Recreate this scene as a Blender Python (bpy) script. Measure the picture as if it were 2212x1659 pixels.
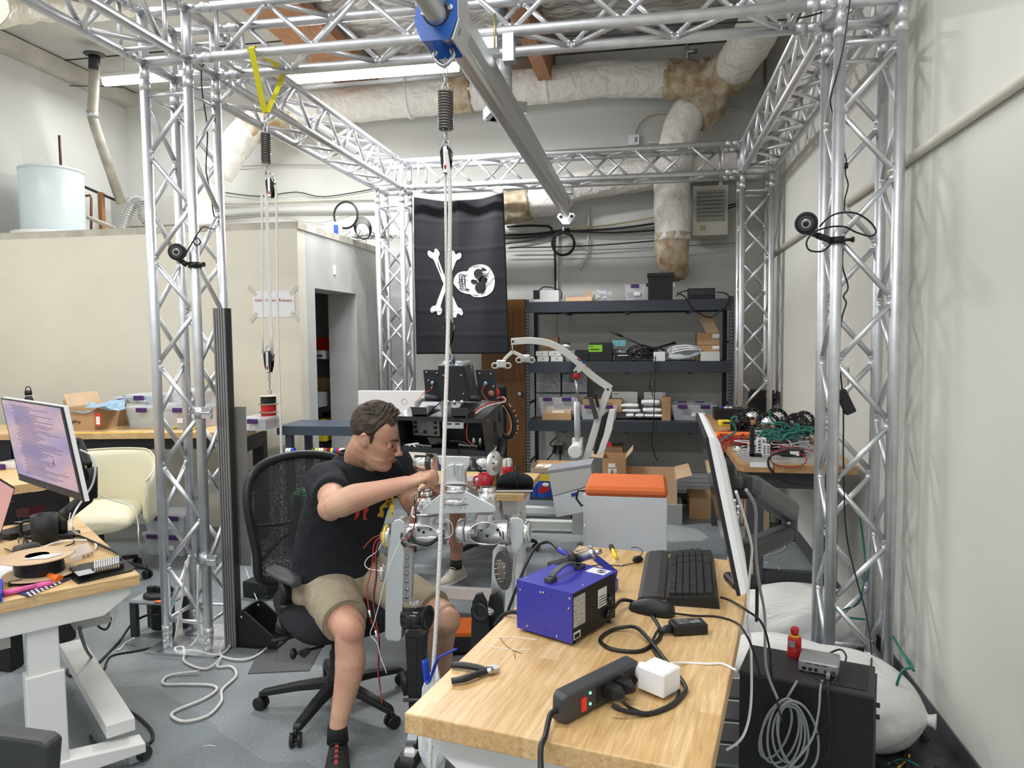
import bpy, bmesh, math, random
from mathutils import Vector, Matrix, Euler
from math import sin, cos, pi, radians as RD
random.seed(7)
for o in list(bpy.data.objects): bpy.data.objects.remove(o)
SC=bpy.context.scene; COL=SC.collection
# ---------------- camera ----------------
FPX=1584.9; YAW,PIT,ROL=.1823,-.0648,-.0096
CAM=Vector((2.481,-3.3776,1.6251))
_fw=Vector((-sin(YAW)*cos(PIT),cos(YAW)*cos(PIT),sin(PIT))); _rt=Vector((cos(YAW),sin(YAW),0)); _up=_rt.cross(_fw)
_R=cos(ROL)*_rt+sin(ROL)*_up; _U=-sin(ROL)*_rt+cos(ROL)*_up
cd=bpy.data.cameras.new('camera'); cam=bpy.data.objects.new('camera',cd); COL.objects.link(cam)
mm=Matrix((( _R.x,_U.x,-_fw.x,CAM.x),(_R.y,_U.y,-_fw.y,CAM.y),(_R.z,_U.z,-_fw.z,CAM.z),(0,0,0,1)))
cam.matrix_world=mm; cd.sensor_width=36; cd.lens=36*FPX/2212; cd.clip_start=.05; SC.camera=cam
def at(u,v,x=None,y=None,z=None):
    "point of the room seen at photo pixel (u,v) on the plane x=, y= or z="
    d=_fw+(u-1106)/FPX*_R-(v-829.5)/FPX*_U
    if z is not None: t=(z-CAM.z)/d.z
    elif y is not None: t=(y-CAM.y)/d.y
    else: t=(x-CAM.x)/d.x
    return CAM+d*t
# ---------------- world, exposure, ceiling lamps' light ----------------
SC.view_settings.view_transform='Standard'; SC.view_settings.look='None'; SC.view_settings.exposure=.38; SC.view_settings.gamma=1
wd=bpy.data.worlds.new('world'); SC.world=wd; wd.use_nodes=True
wd.node_tree.nodes['Background'].inputs[0].default_value=(.93,.97,1,1); wd.node_tree.nodes['Background'].inputs[1].default_value=.5
LAMPS=[((.95,2.55),1.5,118),((-1.9,-.3),2.4,62),((1.6,-1.6),2.4,42),((1.2,-4.6),2.4,85),((-1.9,-4.2),2.4,60),((-2.2,3.4),1.5,24)]  # beyond the first strip, these lamps are added to light the room
# ---------------- materials ----------------
MATS={}
def mat(n,c,r=.5,m=0,var=0,vs=6,bump=0,bs=40,em=0,tr=0,al=1,c2=None,stretch=None,coat=0,an=0,sheen=0,ior=1.45):
    if n in MATS: return MATS[n]
    M=bpy.data.materials.new(n); M.use_nodes=True; N=M.node_tree.nodes; L=M.node_tree.links; b=N['Principled BSDF']
    b.inputs['Base Color'].default_value=(*c,1); b.inputs['Roughness'].default_value=r; b.inputs['Metallic'].default_value=m
    b.inputs['IOR'].default_value=ior
    if coat: b.inputs['Coat Weight'].default_value=coat
    if sheen: b.inputs['Sheen Weight'].default_value=sheen
    if em: b.inputs['Emission Color'].default_value=(*c,1); b.inputs['Emission Strength'].default_value=em
    if tr: b.inputs['Transmission Weight'].default_value=tr
    if al<1: b.inputs['Alpha'].default_value=al
    tc=N.new('ShaderNodeTexCoord'); mp=N.new('ShaderNodeMapping'); L.new(tc.outputs['Object'],mp.inputs[0])
    if stretch: mp.inputs['Scale'].default_value=stretch
    if var or c2:
        t=N.new('ShaderNodeTexNoise'); t.inputs['Scale'].default_value=vs; t.inputs['Detail'].default_value=5; L.new(mp.outputs[0],t.inputs[0])
        rp=N.new('ShaderNodeValToRGB'); L.new(t.outputs[0],rp.inputs[0]); rp.color_ramp.elements[0].position=.35; rp.color_ramp.elements[1].position=.65
        a=c2 or tuple(max(0,x*(1-var)) for x in c); bb=c if c2 else tuple(min(1,x*(1+var)) for x in c)
        rp.color_ramp.elements[0].color=(*a,1); rp.color_ramp.elements[1].color=(*bb,1); L.new(rp.outputs[0],b.inputs['Base Color'])
    if bump:
        t=N.new('ShaderNodeTexNoise'); t.inputs['Scale'].default_value=bs; t.inputs['Detail'].default_value=4; L.new(mp.outputs[0],t.inputs[0])
        bp=N.new('ShaderNodeBump'); bp.inputs['Strength'].default_value=bump; bp.inputs['Distance'].default_value=.01; L.new(t.outputs[0],bp.inputs['Height']); L.new(bp.outputs[0],b.inputs['Normal'])
    MATS[n]=M; return M
def nodes(M): return M.node_tree.nodes, M.node_tree.links, M.node_tree.nodes['Principled BSDF']
def wood_block(n,c1,c2,rot=0,scale=1):
    M=mat(n,c1,.38); N,L,b=nodes(M); tc=N.new('ShaderNodeTexCoord'); mp=N.new('ShaderNodeMapping'); L.new(tc.outputs['Object'],mp.inputs[0])
    mp.inputs['Rotation'].default_value=(0,0,rot)
    br=N.new('ShaderNodeTexBrick'); L.new(mp.outputs[0],br.inputs[0]); br.inputs['Scale'].default_value=1; br.inputs['Brick Width'].default_value=.33*scale; br.inputs['Row Height'].default_value=.042*scale
    br.inputs['Mortar Size'].default_value=.0; br.offset=.37; br.inputs['Color1'].default_value=(*c1,1); br.inputs['Color2'].default_value=(*c2,1); br.inputs['Bias'].default_value=0
    m2=N.new('ShaderNodeMapping'); L.new(mp.outputs[0],m2.inputs[0]); m2.inputs['Scale'].default_value=(4,45,45)
    ns=N.new('ShaderNodeTexNoise'); ns.inputs['Scale'].default_value=2.2; ns.inputs['Detail'].default_value=8; ns.inputs['Distortion'].default_value=.8; L.new(m2.outputs[0],ns.inputs[0])
    mx=N.new('ShaderNodeMix'); mx.data_type='RGBA'; mx.blend_type='MULTIPLY'; mx.inputs[0].default_value=.75
    rp=N.new('ShaderNodeValToRGB'); L.new(ns.outputs[0],rp.inputs[0]); rp.color_ramp.elements[0].position=.3; rp.color_ramp.elements[0].color=(.66,.52,.4,1); rp.color_ramp.elements[1].position=.68; rp.color_ramp.elements[1].color=(1,1,1,1)
    L.new(br.outputs[0],mx.inputs[6]); L.new(rp.outputs[0],mx.inputs[7]); L.new(mx.outputs[2],b.inputs['Base Color'])
    return M
ALU=mat('aluminium_tube',(.70,.71,.73),.46,.95,var=.07,vs=14,bump=.05,bs=90)
ALUM=mat('machined_aluminium',(.9,.9,.9),.22,1,var=.05,vs=20)
ALUS=mat('satin_aluminium',(.86,.86,.86),.4,1,bump=.03,bs=200)
STEEL=mat('steel',(.55,.55,.55),.3,1)
ZINC=mat('galvanised_steel',(.62,.65,.68),.38,1,var=.12,vs=25)
DARKST=mat('dark_spring_steel',(.16,.15,.14),.35,.8)
BLK=mat('black_plastic',(.014,.014,.016),.42)
BLKS=mat('black_gloss',(.008,.008,.01),.2,coat=.4)
BLKM=mat('black_powder_coat',(.012,.012,.013),.5,bump=.1,bs=300)
BLKF=mat('black_fabric',(.012,.013,.016),.95,bump=.25,bs=250)
GRYD=mat('dark_grey_plastic',(.05,.052,.056),.45)
GRY=mat('grey_plastic',(.3,.31,.33),.45)
WHT=mat('white_paint',(.8,.8,.78),.4)
WHTP=mat('white_plastic',(.86,.86,.86),.35)
PAPER=mat('paper',(.82,.83,.86),.8)
ROPE=mat('white_rope',(.8,.78,.74),.9,bump=.6,bs=180)
RED=mat('red_plastic',(.55,.02,.02),.35)
REDW=mat('red_wire',(.45,.05,.04),.5)
ORG=mat('orange_plastic',(.9,.2,.03),.5)
YEL=mat('yellow_plastic',(.85,.62,.04),.45)
GRN=mat('green_wire',(.02,.17,.13),.45)
BLU=mat('blue_plastic',(.02,.06,.5),.35)
CARD=mat('cardboard',(.47,.29,.15),.85,var=.06,vs=5,bump=.05,bs=30)
CARDL=mat('cardboard_light',(.6,.42,.26),.85,var=.05)
PURP=mat('purple_plastic',(.07,.02,.14),.35)
CLR=mat('clear_plastic',(.85,.88,.92),.18,al=.3,ior=1.3)
CLRB=mat('frosted_plastic',(.78,.82,.86),.35,al=.38)
SHELFM=mat('charcoal_steel',(.035,.042,.055),.5)
SKIN=mat('skin',(.64,.38,.26),.5,c2=(.55,.28,.19),vs=9,bump=.06,bs=120)
# ---------------- mesh builder ----------------
WM={}
def frame(d,up=Vector((0,0,1))):
    d=Vector(d).normalized(); x=up.cross(d)
    if x.length<1e-4: x=Vector((1,0,0)).cross(d)
    x.normalize(); return x, d.cross(x), d
def smoothpts(P,n=6,closed=False):
    P=[Vector(p) for p in P]
    if len(P)<3: return P
    o=[]; m=len(P)
    for i in range(m if closed else m-1):
        if closed: a,b,c,d=P[i-1],P[i],P[(i+1)%m],P[(i+2)%m]
        else: a,b,c,d=P[max(i-1,0)],P[i],P[i+1],P[min(i+2,m-1)]
        for k in range(n):
            t=k/n; o.append(.5*((2*b)+(c-a)*t+(2*a-5*b+4*c-d)*t*t+(3*b-a-3*c+d)*t**3))
    if not closed: o.append(P[-1])
    return o
class MB:
    def __init__(s): s.v=[]; s.f=[]; s.sm=[]; s.mi=[]; s.m=0
    def add(s,v,f,sm=False):
        k=len(s.v); s.v+= [Vector(p) for p in v]; s.f+=[[i+k for i in q] for q in f]; s.sm+=[sm]*len(f); s.mi+=[s.m]*len(f); return s
    def box(s,c,d,rz=0,R=None,bev=0):
        c=Vector(c); M=(R.to_3x3() if R else Matrix.Rotation(rz,3,'Z')); hx,hy,hz=[t/2 for t in d]
        if bev:
            b=min(bev,hx*.9,hy*.9,hz*.9); v=[]; ids={}
            for sx in(-1,1):
                for sy in(-1,1):
                    for sz in(-1,1):
                        for k in range(3):
                            p=[sx*(hx-b),sy*(hy-b),sz*(hz-b)]; p[k]=(sx,sy,sz)[k]*(hx,hy,hz)[k]; ids[(sx,sy,sz,k)]=len(v); v.append(c+M@Vector(p))
            f=[]
            def q(l): 
                pts=[v[i] for i in l]; n=(pts[1]-pts[0]).cross(pts[2]-pts[0]); m=sum(pts,Vector())/len(pts)-c
                f.append(l if n.dot(m)>0 else l[::-1])
            for k in range(3):
                a,bx=[t for t in range(3) if t!=k]
                for sg in(-1,1):
                    l=[]
                    for sa,sb in((-1,-1),(1,-1),(1,1),(-1,1)):
                        t=[0,0,0]; t[k]=sg; t[a]=sa; t[bx]=sb; l.append(ids[(*t,k)])
                    q(l)
                for sa in(-1,1):
                    for sb in(-1,1):
                        l=[]
                        for sg,kk in((-1,a),(-1,bx),(1,bx),(1,a)):
                            t=[0,0,0]; t[k]=sg; t[a]=sa; t[bx]=sb; l.append(ids[(*t,kk)])
                        q(l)
            for sx in(-1,1):
                for sy in(-1,1):
                    for sz in(-1,1): q([ids[(sx,sy,sz,k)] for k in range(3)])
            return s.add(v,f)
        v=[c+M@Vector((x,y,z)) for x in(-hx,hx) for y in(-hy,hy) for z in(-hz,hz)]
        return s.add(v,[(0,1,3,2),(4,6,7,5),(0,4,5,1),(2,3,7,6),(0,2,6,4),(1,5,7,3)])
    def rod(s,a,b,r,r2=None,n=12,cap=True):
        a=Vector(a); b=Vector(b); r2=r if r2 is None else r2; x,y,d=frame(b-a); v=[]
        for p,rr in((a,r),(b,r2)):
            for i in range(n): t=2*pi*i/n; v.append(p+(x*cos(t)+y*sin(t))*rr)
        s.add(v,[(i,(i+1)%n,n+(i+1)%n,n+i) for i in range(n)],True)
        if cap: s.add(v[:n],[list(range(n))[::-1]]); s.add(v[n:],[list(range(n))])
        return s
    def tube(s,P,r,n=8,sm=0,closed=False,flat=1):
        P=smoothpts(P,sm,closed) if sm else [Vector(p) for p in P]; m=len(P); v=[]; up=None
        rr=r if isinstance(r,(list,tuple)) else None
        for i,p in enumerate(P):
            d=(P[(i+1)%m]-P[i-1]) if closed else P[min(i+1,m-1)]-P[max(i-1,0)]
            if d.length<1e-9: d=Vector((0,0,1))
            d.normalize()
            if up is None: x,y,_=frame(d)
            else:
                x=up-d*up.dot(d)
                if x.length<1e-6: x,_,_=frame(d)
                x.normalize(); y=d.cross(x)
            up=x; q=rr[min(int(i*(len(rr)-1)/max(m-1,1)+.5),len(rr)-1)] if rr else r
            if rr and len(rr)>1:
                t=i*(len(rr)-1)/max(m-1,1); k=min(int(t),len(rr)-2); q=rr[k]+(rr[k+1]-rr[k])*(t-k)
            for j in range(n): t=2*pi*j/n; v.append(p+(x*cos(t)+y*sin(t)*flat)*q)
        f=[]
        for i in range(m if closed else m-1):
            k=(i+1)%m
            for j in range(n): f.append((i*n+j,i*n+(j+1)%n,k*n+(j+1)%n,k*n+j))
        s.add(v,f,True)
        if not closed: s.add(v[:n],[list(range(n))[::-1]]); s.add(v[-n:],[list(range(n))])
        return s
    def lathe(s,prof,c,ax=(0,0,1),n=24,up=Vector((0,0,1)),sm=True):
        c=Vector(c); x,y,d=frame(Vector(ax),up) if abs(Vector(ax).normalized().z)<.99 else (Vector((1,0,0)),Vector((0,1,0)),Vector(ax).normalized()); v=[]
        for r,h in prof:
            for i in range(n): t=2*pi*i/n; v.append(c+(x*cos(t)+y*sin(t))*r+d*h)
        f=[]
        for k in range(len(prof)-1):
            for i in range(n): f.append((k*n+i,k*n+(i+1)%n,(k+1)*n+(i+1)%n,(k+1)*n+i))
        s.add(v,f,sm); 
        if prof[0][0]>1e-5: s.add(v[:n],[list(range(n))[::-1]])
        if prof[-1][0]>1e-5: s.add(v[-n:],[list(range(n))])
        return s
    def prism(s,P,off,hole=None):
        "polygon of 3-D points extruded by off"
        P=[Vector(p) for p in P]; off=Vector(off); n=len(P); v=P+[p+off for p in P]
        nr=Vector()
        for i in range(n): nr+=P[i].cross(P[(i+1)%n])
        fl=nr.dot(off)>0
        a=list(range(n)); b=list(range(n,2*n))
        f=[a[::-1] if fl else a, b if fl else b[::-1]]
        for i in range(n):
            q=(i,(i+1)%n,n+(i+1)%n,n+i); f.append(q if fl else q[::-1])
        return s.add(v,f)
    def ring(s,P,Q,off):
        "polygon P with the same-length hole Q, extruded"
        P=[Vector(p) for p in P]; Q=[Vector(p) for p in Q]; off=Vector(off); n=len(P); v=P+Q+[p+off for p in P]+[p+off for p in Q]; f=[]
        for i in range(n):
            j=(i+1)%n; f+=[(i,j,n+j,n+i),(2*n+i,3*n+i,3*n+j,2*n+j),(i,2*n+i,2*n+j,j),(n+i,n+j,3*n+j,3*n+i)]
        return s.add(v,f)
    def ell(s,c,r,n=16,m=10,R=None):
        c=Vector(c); R=R.to_3x3() if R else Matrix.Identity(3); v=[]; f=[]
        for i in range(1,m):
            a=pi*i/m
            for j in range(n): t=2*pi*j/n; v.append(c+R@Vector((r[0]*sin(a)*cos(t),r[1]*sin(a)*sin(t),r[2]*cos(a))))
        v+= [c+R@Vector((0,0,r[2])),c+R@Vector((0,0,-r[2]))]; T=len(v)-2
        for j in range(n):
            f.append((T,j,(j+1)%n)); f.append((T+1,(m-2)*n+(j+1)%n,(m-2)*n+j))
            for i in range(m-2): f.append((i*n+j,(i+1)*n+j,(i+1)*n+(j+1)%n,i*n+(j+1)%n))
        return s.add(v,f,True)
    def loft(s,R,cap=True,sm=True,closed=True):
        "rings of equal length joined by quads"
        n=len(R[0]); v=[p for r in R for p in r]; f=[]
        for k in range(len(R)-1):
            for i in range(n if closed else n-1): f.append((k*n+i,k*n+(i+1)%n,(k+1)*n+(i+1)%n,(k+1)*n+i))
        s.add(v,f,sm)
        if cap: s.add(R[0],[list(range(n))[::-1]]); s.add(R[-1],[list(range(n))])
        return s
    def grid(s,P,sm=True,th=0):
        a=len(P); b=len(P[0]); v=[p for r in P for p in r]
        s.add(v,[(i*b+j,i*b+j+1,(i+1)*b+j+1,(i+1)*b+j) for i in range(a-1) for j in range(b-1)],sm); return s
    def build(s,name,ms,parent=None,org=None,sub=0,th=0,bev=0,fix=True):
        if not isinstance(ms,(list,tuple)): ms=[ms]
        vs=[v.copy() for v in s.v]
        if parent is not None:
            W=WM[parent.name]; I=W.inverted(); vs=[I@v for v in vs]; L=Matrix.Identity(4); WM_=W
        else:
            if org is None:
                xs=[v.x for v in vs]; ys=[v.y for v in vs]; zs=[v.z for v in vs]; org=Vector(((min(xs)+max(xs))/2,(min(ys)+max(ys))/2,min(zs)))
            org=Vector(org); L=Matrix.Translation(org); vs=[v-org for v in vs]; WM_=L
        me=bpy.data.meshes.new(name); me.from_pydata([tuple(v) for v in vs],[],s.f)
        for i,p in enumerate(me.polygons): p.use_smooth=s.sm[i]; p.material_index=min(s.mi[i],len(ms)-1)
        for m in ms: me.materials.append(m)
        if fix:
            b=bmesh.new(); b.from_mesh(me); bmesh.ops.remove_doubles(b,verts=b.verts,dist=1e-6); bmesh.ops.recalc_face_normals(b,faces=b.faces); b.to_mesh(me); b.free()
        o=bpy.data.objects.new(name,me); COL.objects.link(o)
        if parent is not None: o.parent=parent
        else: o.location=org
        WM[o.name]=WM_.copy()
        if th: md=o.modifiers.new('s','SOLIDIFY'); md.thickness=th; md.offset=0
        if bev: md=o.modifiers.new('b','BEVEL'); md.width=bev; md.segments=2; md.limit_method='ANGLE'
        if sub: md=o.modifiers.new('u','SUBSURF'); md.levels=sub; md.render_levels=sub
        return o
def tag(o,label,cat,group=None,kind=None):
    if label: o['label']=label
    if cat: o['category']=cat
    if group: o['group']=group
    if kind: o['kind']=kind
    return o
def thing(name,label,cat,loc=(0,0,0),rz=0,group=None):
    o=bpy.data.objects.new(name,None); COL.objects.link(o); o.empty_display_size=.05; o.location=loc; o.rotation_euler=(0,0,rz)
    WM[o.name]=Matrix.Translation(Vector(loc))@Matrix.Rotation(rz,4,'Z'); return tag(o,label,cat,group)
def copy_tree(o,parent=None):
    c=o.copy(); COL.objects.link(c); c.parent=parent; WM[c.name]=WM[o.name].copy()
    for ch in [x for x in bpy.data.objects if x.parent==o]: copy_tree(ch,c)
    return c
def struct(name,mb,m,parent=None,**k):
    o=mb.build(name,m,parent,**k)
    if parent is None: o['kind']='structure'
    return o
def text(s,p,R,size,m,name,parent,ext=.0004,al='CENTER'):
    "lettering as a mesh part: R gives the reading direction and facing"
    cu=bpy.data.curves.new(name,'FONT'); cu.body=s; cu.size=size; cu.extrude=ext; cu.align_x=al; cu.align_y='CENTER'; cu.resolution_u=2
    t=bpy.data.objects.new(name,cu); COL.objects.link(t); dg=bpy.context.evaluated_depsgraph_get()
    me=bpy.data.meshes.new_from_object(t.evaluated_get(dg)); bpy.data.objects.remove(t)
    W=Matrix.Translation(Vector(p))@R.to_4x4(); I=WM[parent.name].inverted() if parent else Matrix.Identity(4)
    me.transform(I@W); me.materials.clear(); me.materials.append(m); o=bpy.data.objects.new(name,me); COL.objects.link(o)
    if parent: o.parent=parent
    WM[o.name]=WM[parent.name].copy() if parent else Matrix.Identity(4)
    return o
def face(x,n):
    "rotation with local x=reading direction, z=outward normal"
    x=Vector(x).normalized(); n=Vector(n).normalized(); y=n.cross(x); return Matrix(((x.x,y.x,n.x),(x.y,y.y,n.y),(x.z,y.z,n.z)))
def circ(c,r,ax,n=20,r2=None):
    x,y,_=frame(Vector(ax)); r2=r2 or r; return [Vector(c)+x*cos(2*pi*i/n)*r+y*sin(2*pi*i/n)*r2 for i in range(n)]
# ---------------- room ----------------
XR=3.63; YB=4.45; XL=-3.53; ZC=4.5; PX=-.36; PY=2.32; PH=2.53; YF=-7.0
fm=mat('floor_epoxy',(.33,.36,.37),.42); N,L,b=nodes(fm)
tc=N.new('ShaderNodeTexCoord'); mp=N.new('ShaderNodeMapping'); mp.inputs['Rotation'].default_value=(0,0,.5); L.new(tc.outputs['Object'],mp.inputs[0])
vo=N.new('ShaderNodeTexVoronoi'); vo.distance='CHEBYCHEV'; vo.inputs['Scale'].default_value=.75; L.new(mp.outputs[0],vo.inputs[0])
bw=N.new('ShaderNodeRGBToBW'); L.new(vo.outputs['Color'],bw.inputs[0])
rp=N.new('ShaderNodeValToRGB'); rp.color_ramp.interpolation='CONSTANT'; L.new(bw.outputs[0],rp.inputs[0]); e=rp.color_ramp.elements
e[0].color=(.20,.225,.235,1); e[1].position=.42; e[1].color=(.245,.27,.28,1); k=e.new(.62); k.color=(.33,.37,.36,1)
ns=N.new('ShaderNodeTexNoise'); ns.inputs['Scale'].default_value=120; ns.inputs['Detail'].default_value=2; L.new(tc.outputs['Object'],ns.inputs[0])
r1=N.new('ShaderNodeValToRGB'); L.new(ns.outputs[0],r1.inputs[0]); q=r1.color_ramp.elements; q[0].position=.33; q[0].color=(.42,.42,.42,1); q[1].position=.37; q[1].color=(1,1,1,1); k=q.new(.655); k.color=(1,1,1,1); k=q.new(.68); k.color=(1.7,1.7,1.7,1)
n2=N.new('ShaderNodeTexNoise'); n2.inputs['Scale'].default_value=2.5; n2.inputs['Detail'].default_value=8; L.new(tc.outputs['Object'],n2.inputs[0])
r2=N.new('ShaderNodeValToRGB'); L.new(n2.outputs[0],r2.inputs[0]); r2.color_ramp.elements[0].position=.35; r2.color_ramp.elements[0].color=(.85,.85,.85,1); r2.color_ramp.elements[1].position=.6; r2.color_ramp.elements[1].color=(1.08,1.08,1.08,1)
m1=N.new('ShaderNodeMix'); m1.data_type='RGBA'; m1.blend_type='MULTIPLY'; m1.inputs[0].default_value=.9; L.new(rp.outputs[0],m1.inputs[6]); L.new(r1.outputs[0],m1.inputs[7])
m2=N.new('ShaderNodeMix'); m2.data_type='RGBA'; m2.blend_type='MULTIPLY'; m2.inputs[0].default_value=1; L.new(m1.outputs[2],m2.inputs[6]); L.new(r2.outputs[0],m2.inputs[7]); L.new(m2.outputs[2],b.inputs['Base Color'])
struct('floor',MB().box(((XR+XL-.6)/2,(YB+YF)/2,-.05),(XR-XL+1.6,YB-YF+1,.1)),fm)
wallm=mat('wall_white',(.62,.62,.59),.85,var=.04,vs=1.5,bump=.12,bs=6)
wallr=mat('wall_cream',(.68,.675,.62),.75,var=.03,vs=1.2,bump=.1,bs=5)
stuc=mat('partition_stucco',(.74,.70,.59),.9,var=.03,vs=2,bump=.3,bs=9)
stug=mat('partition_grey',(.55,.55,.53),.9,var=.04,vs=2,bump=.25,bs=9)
struct('wall_back',MB().box(((XR+XL)/2,YB+.06,2.4),(XR-XL+.5,.12,4.8)),wallm)
struct('wall_right',MB().box((XR+.06,(YB+YF)/2,2.4),(.12,YB-YF,4.8)),wallr)
struct('wall_left',MB().box((XL-.06,(YB+YF)/2,2.4),(.12,YB-YF,4.8)),wallm)
trimd=mat('baseboard_rubber',(.07,.075,.08),.5)
struct('baseboard_right',MB().box((XR-.004,(YB+YF)/2,.055),(.008,YB-YF,.11)),trimd)
struct('baseboard_back',MB().box((1.6,YB-.004,.05),(4,.008,.1)),trimd)
# ceiling: grey boards on the left, foil faced quilt on the right
foil=mat('foil_insulation',(.62,.61,.59),.3,.45,var=.25,vs=2.5,bump=1.0,bs=2.2,stretch=(1,2.2,1)); nodes(foil)[0]['Bump'].inputs['Distance'].default_value=.12
cb=mat('ceiling_board',(.50,.49,.46),.9,var=.1,vs=1.5)
c=MB(); c.box(((XL-.4)/2-.2,(YB+YF)/2,ZC+.05),(-XL+.0,YB-YF,.1)); struct('ceiling',c,cb)
c=MB(); n=60; m=40; G_=[[Vector((-.4+4.2*i/m,YF+(YB-YF)*j/n,ZC+.03+.05*sin(3*i*.7+sin(j*.9))*cos(j*.55)+.02*random.random())) for j in range(n+1)] for i in range(m+1)]
c.grid(G_); struct('ceiling.001',c,foil)
dk=mat('gap_dark',(.02,.018,.015),.9)
jb=MB()
for y in(-2.6,-1.4,-.2,1.0,2.2,3.4): jb.box((-1.9,y,ZC-.003),(3.0,.014,.008))
struct('trim_1',jb,dk)
wb=mat('roof_timber',(.42,.21,.10),.7,c2=(.28,.13,.06),vs=8,stretch=(8,1,8))
struct('trim_2',MB().box((1.48,(YB+YF)/2,ZC-.16),(.13,YB-YF,.38)),wb)
struct('trim_3',MB().box((-.55,(YB+YF)/2,ZC-.12),(.5,YB-YF,.1)),wb)
struct('trim_4',MB().box((XL+.09,(YB+YF)/2,ZC-.09),(.14,YB-YF,.14)),mat('edge_board',(.5,.47,.42),.85,var=.12,vs=4))
struct('trim_5',MB().box((1.6,YB-.04,ZC-.2),(4.0,.1,.42)),wallm)
# partition room with a doorway
pm=MB(); th=.14; y1=at(682,700,x=PX).y; y2=at(771,700,x=PX).y; dh=2.06
pm.box(((XL+PX)/2,PY+th/2,PH/2),(PX-XL,th,PH)); struct('wall_partition_front',pm,stuc)
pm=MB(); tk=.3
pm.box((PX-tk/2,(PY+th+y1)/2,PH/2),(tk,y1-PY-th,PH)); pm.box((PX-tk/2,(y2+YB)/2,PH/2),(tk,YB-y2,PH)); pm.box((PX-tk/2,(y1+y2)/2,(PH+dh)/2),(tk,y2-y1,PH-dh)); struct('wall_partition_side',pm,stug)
struct('ceiling_partition',MB().box(((XL+PX)/2,(PY+YB)/2,PH+.03),(PX-XL+.02,YB-PY,.06)),mat('partition_lid',(.5,.47,.4),.9,var=.15))
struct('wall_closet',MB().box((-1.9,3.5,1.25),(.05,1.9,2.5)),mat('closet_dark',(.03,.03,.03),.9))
# wooden door in the back wall
d=at(1136,650,y=YB-.03); dx0=at(1040,650,y=YB-.03).x
doorm=mat('door_oak',(.25,.115,.035),.45,c2=(.19,.08,.022),vs=4,stretch=(14,14,1))
dm=MB().box(((dx0+d.x)/2,YB-.025,1.01),(d.x-dx0,.05,2.02)); DR=struct('door_1',dm,doorm)
k=at(1124,851,y=YB-.07); kb=MB().lathe([(.03,0),(.03,.01),(.012,.02),(.012,.035),(.028,.045),(.028,.06),(.015,.068),(0,.068)],(k.x,YB-.05,k.z),(0,-1,0)); kb.build('door_knob',STEEL,DR)
# ---------------- ceiling strip lamps ----------------
lampm=mat('lamp_tube',(1,1,1),.4,em=7); N,L,b=nodes(lampm)
for i,((x,y),ln,pw) in enumerate(LAMPS):
    z=at(800,157,y=y).z if i==0 else ZC-.25
    if i==0: x=at(800,157,y=y).x
    t=thing('strip_lamp',['long white ceiling strip lamp glowing above the left truss beam','added unseen ceiling strip lamp above the left part of the room','added unseen ceiling strip lamp above the workbench in front','added unseen ceiling strip lamp behind the viewer','added unseen ceiling strip lamp behind the left desk','added ceiling strip lamp above the partition roof'][i],'lamp',(x,y,z),0,'ceiling strip lamps')
    MB().box((x,y,z+.045),(ln+.04,.12,.05),bev=.01).build('housing',WHT,t)
    dd=MB().tube([(x-ln/2,y,z),(x+ln/2,y,z)],.045,12).build('diffuser',lampm,t)
    if z<ZC-.1:
        for s in(-1,1): MB().rod((x+s*ln*.35,y,z+.07),(x+s*ln*.35,y,ZC+.02),.003,n=6).build('hanger',STEEL,t)
    la=bpy.data.lights.new('lamp_light','AREA'); la.shape='RECTANGLE'; la.size=ln; la.size_y=.1; la.energy=pw; la.color=(.97,.985,1); lo=bpy.data.objects.new('lamp_light',la); COL.objects.link(lo); lo.parent=t; lo.location=(0,0,-.06)
# ---------------- truss ----------------
S=.24; W=3.279; D=3.228; H=3.01
TR=thing('truss_frame','large square frame of silver aluminium box truss on four columns','truss frame',(W/2,D/2,0))
def seg(name,a,d,ln,ux,uy,flip=0,e0=.09,e1=.09,n=None,fc=None):
    "box truss from corner node a along d; ux,uy give the square section"
    a=Vector(a); d=Vector(d); ux=Vector(ux)*S; uy=Vector(uy)*S
    root=MB(); rings=[]
    C4=[a,a+ux,a+ux+uy,a+uy]
    first=None
    par=bpy.data.objects.new(name,None); COL.objects.link(par); par.parent=TR; WM[par.name]=WM[TR.name].copy()
    par.empty_display_size=.05
    for c in C4:
        m=MB().rod(c+d*e0,c+d*(ln-e1),.0245,n=16)
        for s,t in((e0,1),(ln-e1,-1)):
            p=c+d*s; m.rod(p+d*(t*.002),p+d*(t*.05),.0258,n=16); m.rod(p-d*(t*.07),p+d*(t*.002),.022,n=14)
            m.rod(p-d*(t*.03)-frame(d)[0]*.034,p-d*(t*.03)+frame(d)[0]*.034,.006,n=8)
        m.build('chord',ALU,par)
    n=n or max(2,round((ln-e0-e1-.16)/.235)); p0=e0+.1; st=(ln-e0-e1-.2)/n
    for k in range(4):
        A=C4[k]; B=C4[(k+1)%4]; dd=(B-A).normalized(); m=MB(); fl=(k+flip)%2 if fc is None else fc
        for i in range(n):
            s0=p0+i*st+.016; s1=p0+(i+1)*st-.016
            P,Q=(A,B) if (i+fl)%2==0 else (B,A)
            q=1 if (i+fl)%2==0 else -1
            m.rod(P+dd*q*.02+d*s0,Q-dd*q*.02+d*s1,.0122,n=10)
            for p_ in (P+dd*q*.024+d*s0,Q-dd*q*.024+d*s1): m.ell(p_,(.0135,.0135,.0135),8,6)
        for s_ in(e0+.075,ln-e1-.075): m.rod(A+dd*.02+d*s_,B-dd*.02+d*s_,.0105,n=10)
        m.build('lacing',ALU,par)
    return par
X_,Y_,Z_=Vector((1,0,0)),Vector((0,1,0)),Vector((0,0,1))
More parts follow.
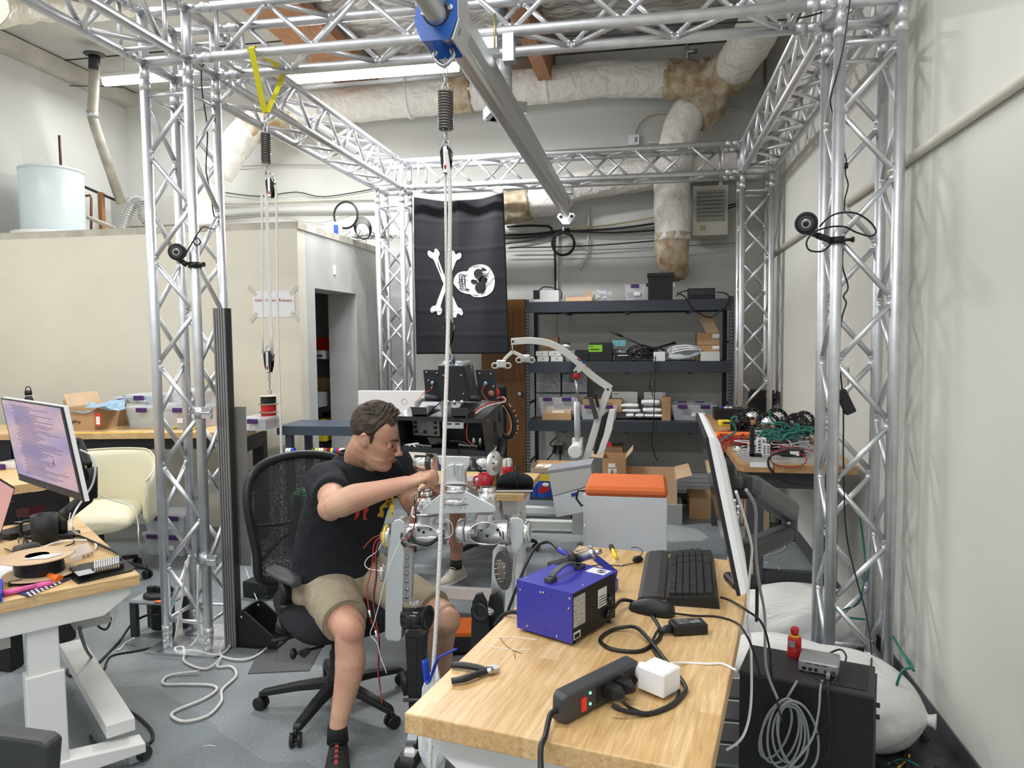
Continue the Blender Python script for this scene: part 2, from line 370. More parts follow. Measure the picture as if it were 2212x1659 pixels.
for ix in(0,1):
    for iy in(0,1):
        o=Vector((ix*W,iy*D,0)); seg('column_truss',o+Z_*.01,Z_,H-.01,X_,Y_,e0=.07,e1=.09,n=10,fc=1)
        bp=MB().box(o+Vector((S/2,S/2,.006)),(.40,.40,.012)).build('base_plate',ZINC,TR)
        cb_=MB(); 
        for a,bv in((0,0),(1,0),(0,1),(1,1)):
            p=o+Vector((a*S,bv*S,H)); cb_.rod(p,p+Z_*S,.0245,n=16); cb_.ell(p,(.0265,)*3,14,10); cb_.ell(p+Z_*S,(.0265,)*3,14,10)
        for z in(H,H+S):
            for a in(0,S): cb_.rod(o+Vector((0,a,z)),o+Vector((S,a,z)),.0245,n=16); cb_.rod(o+Vector((a,0,z)),o+Vector((a,S,z)),.0245,n=16)
        cb_.build('corner_block',ALU,TR)
for iy in(0,1): seg('beam_truss',(S,iy*D,H),X_,W-S,Y_,Z_,flip=iy)
for ix in(0,1): seg('beam_truss',(ix*W,S,H),Y_,D-S,X_,Z_,flip=1)
seg('beam_truss',(0,0,H),-Y_,2.6,X_,Z_,flip=1)
# ---------------- ducts, heater, pipes, wall cables ----------------
duct=mat('duct_wrap',(.82,.80,.75),.36,var=.05,vs=8,bump=1.0,bs=14); nodes(duct)[0]['Bump'].inputs['Distance'].default_value=.03
fibre=mat('aged_insulation',(.62,.55,.42),.95,c2=(.36,.24,.12),vs=9,bump=1.0,bs=30)
foilp=mat('duct_foil',(.6,.6,.6),.38,.85,bump=.5,bs=12)
def ductmb(P,r,sm=6,wr=.045,seed=1,m=None):
    m=m or MB(); Q=smoothpts(P,sm) if sm else [Vector(p) for p in P]; R=[]; up=None; rnd=random.Random(seed)
    # resample densely
    D=[Q[0]]
    for a,b_ in zip(Q,Q[1:]):
        k=max(1,int((b_-a).length/.035)); D+=[a+(b_-a)*(i+1)/k for i in range(k)]
    n=30; ph=[rnd.random()*6 for _ in range(n)]
    for i,p in enumerate(D):
        d=(D[min(i+1,len(D)-1)]-D[max(i-1,0)]).normalized()
        if up is None: x,y,_=frame(d)
        else: x=(up-d*up.dot(d)).normalized(); y=d.cross(x)
        up=x; rr=r if not isinstance(r,(tuple,list)) else r[0]+(r[1]-r[0])*i/(len(D)-1)
        R.append([p+(x*cos(2*pi*j/n)+y*sin(2*pi*j/n))*rr*(1+wr*(.5*sin(i*.9+ph[j])+.5*sin(i*.37+j*1.7+ph[0])+.3*(rnd.random()-.5))) for j in range(n)])
    return m.loft(R)
def strap(m,p,d,r): m.lathe([(r*1.03,-.02),(r*1.05,-.015),(r*1.05,.015),(r*1.03,.02)],p,d,n=24); return m
y=4.18
DT=thing('insulated_duct','long white wrapped air duct high on the back wall with a torn brown junction','duct',at(1100,220,y=y))
A=at(560,262,y=4.1); 
ductmb([at(690,232,y=y),at(800,224,y=y),at(985,206,y=y)],.175,sm=0,seed=2).build('duct_run',duct,DT)
ductmb([at(975,207,y=y),at(1022,203,y=y)],.182,sm=0,wr=.07,seed=8).build('torn_wrap',fibre,DT)
ductmb([at(1018,203,y=y),at(1180,184,y=y),at(1300,170,y=y),at(1460,172,y=y)],.175,sm=0,seed=3).build('duct_run',duct,DT)
for u,v in((885,218),(1182,184)):
    strap(MB(),at(u,v,y=y),(1,.0,.03),.175).build('strap',WHT,DT)
    MB().tube([at(u,v,y=y)+Vector((-.02,-.1,.16)),at(u-10,v-30,y=y)+Vector((-.03,-.05,.25))],.012,6,flat=.3).build('strap',WHT,DT)
ductmb([at(470,375,y=3.95),at(520,300,y=4.05),at(560,262,y=4.12)],.165,sm=6,seed=4).build('duct_elbow',duct,DT)
ductmb([at(535,282,y=4.08),at(570,262,y=4.14),at(640,238,y=y)],.172,sm=4,wr=.05,seed=9).build('torn_wrap',fibre,DT)
ductmb([at(630,240,y=y),at(700,232,y=y)],.175,sm=0,seed=6).build('duct_run',duct,DT)
ductmb([at(460,400,y=3.95),at(438,440,y=3.95),at(448,492,y=3.95)],.15,sm=5,seed=5).build('duct_elbow',duct,DT)
# junction, upper right branch and the vertical drop
T0=at(1500,180,y=4.1)
ductmb([at(1445,172,y=y),T0,at(1530,215,y=4.05),at(1500,250,y=4.0)],.185,sm=5,wr=.09,seed=11).build('torn_wrap',fibre,DT)
ductmb([T0+Vector((0,-.03,-.05)),at(1560,170,y=3.95),at(1600,128,y=3.7)],.19,sm=5,wr=.1,seed=12).build('torn_wrap',fibre,DT)
ductmb([at(1520,130,y=4.0),at(1535,190,y=3.93),at(1530,250,y=3.93)],.05,sm=4,wr=.2,seed=14).build('torn_strip',fibre,DT)
ductmb([at(1588,142,y=3.7),at(1632,72,y=3.05),at(1662,-5,y=2.45),at(1690,-70,y=2.1)],.175,sm=5,wr=.05,seed=13).build('duct_branch',duct,DT)
ductmb([at(1492,235,y=4.0),at(1465,300,y=3.98),at(1452,400,y=3.97),at(1452,520,y=3.97)],.17,sm=5,seed=15).build('duct_drop',duct,DT)
ductmb([at(1452,505,y=3.97),at(1452,545,y=3.97),at(1455,572,y=4.0),at(1462,583,y=4.12)],[.175,.12],sm=4,wr=.08,seed=16).build('torn_end',fibre,DT)
D2=thing('insulated_duct','lower white wrapped duct sloping behind the vertical drop','duct',at(1250,430,y=4.2))
ductmb([at(1130,438,y=4.22),at(1200,433,y=4.22),at(1240,405,y=4.22),at(1400,378,y=4.22),at(1630,340,y=4.22)],.15,sm=6,seed=21).build('duct_run',duct,D2)
ductmb([at(1085,452,y=4.2),at(1145,442,y=4.2)],.16,sm=0,wr=.1,seed=22).build('torn_wrap',fibre,D2)
m=MB(); p=at(1085,45,y=2.9); q=at(1090,232,y=2.9)
GP=thing('ceiling_duct','round galvanised duct dropping from the ceiling to a square diffuser','duct',p)
MB().rod(q,p+Vector((0,0,.1)),.07,n=24).build('duct_drop',ZINC,GP)
ductmb([p+Vector((0,0,.1)),p+Vector((-.02,0,.26)),p+Vector((-.2,.05,.38)),p+Vector((-.5,.1,.42))],.16,sm=5,wr=.012,seed=31).build('spiral_duct',ZINC,GP)
MB().box(q+Vector((0,0,-.03)),(.3,.3,.09),rz=.5).build('diffuser_box',ZINC,GP)
for i in range(5): MB().box(q+Vector((0,0,-.085)),(.26-.05*i,.26-.05*i,.012),rz=.5).build('diffuser_vane',mat('vane_dark',(.05+.03*(i%2),)*3,.5) if i==0 else ZINC,GP)
tag(MB().tube([at(600,196,y=4.28),at(760,182,y=4.28),at(1180,146,y=4.28)],.14,20).build('foil_duct',foilp),'crinkled silver foil duct behind the white wrapped duct, under the lamp','duct')
tag(ductmb([at(-60,-10,y=.6),at(60,-22,y=1.2),at(180,-12,y=2.0),at(270,-20,y=2.6)],.2,sm=6,wr=.06,seed=33).build('flexible_duct',mat('duct_yellowed',(.72,.68,.54),.4,bump=.9,bs=20)),'yellowish wrapped duct under the ceiling at top left','duct')
# unit heater
a=at(1500,402,y=3.95); b_=at(1572,398,y=3.95); c_=at(1500,505,y=3.95); hw=b_.x-a.x; hh=a.z-c_.z; cx=(a.x+b_.x)/2; cz=(a.z+c_.z)/2
crm=mat('heater_enamel',(.5,.49,.42),.5,var=.06)
HT=thing('unit_heater','beige louvred unit heater hung high on the back wall, right','heater',(cx,4.15,cz-hh/2))
hb=MB(); hb.box((cx,4.2,cz),(hw+.02,.38,hh+.02)); hb.build('casing',crm,HT)
MB().box((cx,4.008,cz+.04),(hw-.06,.01,hh-.17)).build('grille_recess',dk,HT)
for i in range(8):
    z=cz+hh/2-.06-i*(hh-.2)/7
    MB().box((cx,3.985,z),(hw-.05,.05,.008),R=Matrix.Rotation(-.7,4,'X')).build('louvre',mat('louvre_metal',(.42,.42,.39),.45,.3),HT)
MB().box((cx-.07,4.005,cz-hh/2+.06),(.045,.006,.045)).build('badge',mat('badge_gold',(.35,.3,.12),.5),HT)
for s in(-1,1): MB().box((cx+s*.12,4.3,cz+hh/2+.1),(.03,.01,.2)).build('bracket',ZINC,HT)
# water heater on the partition roof
a=at(57,375,y=2.8); b_=at(165,380,y=2.8); r=(b_.x-a.x)/2; cx=(a.x+b_.x)/2; z0=PH+.06; z1=at(110,368,y=2.8).z
WT=thing('water_heater','white cylindrical water heater tank on top of the partition room','water heater',(cx,2.8,z0))
enm=mat('tank_enamel',(.66,.74,.76),.3)
MB().lathe([(r*.98,.04),(r,.05),(r,z1-z0-.03),(r*.98,z1-z0-.02),(r*1.01,z1-z0-.02),(r*1.01,z1-z0),(r*.9,z1-z0+.012),(0,z1-z0+.02)],(cx,2.8,z0),n=40).build('tank',enm,WT)
MB().lathe([(r*1.25,0),(r*1.3,.01),(r*1.3,.05),(r*1.27,.05),(r*1.22,.015),(0,.012)],(cx,2.8,z0),n=40).build('drain_pan',WHT,WT)
MB().rod((cx+.02,2.9,z1-.02),(cx+.02,2.9,z1+.35),.012).build('pipe_stub',mat('copper_dark',(.12,.06,.04),.5,.6),WT)
cop=mat('copper',(.22,.10,.06),.45,.7)
P=lambda u,v,y: at(u,v,y=y)
tag(MB().tube([P(165,396,3.4),P(262,438,3.6)],.014,8).build('gas_pipe',mat('black_iron',(.04,.035,.035),.6)),'thin black iron pipe sloping from the water tank','pipe')
tag(MB().tube([P(165,425,3.3),P(195,422,3.3),P(197,428,3.3),P(197,497,3.3)],.012,8,sm=0).build('copper_pipe',cop),'bent copper pipe beside the white tank','pipe')
tag(MB().tube([P(165,459,3.2),P(255,496,3.35)],.022,10).build('water_pipe',mat('pipe_cream',(.5,.45,.38),.6)),'cream painted pipe leaving the tank low','pipe')
tag(MB().box(P(220,460,3.5)+Vector((0,0,0)),(.045,.05,.42)).build('wood_post',wb),'short brown wooden post behind the tank','post')
g=thing('gate_valve','small red handled valve on the cream pipe','valve',P(173,455,3.2)); MB().lathe([(.03,0),(.035,.008),(.03,.016)],P(173,447,3.18),(0,-1,.3)).build('handwheel',RED,g); MB().rod(P(173,447,3.18),P(173,459,3.18),.01).build('stem',STEEL,g)
tag(MB().tube([P(-20,498,3.0),P(150,497,3.0),P(175,505,3.0),P(330,502,3.0)],.012,8,sm=3).build('conduit',ZINC),'grey conduit lying along the partition roof edge','conduit')
vent=mat('vent_pipe',(.42,.39,.33),.6,var=.2,vs=7)
V=thing('flue_pipe','bent grey vent pipe rising from the partition roof to the ceiling at left','pipe',P(262,440,3.6))
MB().tube([P(262,440,3.6),P(207,278,3.3),P(199,250,3.25),P(202,205,3.2),P(204,118,3.1)],.048,16,sm=0).build('pipe',vent,V)
MB().lathe([(.055,-.03),(.057,0),(.055,.03)],P(200,247,3.25),(0,0,1)).build('collar',ZINC,V)
MB().tube([P(203,150,3.12),P(204,115,3.1)],.051,16).build('scorched_end',BLK,V); MB().lathe([(.1,0),(.09,.01),(.05,.015)],P(204,117,3.1),(0,0,-1)).build('flange',mat('soot',(.06,.06,.06),.8),V)
fx=MB(); pts=[P(262,498,3.2),P(272,470,3.2),P(290,438,3.2),P(310,440,3.2),P(312,470,3.2),P(340,498,3.2)]; Q=smoothpts(pts,14)
for i,(a,b_) in enumerate(zip(Q,Q[1:])): fx.rod(a,b_,.055 if i%2 else .047,n=16)
tag(fx.build('flexible_pipe',foilp),'silver flexible vent hose bent over the partition roof','hose')
fx=MB(); Q=smoothpts([P(-10,475,3),P(20,440,3.05),P(28,418,3.1),P(38,440,3.1),P(58,458,3.15)],9)
for i,(a,b_) in enumerate(zip(Q,Q[1:])): fx.rod(a,b_,.017 if i%2 else .014,n=10)
tag(fx.build('flexible_conduit',ZINC),'grey corrugated flexible conduit curling left of the white tank','conduit')
bb=P(300,438,3.9); tag(MB().box(bb+Vector((.2,0,-.12)),(.9,.25,.3)).build('duct_box',mat('duct_box',(.42,.41,.38),.7)),'grey boxed duct behind the flexible vent hose','duct')
# wall wiring
def wcab(name,lab,pts,r,m,y=YB-.04,cat='cable',sm=4,group=None):
    Q=[at(u,v,y=y) for u,v in pts]; return tag(MB().tube(Q,r,7,sm=sm).build(name,m),lab,cat,group)
cg=mat('cable_grey',(.33,.33,.32),.6); ck=BLK; cw=mat('cable_cream',(.62,.6,.52),.6)
wcab('conduit','white painted conduit bending over the back wall behind the torn duct',[(1600,233),(1430,243),(1395,252),(1375,275),(1370,295)],.013,cw,cat='conduit')
jb_=thing('junction_box','small square grey junction box on the back wall above the rear truss','junction box',at(1369,302,y=YB-.03)); MB().box(at(1369,303,y=YB-.03),(.11,.05,.1)).build('box',ZINC,jb_); MB().box(at(1374,301,y=YB-.06),(.03,.004,.05)).build('cover_mark',GRY,jb_)
wcab('conduit','thin conduit running level behind the rear truss beam',[(1590,308),(1400,307)],.009,cw,cat='conduit')
wcab('conduit','long pale conduit on the back wall left, above the partition',[(480,440),(700,432),(815,430)],.012,cw,cat='conduit')
wcab('conduit','grey painted conduit low on the back wall left',[(480,468),(600,460),(815,458)],.018,cg,cat='conduit')
wcab('cable','upper thin cable sagging across the back wall left',[(480,362),(600,356),(740,358)],.006,cg)
wcab('cable','dark cable waving across the back wall left of the flag',[(480,415),(560,424),(640,415),(700,425),(815,407)],.006,ck)
wcab('cable','loose wire swagging from the conduit behind the rope',[(600,462),(650,478),(700,480),(760,460)],.004,cg)
wcab('cable','long dark cable crossing the back wall at ceiling left',[(0,165),(60,176),(150,185),(240,187),(262,190)],.005,ck,y=3.6)
for i,(a,b_,r,m) in enumerate([((1090,508),(1230,495),.014,ck),((1090,515),(1230,500),.01,ck),((1090,527),(1230,497),.009,ck),((1230,494),(1420,468),.008,mat('cable_yellow',(.6,.5,.2),.6)),((1230,499),(1420,482),.01,ck),((1230,502),(1420,490),.008,cg),((1230,500),(1420,497),.01,ck),((1100,535),(1420,520),.007,ck),((1090,543),(1590,525),.006,cg),((1500,452),(1590,440),.008,ck),((1500,462),(1590,445),.008,ck)]):
    mx_=((a[0]+b_[0])/2,(a[1]+b_[1])/2+4)
    wcab('cable',['topmost black cable bundle right of the flag','second black cable right of the flag','third black cable right of the flag','yellowish cable sagging towards the vertical duct','black cable under the yellowish one','grey cable between two black ones at the duct','lowest black cable of the bundle at the duct','thin black cable low on the wall behind the coil','thin grey cable along the wall under all others','black cable left of the rear right column, upper','black cable left of the rear right column, lower'][i],[a,mx_,b_],r,m,y=YB-.05-.008*i,group='wall cables')
wcab('cable','black cable looping down from the torn duct end',[(1095,490),(1165,488),(1195,505),(1200,640)],.012,ck)
wcab('conduit','pale conduit running down the back wall behind the shelf',[(1205,500),(1203,700),(1200,900),(1200,960)],.012,cw,cat='conduit')
wcab('conduit','short curved conduit stub hanging right of the coiled cable',[(1272,450),(1269,545),(1262,565),(1252,582)],.012,cw,cat='conduit')
wcab('conduit','thin conduit on the right wall corner behind the rear column',[(1688,200),(1692,740)],.012,cw,y=4.0,cat='conduit')
wcab('flexible_conduit','ribbed conduit hanging in the back right corner',[(1680,250),(1680,420),(1672,500)],.014,cg,y=4.1,cat='conduit')
cl=MB(); c0=at(1217,527,y=4.3)
for i in range(7): cl.tube(circ(c0+Vector((0,-.01*i,.006*sin(i*2))),.115+.006*cos(i*1.7),(0,1,.05),28),.006,6,closed=True)
tag(cl.build('coiled_cable',BLK),'round coil of black cable hanging on the wall above the shelf','cable coil')
tag(MB().box(c0+Vector((.0,0,.13)),(.015,.02,.09)).build('cable_hook',ZINC),'small metal hook holding the black cable coil','hook')
# router and its cables on the partition roof
rp_=at(722,498,x=PX+.02) if False else Vector((PX-.12,3.1,PH+.06)); px,py=722,500
rr=at(722,512,z=PH+.06)
R_=thing('router','white wireless router with a blue sticker on the partition roof edge','router',rr)
MB().box(rr+Vector((0,0,.07)),(.15,.07,.14),rz=.2,bev=.015).build('case',WHTP,R_)
MB().box(rr+Vector((.035,-.036,.06)),(.045,.004,.1),rz=.2).build('sticker',BLU,R_)
cl=MB()
for i in range(3): cl.tube(circ(rr+Vector((.08,.1,.22)),.12+.007*i,(.1,1,0),24),.004,6,closed=True)
tag(cl.build('coiled_cable',BLK),'large upright loop of thin black cable behind the white router','cable coil')
cl=MB()
for i in range(5): cl.tube(circ(rr+Vector((.25,.1,.06+.008*i)),.08+.006*i,(.3,1,.3),20),.004,6,closed=True)
tag(cl.build('coiled_cable',BLK),'small dark cable coil right of the white router','cable coil')
cl=MB(); rnd=random.Random(5)
for i in range(14):
    b0=rr+Vector((.05+.03*i,.05+rnd.random()*.3,.01)); cl.tube([b0+Vector((rnd.uniform(-.15,.15),rnd.uniform(-.1,.3),rnd.random()*.05)) for _ in range(5)],.004,5,sm=4)
tag(cl.build('cable_tangle',cg,org=None),'tangle of grey network cables on the partition roof corner','cables',kind='stuff')
tag(MB().box(at(723,583,x=PX+.006),(.012,.03,.085)).build('door_sensor',WHTP),'small white sensor on the grey partition wall above the doorway','sensor')
# right wall rail
tag(MB().tube([(XR-.02,-2.6,2.41),(XR-.02,3.9,2.35)],.02,12).build('wall_pipe',cw),'cream pipe running level along the right wall','pipe')
b1=at(1688,760,y=4.0); ob=thing('outlet_box','beige electrical outlet box on the wall by the rear right column','outlet',b1); MB().box(b1,(.07,.05,.11)).build('box',cw,ob); MB().rod(b1+Vector((-.03,-.02,0)),b1+Vector((-.09,-.03,0)),.015).build('plug',mat('brass',(.4,.3,.1),.4,.6),ob)
b1=at(1822,822,x=XR-.02); tag(MB().box(b1,(.03,.07,.16)).build('switch_plate',cw),'cream switch plate on the right wall behind the front column','outlet')
vl=at(1484,112,y=4.2); vv=thing('pipe_valve','grey drain valve above the torn duct junction','valve',vl); MB().rod(vl+Vector((0,0,-.15)),vl+Vector((0,0,.12)),.018).build('stem',ZINC,vv); MB().rod(vl,vl+Vector((.1,0,.0)),.022).build('outlet',ZINC,vv); MB().rod(vl+Vector((0,0,-.13)),vl+Vector((0,0,-.09)),.028).build('collar',RED,vv)
# poster
pp=[at(545,629,y=PY-.003),at(635,627,y=PY-.003),at(638,684,y=PY-.003),at(548,686,y=PY-.003)]
PO=thing('paper_sign','white paper sign with red lettering taped to the stucco wall','sign',(pp[0]+pp[2])/2)
MB().prism(pp,(0,-.0012,0)).build('sheet',PAPER,PO)
tp=mat('clear_tape',(.6,.58,.48),.4)
for k,(du,dv) in enumerate(((-8,-2),(6,-4),(4,6),(-4,4))):
    q=pp[k]; MB().box(q+Vector((0,-.002,0)),(.1,.0008,.035),R=Matrix.Rotation((.8,-.8,.8,-.8)[k],4,'Y')).build('tape',tp,PO)
text('Under Control Robotics',(pp[0]+pp[1]+pp[2]+pp[3])/4+Vector((0,-.004,.03)),face((1,0,-.02),(0,-1,0)),.034,mat('ink_red',(.5,.04,.02),.7),'lettering',PO)
# flag
fl=at(895,425,y=3.42); fr=at(1089,425,y=3.42); fb=at(900,765,y=3.42); FW_=fr.x-fl.x; zt=fl.z; zb=fb.z
FL=thing('pirate_flag','black pirate flag with a white skull and crossbones hung sideways from the rear truss','flag',((fl.x+fr.x)/2,3.42,zb))
flm=mat('flag_cloth',(.010,.011,.014),.8,bump=.1,bs=120); N,L,b=nodes(flm)
def FY(s,t):
    cr=0
    for g in(.24,.5,.76): cr+=.006*math.exp(-((s-g)/.012)**2)
    for g in(.14,.33,.52,.72,.88): cr+=.006*math.exp(-((t-g)/.008)**2)
    return .03*sin(s*7+1+t*2)*(.4+.6*t)+.02*sin(s*15+t*4)*(1-t)+cr+.035*math.exp(-((s-.5)/.25)**2)*math.exp(-(t/.3)**2)
def FP(s,t,off=0):
    sag=.055*math.sin(pi*s)**1.0*(1-t)**2 if 0<=s<=1 else 0
    return Vector((fl.x+s*FW_*(1+.02*t)+(.02*t*(s-.3)),3.42-FY(s,t)-off,zt-(zt-zb)*t-sag))
MB().grid([[FP(i/44,j/76) for i in range(45)] for j in range(77)]).build('cloth',flm,FL,th=.002)
MB().grid([[FP(i/24,-.028+.034*j/3,.002)+Vector((0,0,0)) for i in range(25)] for j in range(4)]).build('header_band',WHT,FL,th=.002)
bone=mat('flag_print_white',(.8,.8,.78),.75)
def pxs(u,v):
    p=at(u,v,y=3.42); return (p.x-fl.x)/FW_,(zt-p.z)/(zt-zb)
def decal(name,pts,m,off):
    "flat print following the cloth, built from a filled outline"
    b=bmesh.new(); vs=[b.verts.new((u,-v,0)) for u,v in pts]; f=b.faces.new(vs); bmesh.ops.triangulate(b,faces=[f]); 
    for _ in range(5): bmesh.ops.subdivide_edges(b,edges=[e for e in b.edges if e.calc_length()>4],cuts=1)
    b.verts.ensure_lookup_table(); b.verts.index_update(); v=[]
    for w in b.verts:
        s,t=pxs(w.co.x,-w.co.y); v.append(FP(s,t,off))
    M=MB().add(v,[[w.index for w in f.verts] for f in b.faces]); b.free(); return M.build(name,m,FL)
def sm2(P,n=4): return [(p.x,p.y) for p in smoothpts([Vector((a,b,0)) for a,b in P],n,True)]
def bonep(a,b,w):
    ax=Vector((b[0]-a[0],b[1]-a[1])); L_=ax.length; ax/=L_; n=Vector((-ax.y,ax.x)); o=[]
    for s,t in((0,.0),(-.05,1.2),(-.03,2.1),(.03,2.3),(.07,1.6),(.12,.95),(.5,.8),(.88,.95),(.93,1.6),(.97,2.3),(1.03,2.1),(1.05,1.2),(1.0,0)): o.append((a[0]+ax.x*L_*s+n.x*w*t,a[1]+ax.y*L_*s+n.y*w*t))
    for s,t in((1.05,1.2),(1.03,2.1),(.97,2.3),(.93,1.6),(.88,.95),(.5,.8),(.12,.95),(.07,1.6),(.03,2.3),(-.03,2.1),(-.05,1.2)): o.append((a[0]+ax.x*L_*s-n.x*w*t,a[1]+ax.y*L_*s-n.y*w*t))
    return sm2(o,3)
decal('bone_print',bonep((984,545),(941,671),5.2),bone,.006); decal('bone_print',bonep((936,543),(986,676),5.2),bone,.0064)
def ink(P,w=1.0,off=.0145):
    Q=[Vector((a,b,0)) for a,b in P]; Q=smoothpts(Q,3); l=[];r=[]
    for i,p in enumerate(Q):
        d=(Q[min(i+1,len(Q)-1)]-Q[max(i-1,0)]).normalized(); n=Vector((-d.y,d.x,0)); ww=w*(1-abs(2*i/(len(Q)-1)-1)*.6); l.append(p+n*ww); r.append(p-n*ww)
    decal('print_line',[(p.x,p.y) for p in l+r[::-1]],flm,off)
sk=sm2([(978,607),(984,590),(996,583),(1008,582),(1012,575),(1022,570),(1040,569),(1054,575),(1063,588),(1067,606),(1063,626),(1052,637),(1038,641),(1022,640),(1014,634),(1003,632),(992,627),(983,617)],4)
decal('skull_print',sk,bone,.006)
decal('eye_socket_print',sm2([(1022,586),(1030,578),(1040,582),(1041,592),(1034,600),(1025,597)],4),flm,.014)
decal('eye_patch_print',sm2([(1025,617),(1032,608),(1044,607),(1048,614),(1043,630),(1033,631),(1026,625)],4),flm,.014)
decal('nose_print',sm2([(1015,606),(1020,601),(1030,605),(1030,609),(1021,611)],3),flm,.014)
for P_ in([(1061,580),(1050,596),(1045,612),(1040,638)],[(1012,575),(1024,572),(1040,573)],[(988,592),(995,589),(1002,592),(1006,590),(1012,593)],[(990,622),(1000,625),(1008,622),(1014,626)],[(945,560),(948,575),(954,590)],[(1018,634),(1028,638),(1034,636)],[(938,660),(942,650),(945,640)],[(975,600),(970,615),(966,625)]): ink(P_,1.1)
for x0 in(992,997,1003): ink([(x0,591),(x0-1,605),(x0+1,622)],.9)
for k in range(8): ink([(989,592+k*4),(996,593+k*4),(1006,593+k*4)],.8)
for s_ in(.02,.98): MB().tube([FP(s_,-.025,.004),FP(s_,-.025,.004)+Vector((0,-.01,.08))],.003,6).build('tie',BLK,FL)
# ---------------- front workbench and what lies on it ----------------
DZ=.88; wtop=wood_block('butcher_block',(.79,.58,.31),(.66,.44,.20),rot=0)
def DF(A,ang):
    A=Vector(A); d=Vector((cos(ang),sin(ang),0)); n=Vector((d.y,-d.x,0))
    return lambda l,w,h=0: A+d*l+n*w+Vector((0,0,h))
def T(name,lab,cat,mb,m,group=None,**k): return tag(mb.build(name,m,**k),lab,cat,group)
def slab(F,l,w,h0,h1,bev=.004):
    return MB().prism([F(0,0,h0),F(l,0,h0),F(l,w,h0),F(0,w,h0)],(0,0,h1-h0))
def desk(name,lab,A,ang,l,w,zt,tk=.042,wm=wtop,legs=((.12,.5),),foot=True,cast=True):
    t=thing(name,lab,'desk',(A.x,A.y,0),ang); F=DF((A.x,A.y,0),ang)
    tp=slab(F,l,w,zt-tk,zt); tp.build('desktop',wm,t,bev=.003)
    for s in(.06,l-.14):
        # tapered end bracket under the top
        a=[(.03,zt-tk),(w-.03,zt-tk),(w-.03,zt-tk-.05),(w-.1,zt-tk-.1),(.1,zt-tk-.1),(.03,zt-tk-.05)]
        MB().prism([F(s,x,h) for x,h in a],F(.07,0)-F(0,0)).build('end_bracket',WHT,t)
        MB().prism([F(s,w/2-.055,.1),F(s,w/2+.055,.1),F(s,w/2+.055,zt*.62),F(s,w/2-.055,zt*.62)],F(.08,0)-F(0,0)).build('leg',WHT,t,bev=.004)
        MB().prism([F(s+.008,w/2-.045,zt*.6),F(s+.008,w/2+.045,zt*.6),F(s+.008,w/2+.045,zt-tk-.09),F(s+.008,w/2-.045,zt-tk-.09)],F(.064,0)-F(0,0)).build('leg_inner',WHT,t)
        ft=MB().prism([F(s,.02,.07),F(s,w-.02,.07),F(s,w-.02,.10),F(s,w/2+.06,.13),F(s,w/2-.06,.13),F(s,.02,.10)],F(.08,0)-F(0,0)).build('foot',WHT,t,bev=.003)
        for x in(.05,w-.05):
            c=MB(); p=F(s+.04,x,.032); c.rod(p-(F(.012,0)-F(0,0)),p+(F(.012,0)-F(0,0)),.032,n=18); c.build('caster_wheel',GRYD,t)
            MB().box(p+Vector((0,0,.026)),(.034,.034,.03),rz=ang).build('caster_fork',ZINC,t)
    MB().prism([F(.1,w/2-.03,zt-tk-.08),F(.1,w/2+.03,zt-tk-.08),F(.1,w/2+.03,zt-tk-.04),F(.1,w/2-.03,zt-tk-.04)],F(l-.2,0)-F(0,0)).build('crossbar',WHT,t)
    return t,F
A=at(873,1540,z=DZ); ang=RD(79)
FD,F=desk('standing_desk','butcher block standing desk with a white frame in the right foreground',A,ang,1.245,.59,DZ)
# blue hot air station
b0=at(1121,1355,z=DZ+.008); rz=RD(-28); e1=Vector((cos(rz),sin(rz),0)); e2=Vector((-sin(rz),cos(rz),0)); Wd,Dp,Hh=.165,.205,.122
ST=thing('soldering_station','blue metal hot air rework station with a black carry strap on the front desk','soldering station',b0+e1*Wd/2+e2*Dp/2-Vector((0,0,.008)),rz)
def SB(a,b,c): return b0+e1*a+e2*b+Vector((0,0,c))
bluem=mat('station_blue',(.045,.045,.36),.38)
MB().box(SB(Wd/2,Dp/2,Hh/2),(Wd-.006,Dp-.006,Hh-.004),rz=rz).build('body',BLKM,ST)
cv=MB(); cv.prism([SB(-.001,-.002,0),SB(Wd,-.002,0),SB(Wd,-.002,Hh),SB(-.001,-.002,Hh)],e2*-.002); cv.prism([SB(-.002,-.004,Hh),SB(Wd+.001,-.004,Hh),SB(Wd+.001,Dp,Hh),SB(-.002,Dp,Hh)],(0,0,.002)); cv.prism([SB(-.003,-.004,0),SB(-.003,Dp,0),SB(-.003,Dp,Hh+.002),SB(-.003,-.004,Hh+.002)],e1*.002)
cv.build('cover',bluem,ST)
for a,c in((.008,.1),(.072,.107),(.08,.108),(.155,.085),(.03,.012),(.12,.008),(.158,.11)): MB().lathe([(.003,0),(.0028,.0015),(0,.002)],SB(a,-.004,c),-e2,n=10).build('screw',STEEL,ST)
for a,c in((.02,.108),(.105,.105),(.085,.018),(.093,.017)): MB().lathe([(.0018,0),(0,.0003)],SB(a,-.0042,c),-e2,n=8).build('vent_hole',BLK,ST)
for a,b in((.02,.16),(.155,.06),(.01,.02)): MB().lathe([(.003,0),(.0028,.0015),(0,.002)],SB(a,b,Hh+.002),(0,0,1),n=10).build('screw',STEEL,ST)
for a in(.015,Wd-.015):
    for b in(.02,Dp-.02): MB().rod(SB(a,b,-.008),SB(a,b,0),.008,n=12).build('rubber_foot',BLK,ST)
lab=mat('label_print',(.62,.62,.6),.6,c2=(.35,.35,.34),vs=60,stretch=(1,1,5))
RF=face(e2,e1)
def plate(o,a,b,w,h,m,nm,x=Wd-.002): return MB().prism([SB(x,a,b),SB(x,a+w,b),SB(x,a+w,b+h),SB(x,a,b+h)],e1*.0008).build(nm,m,o)
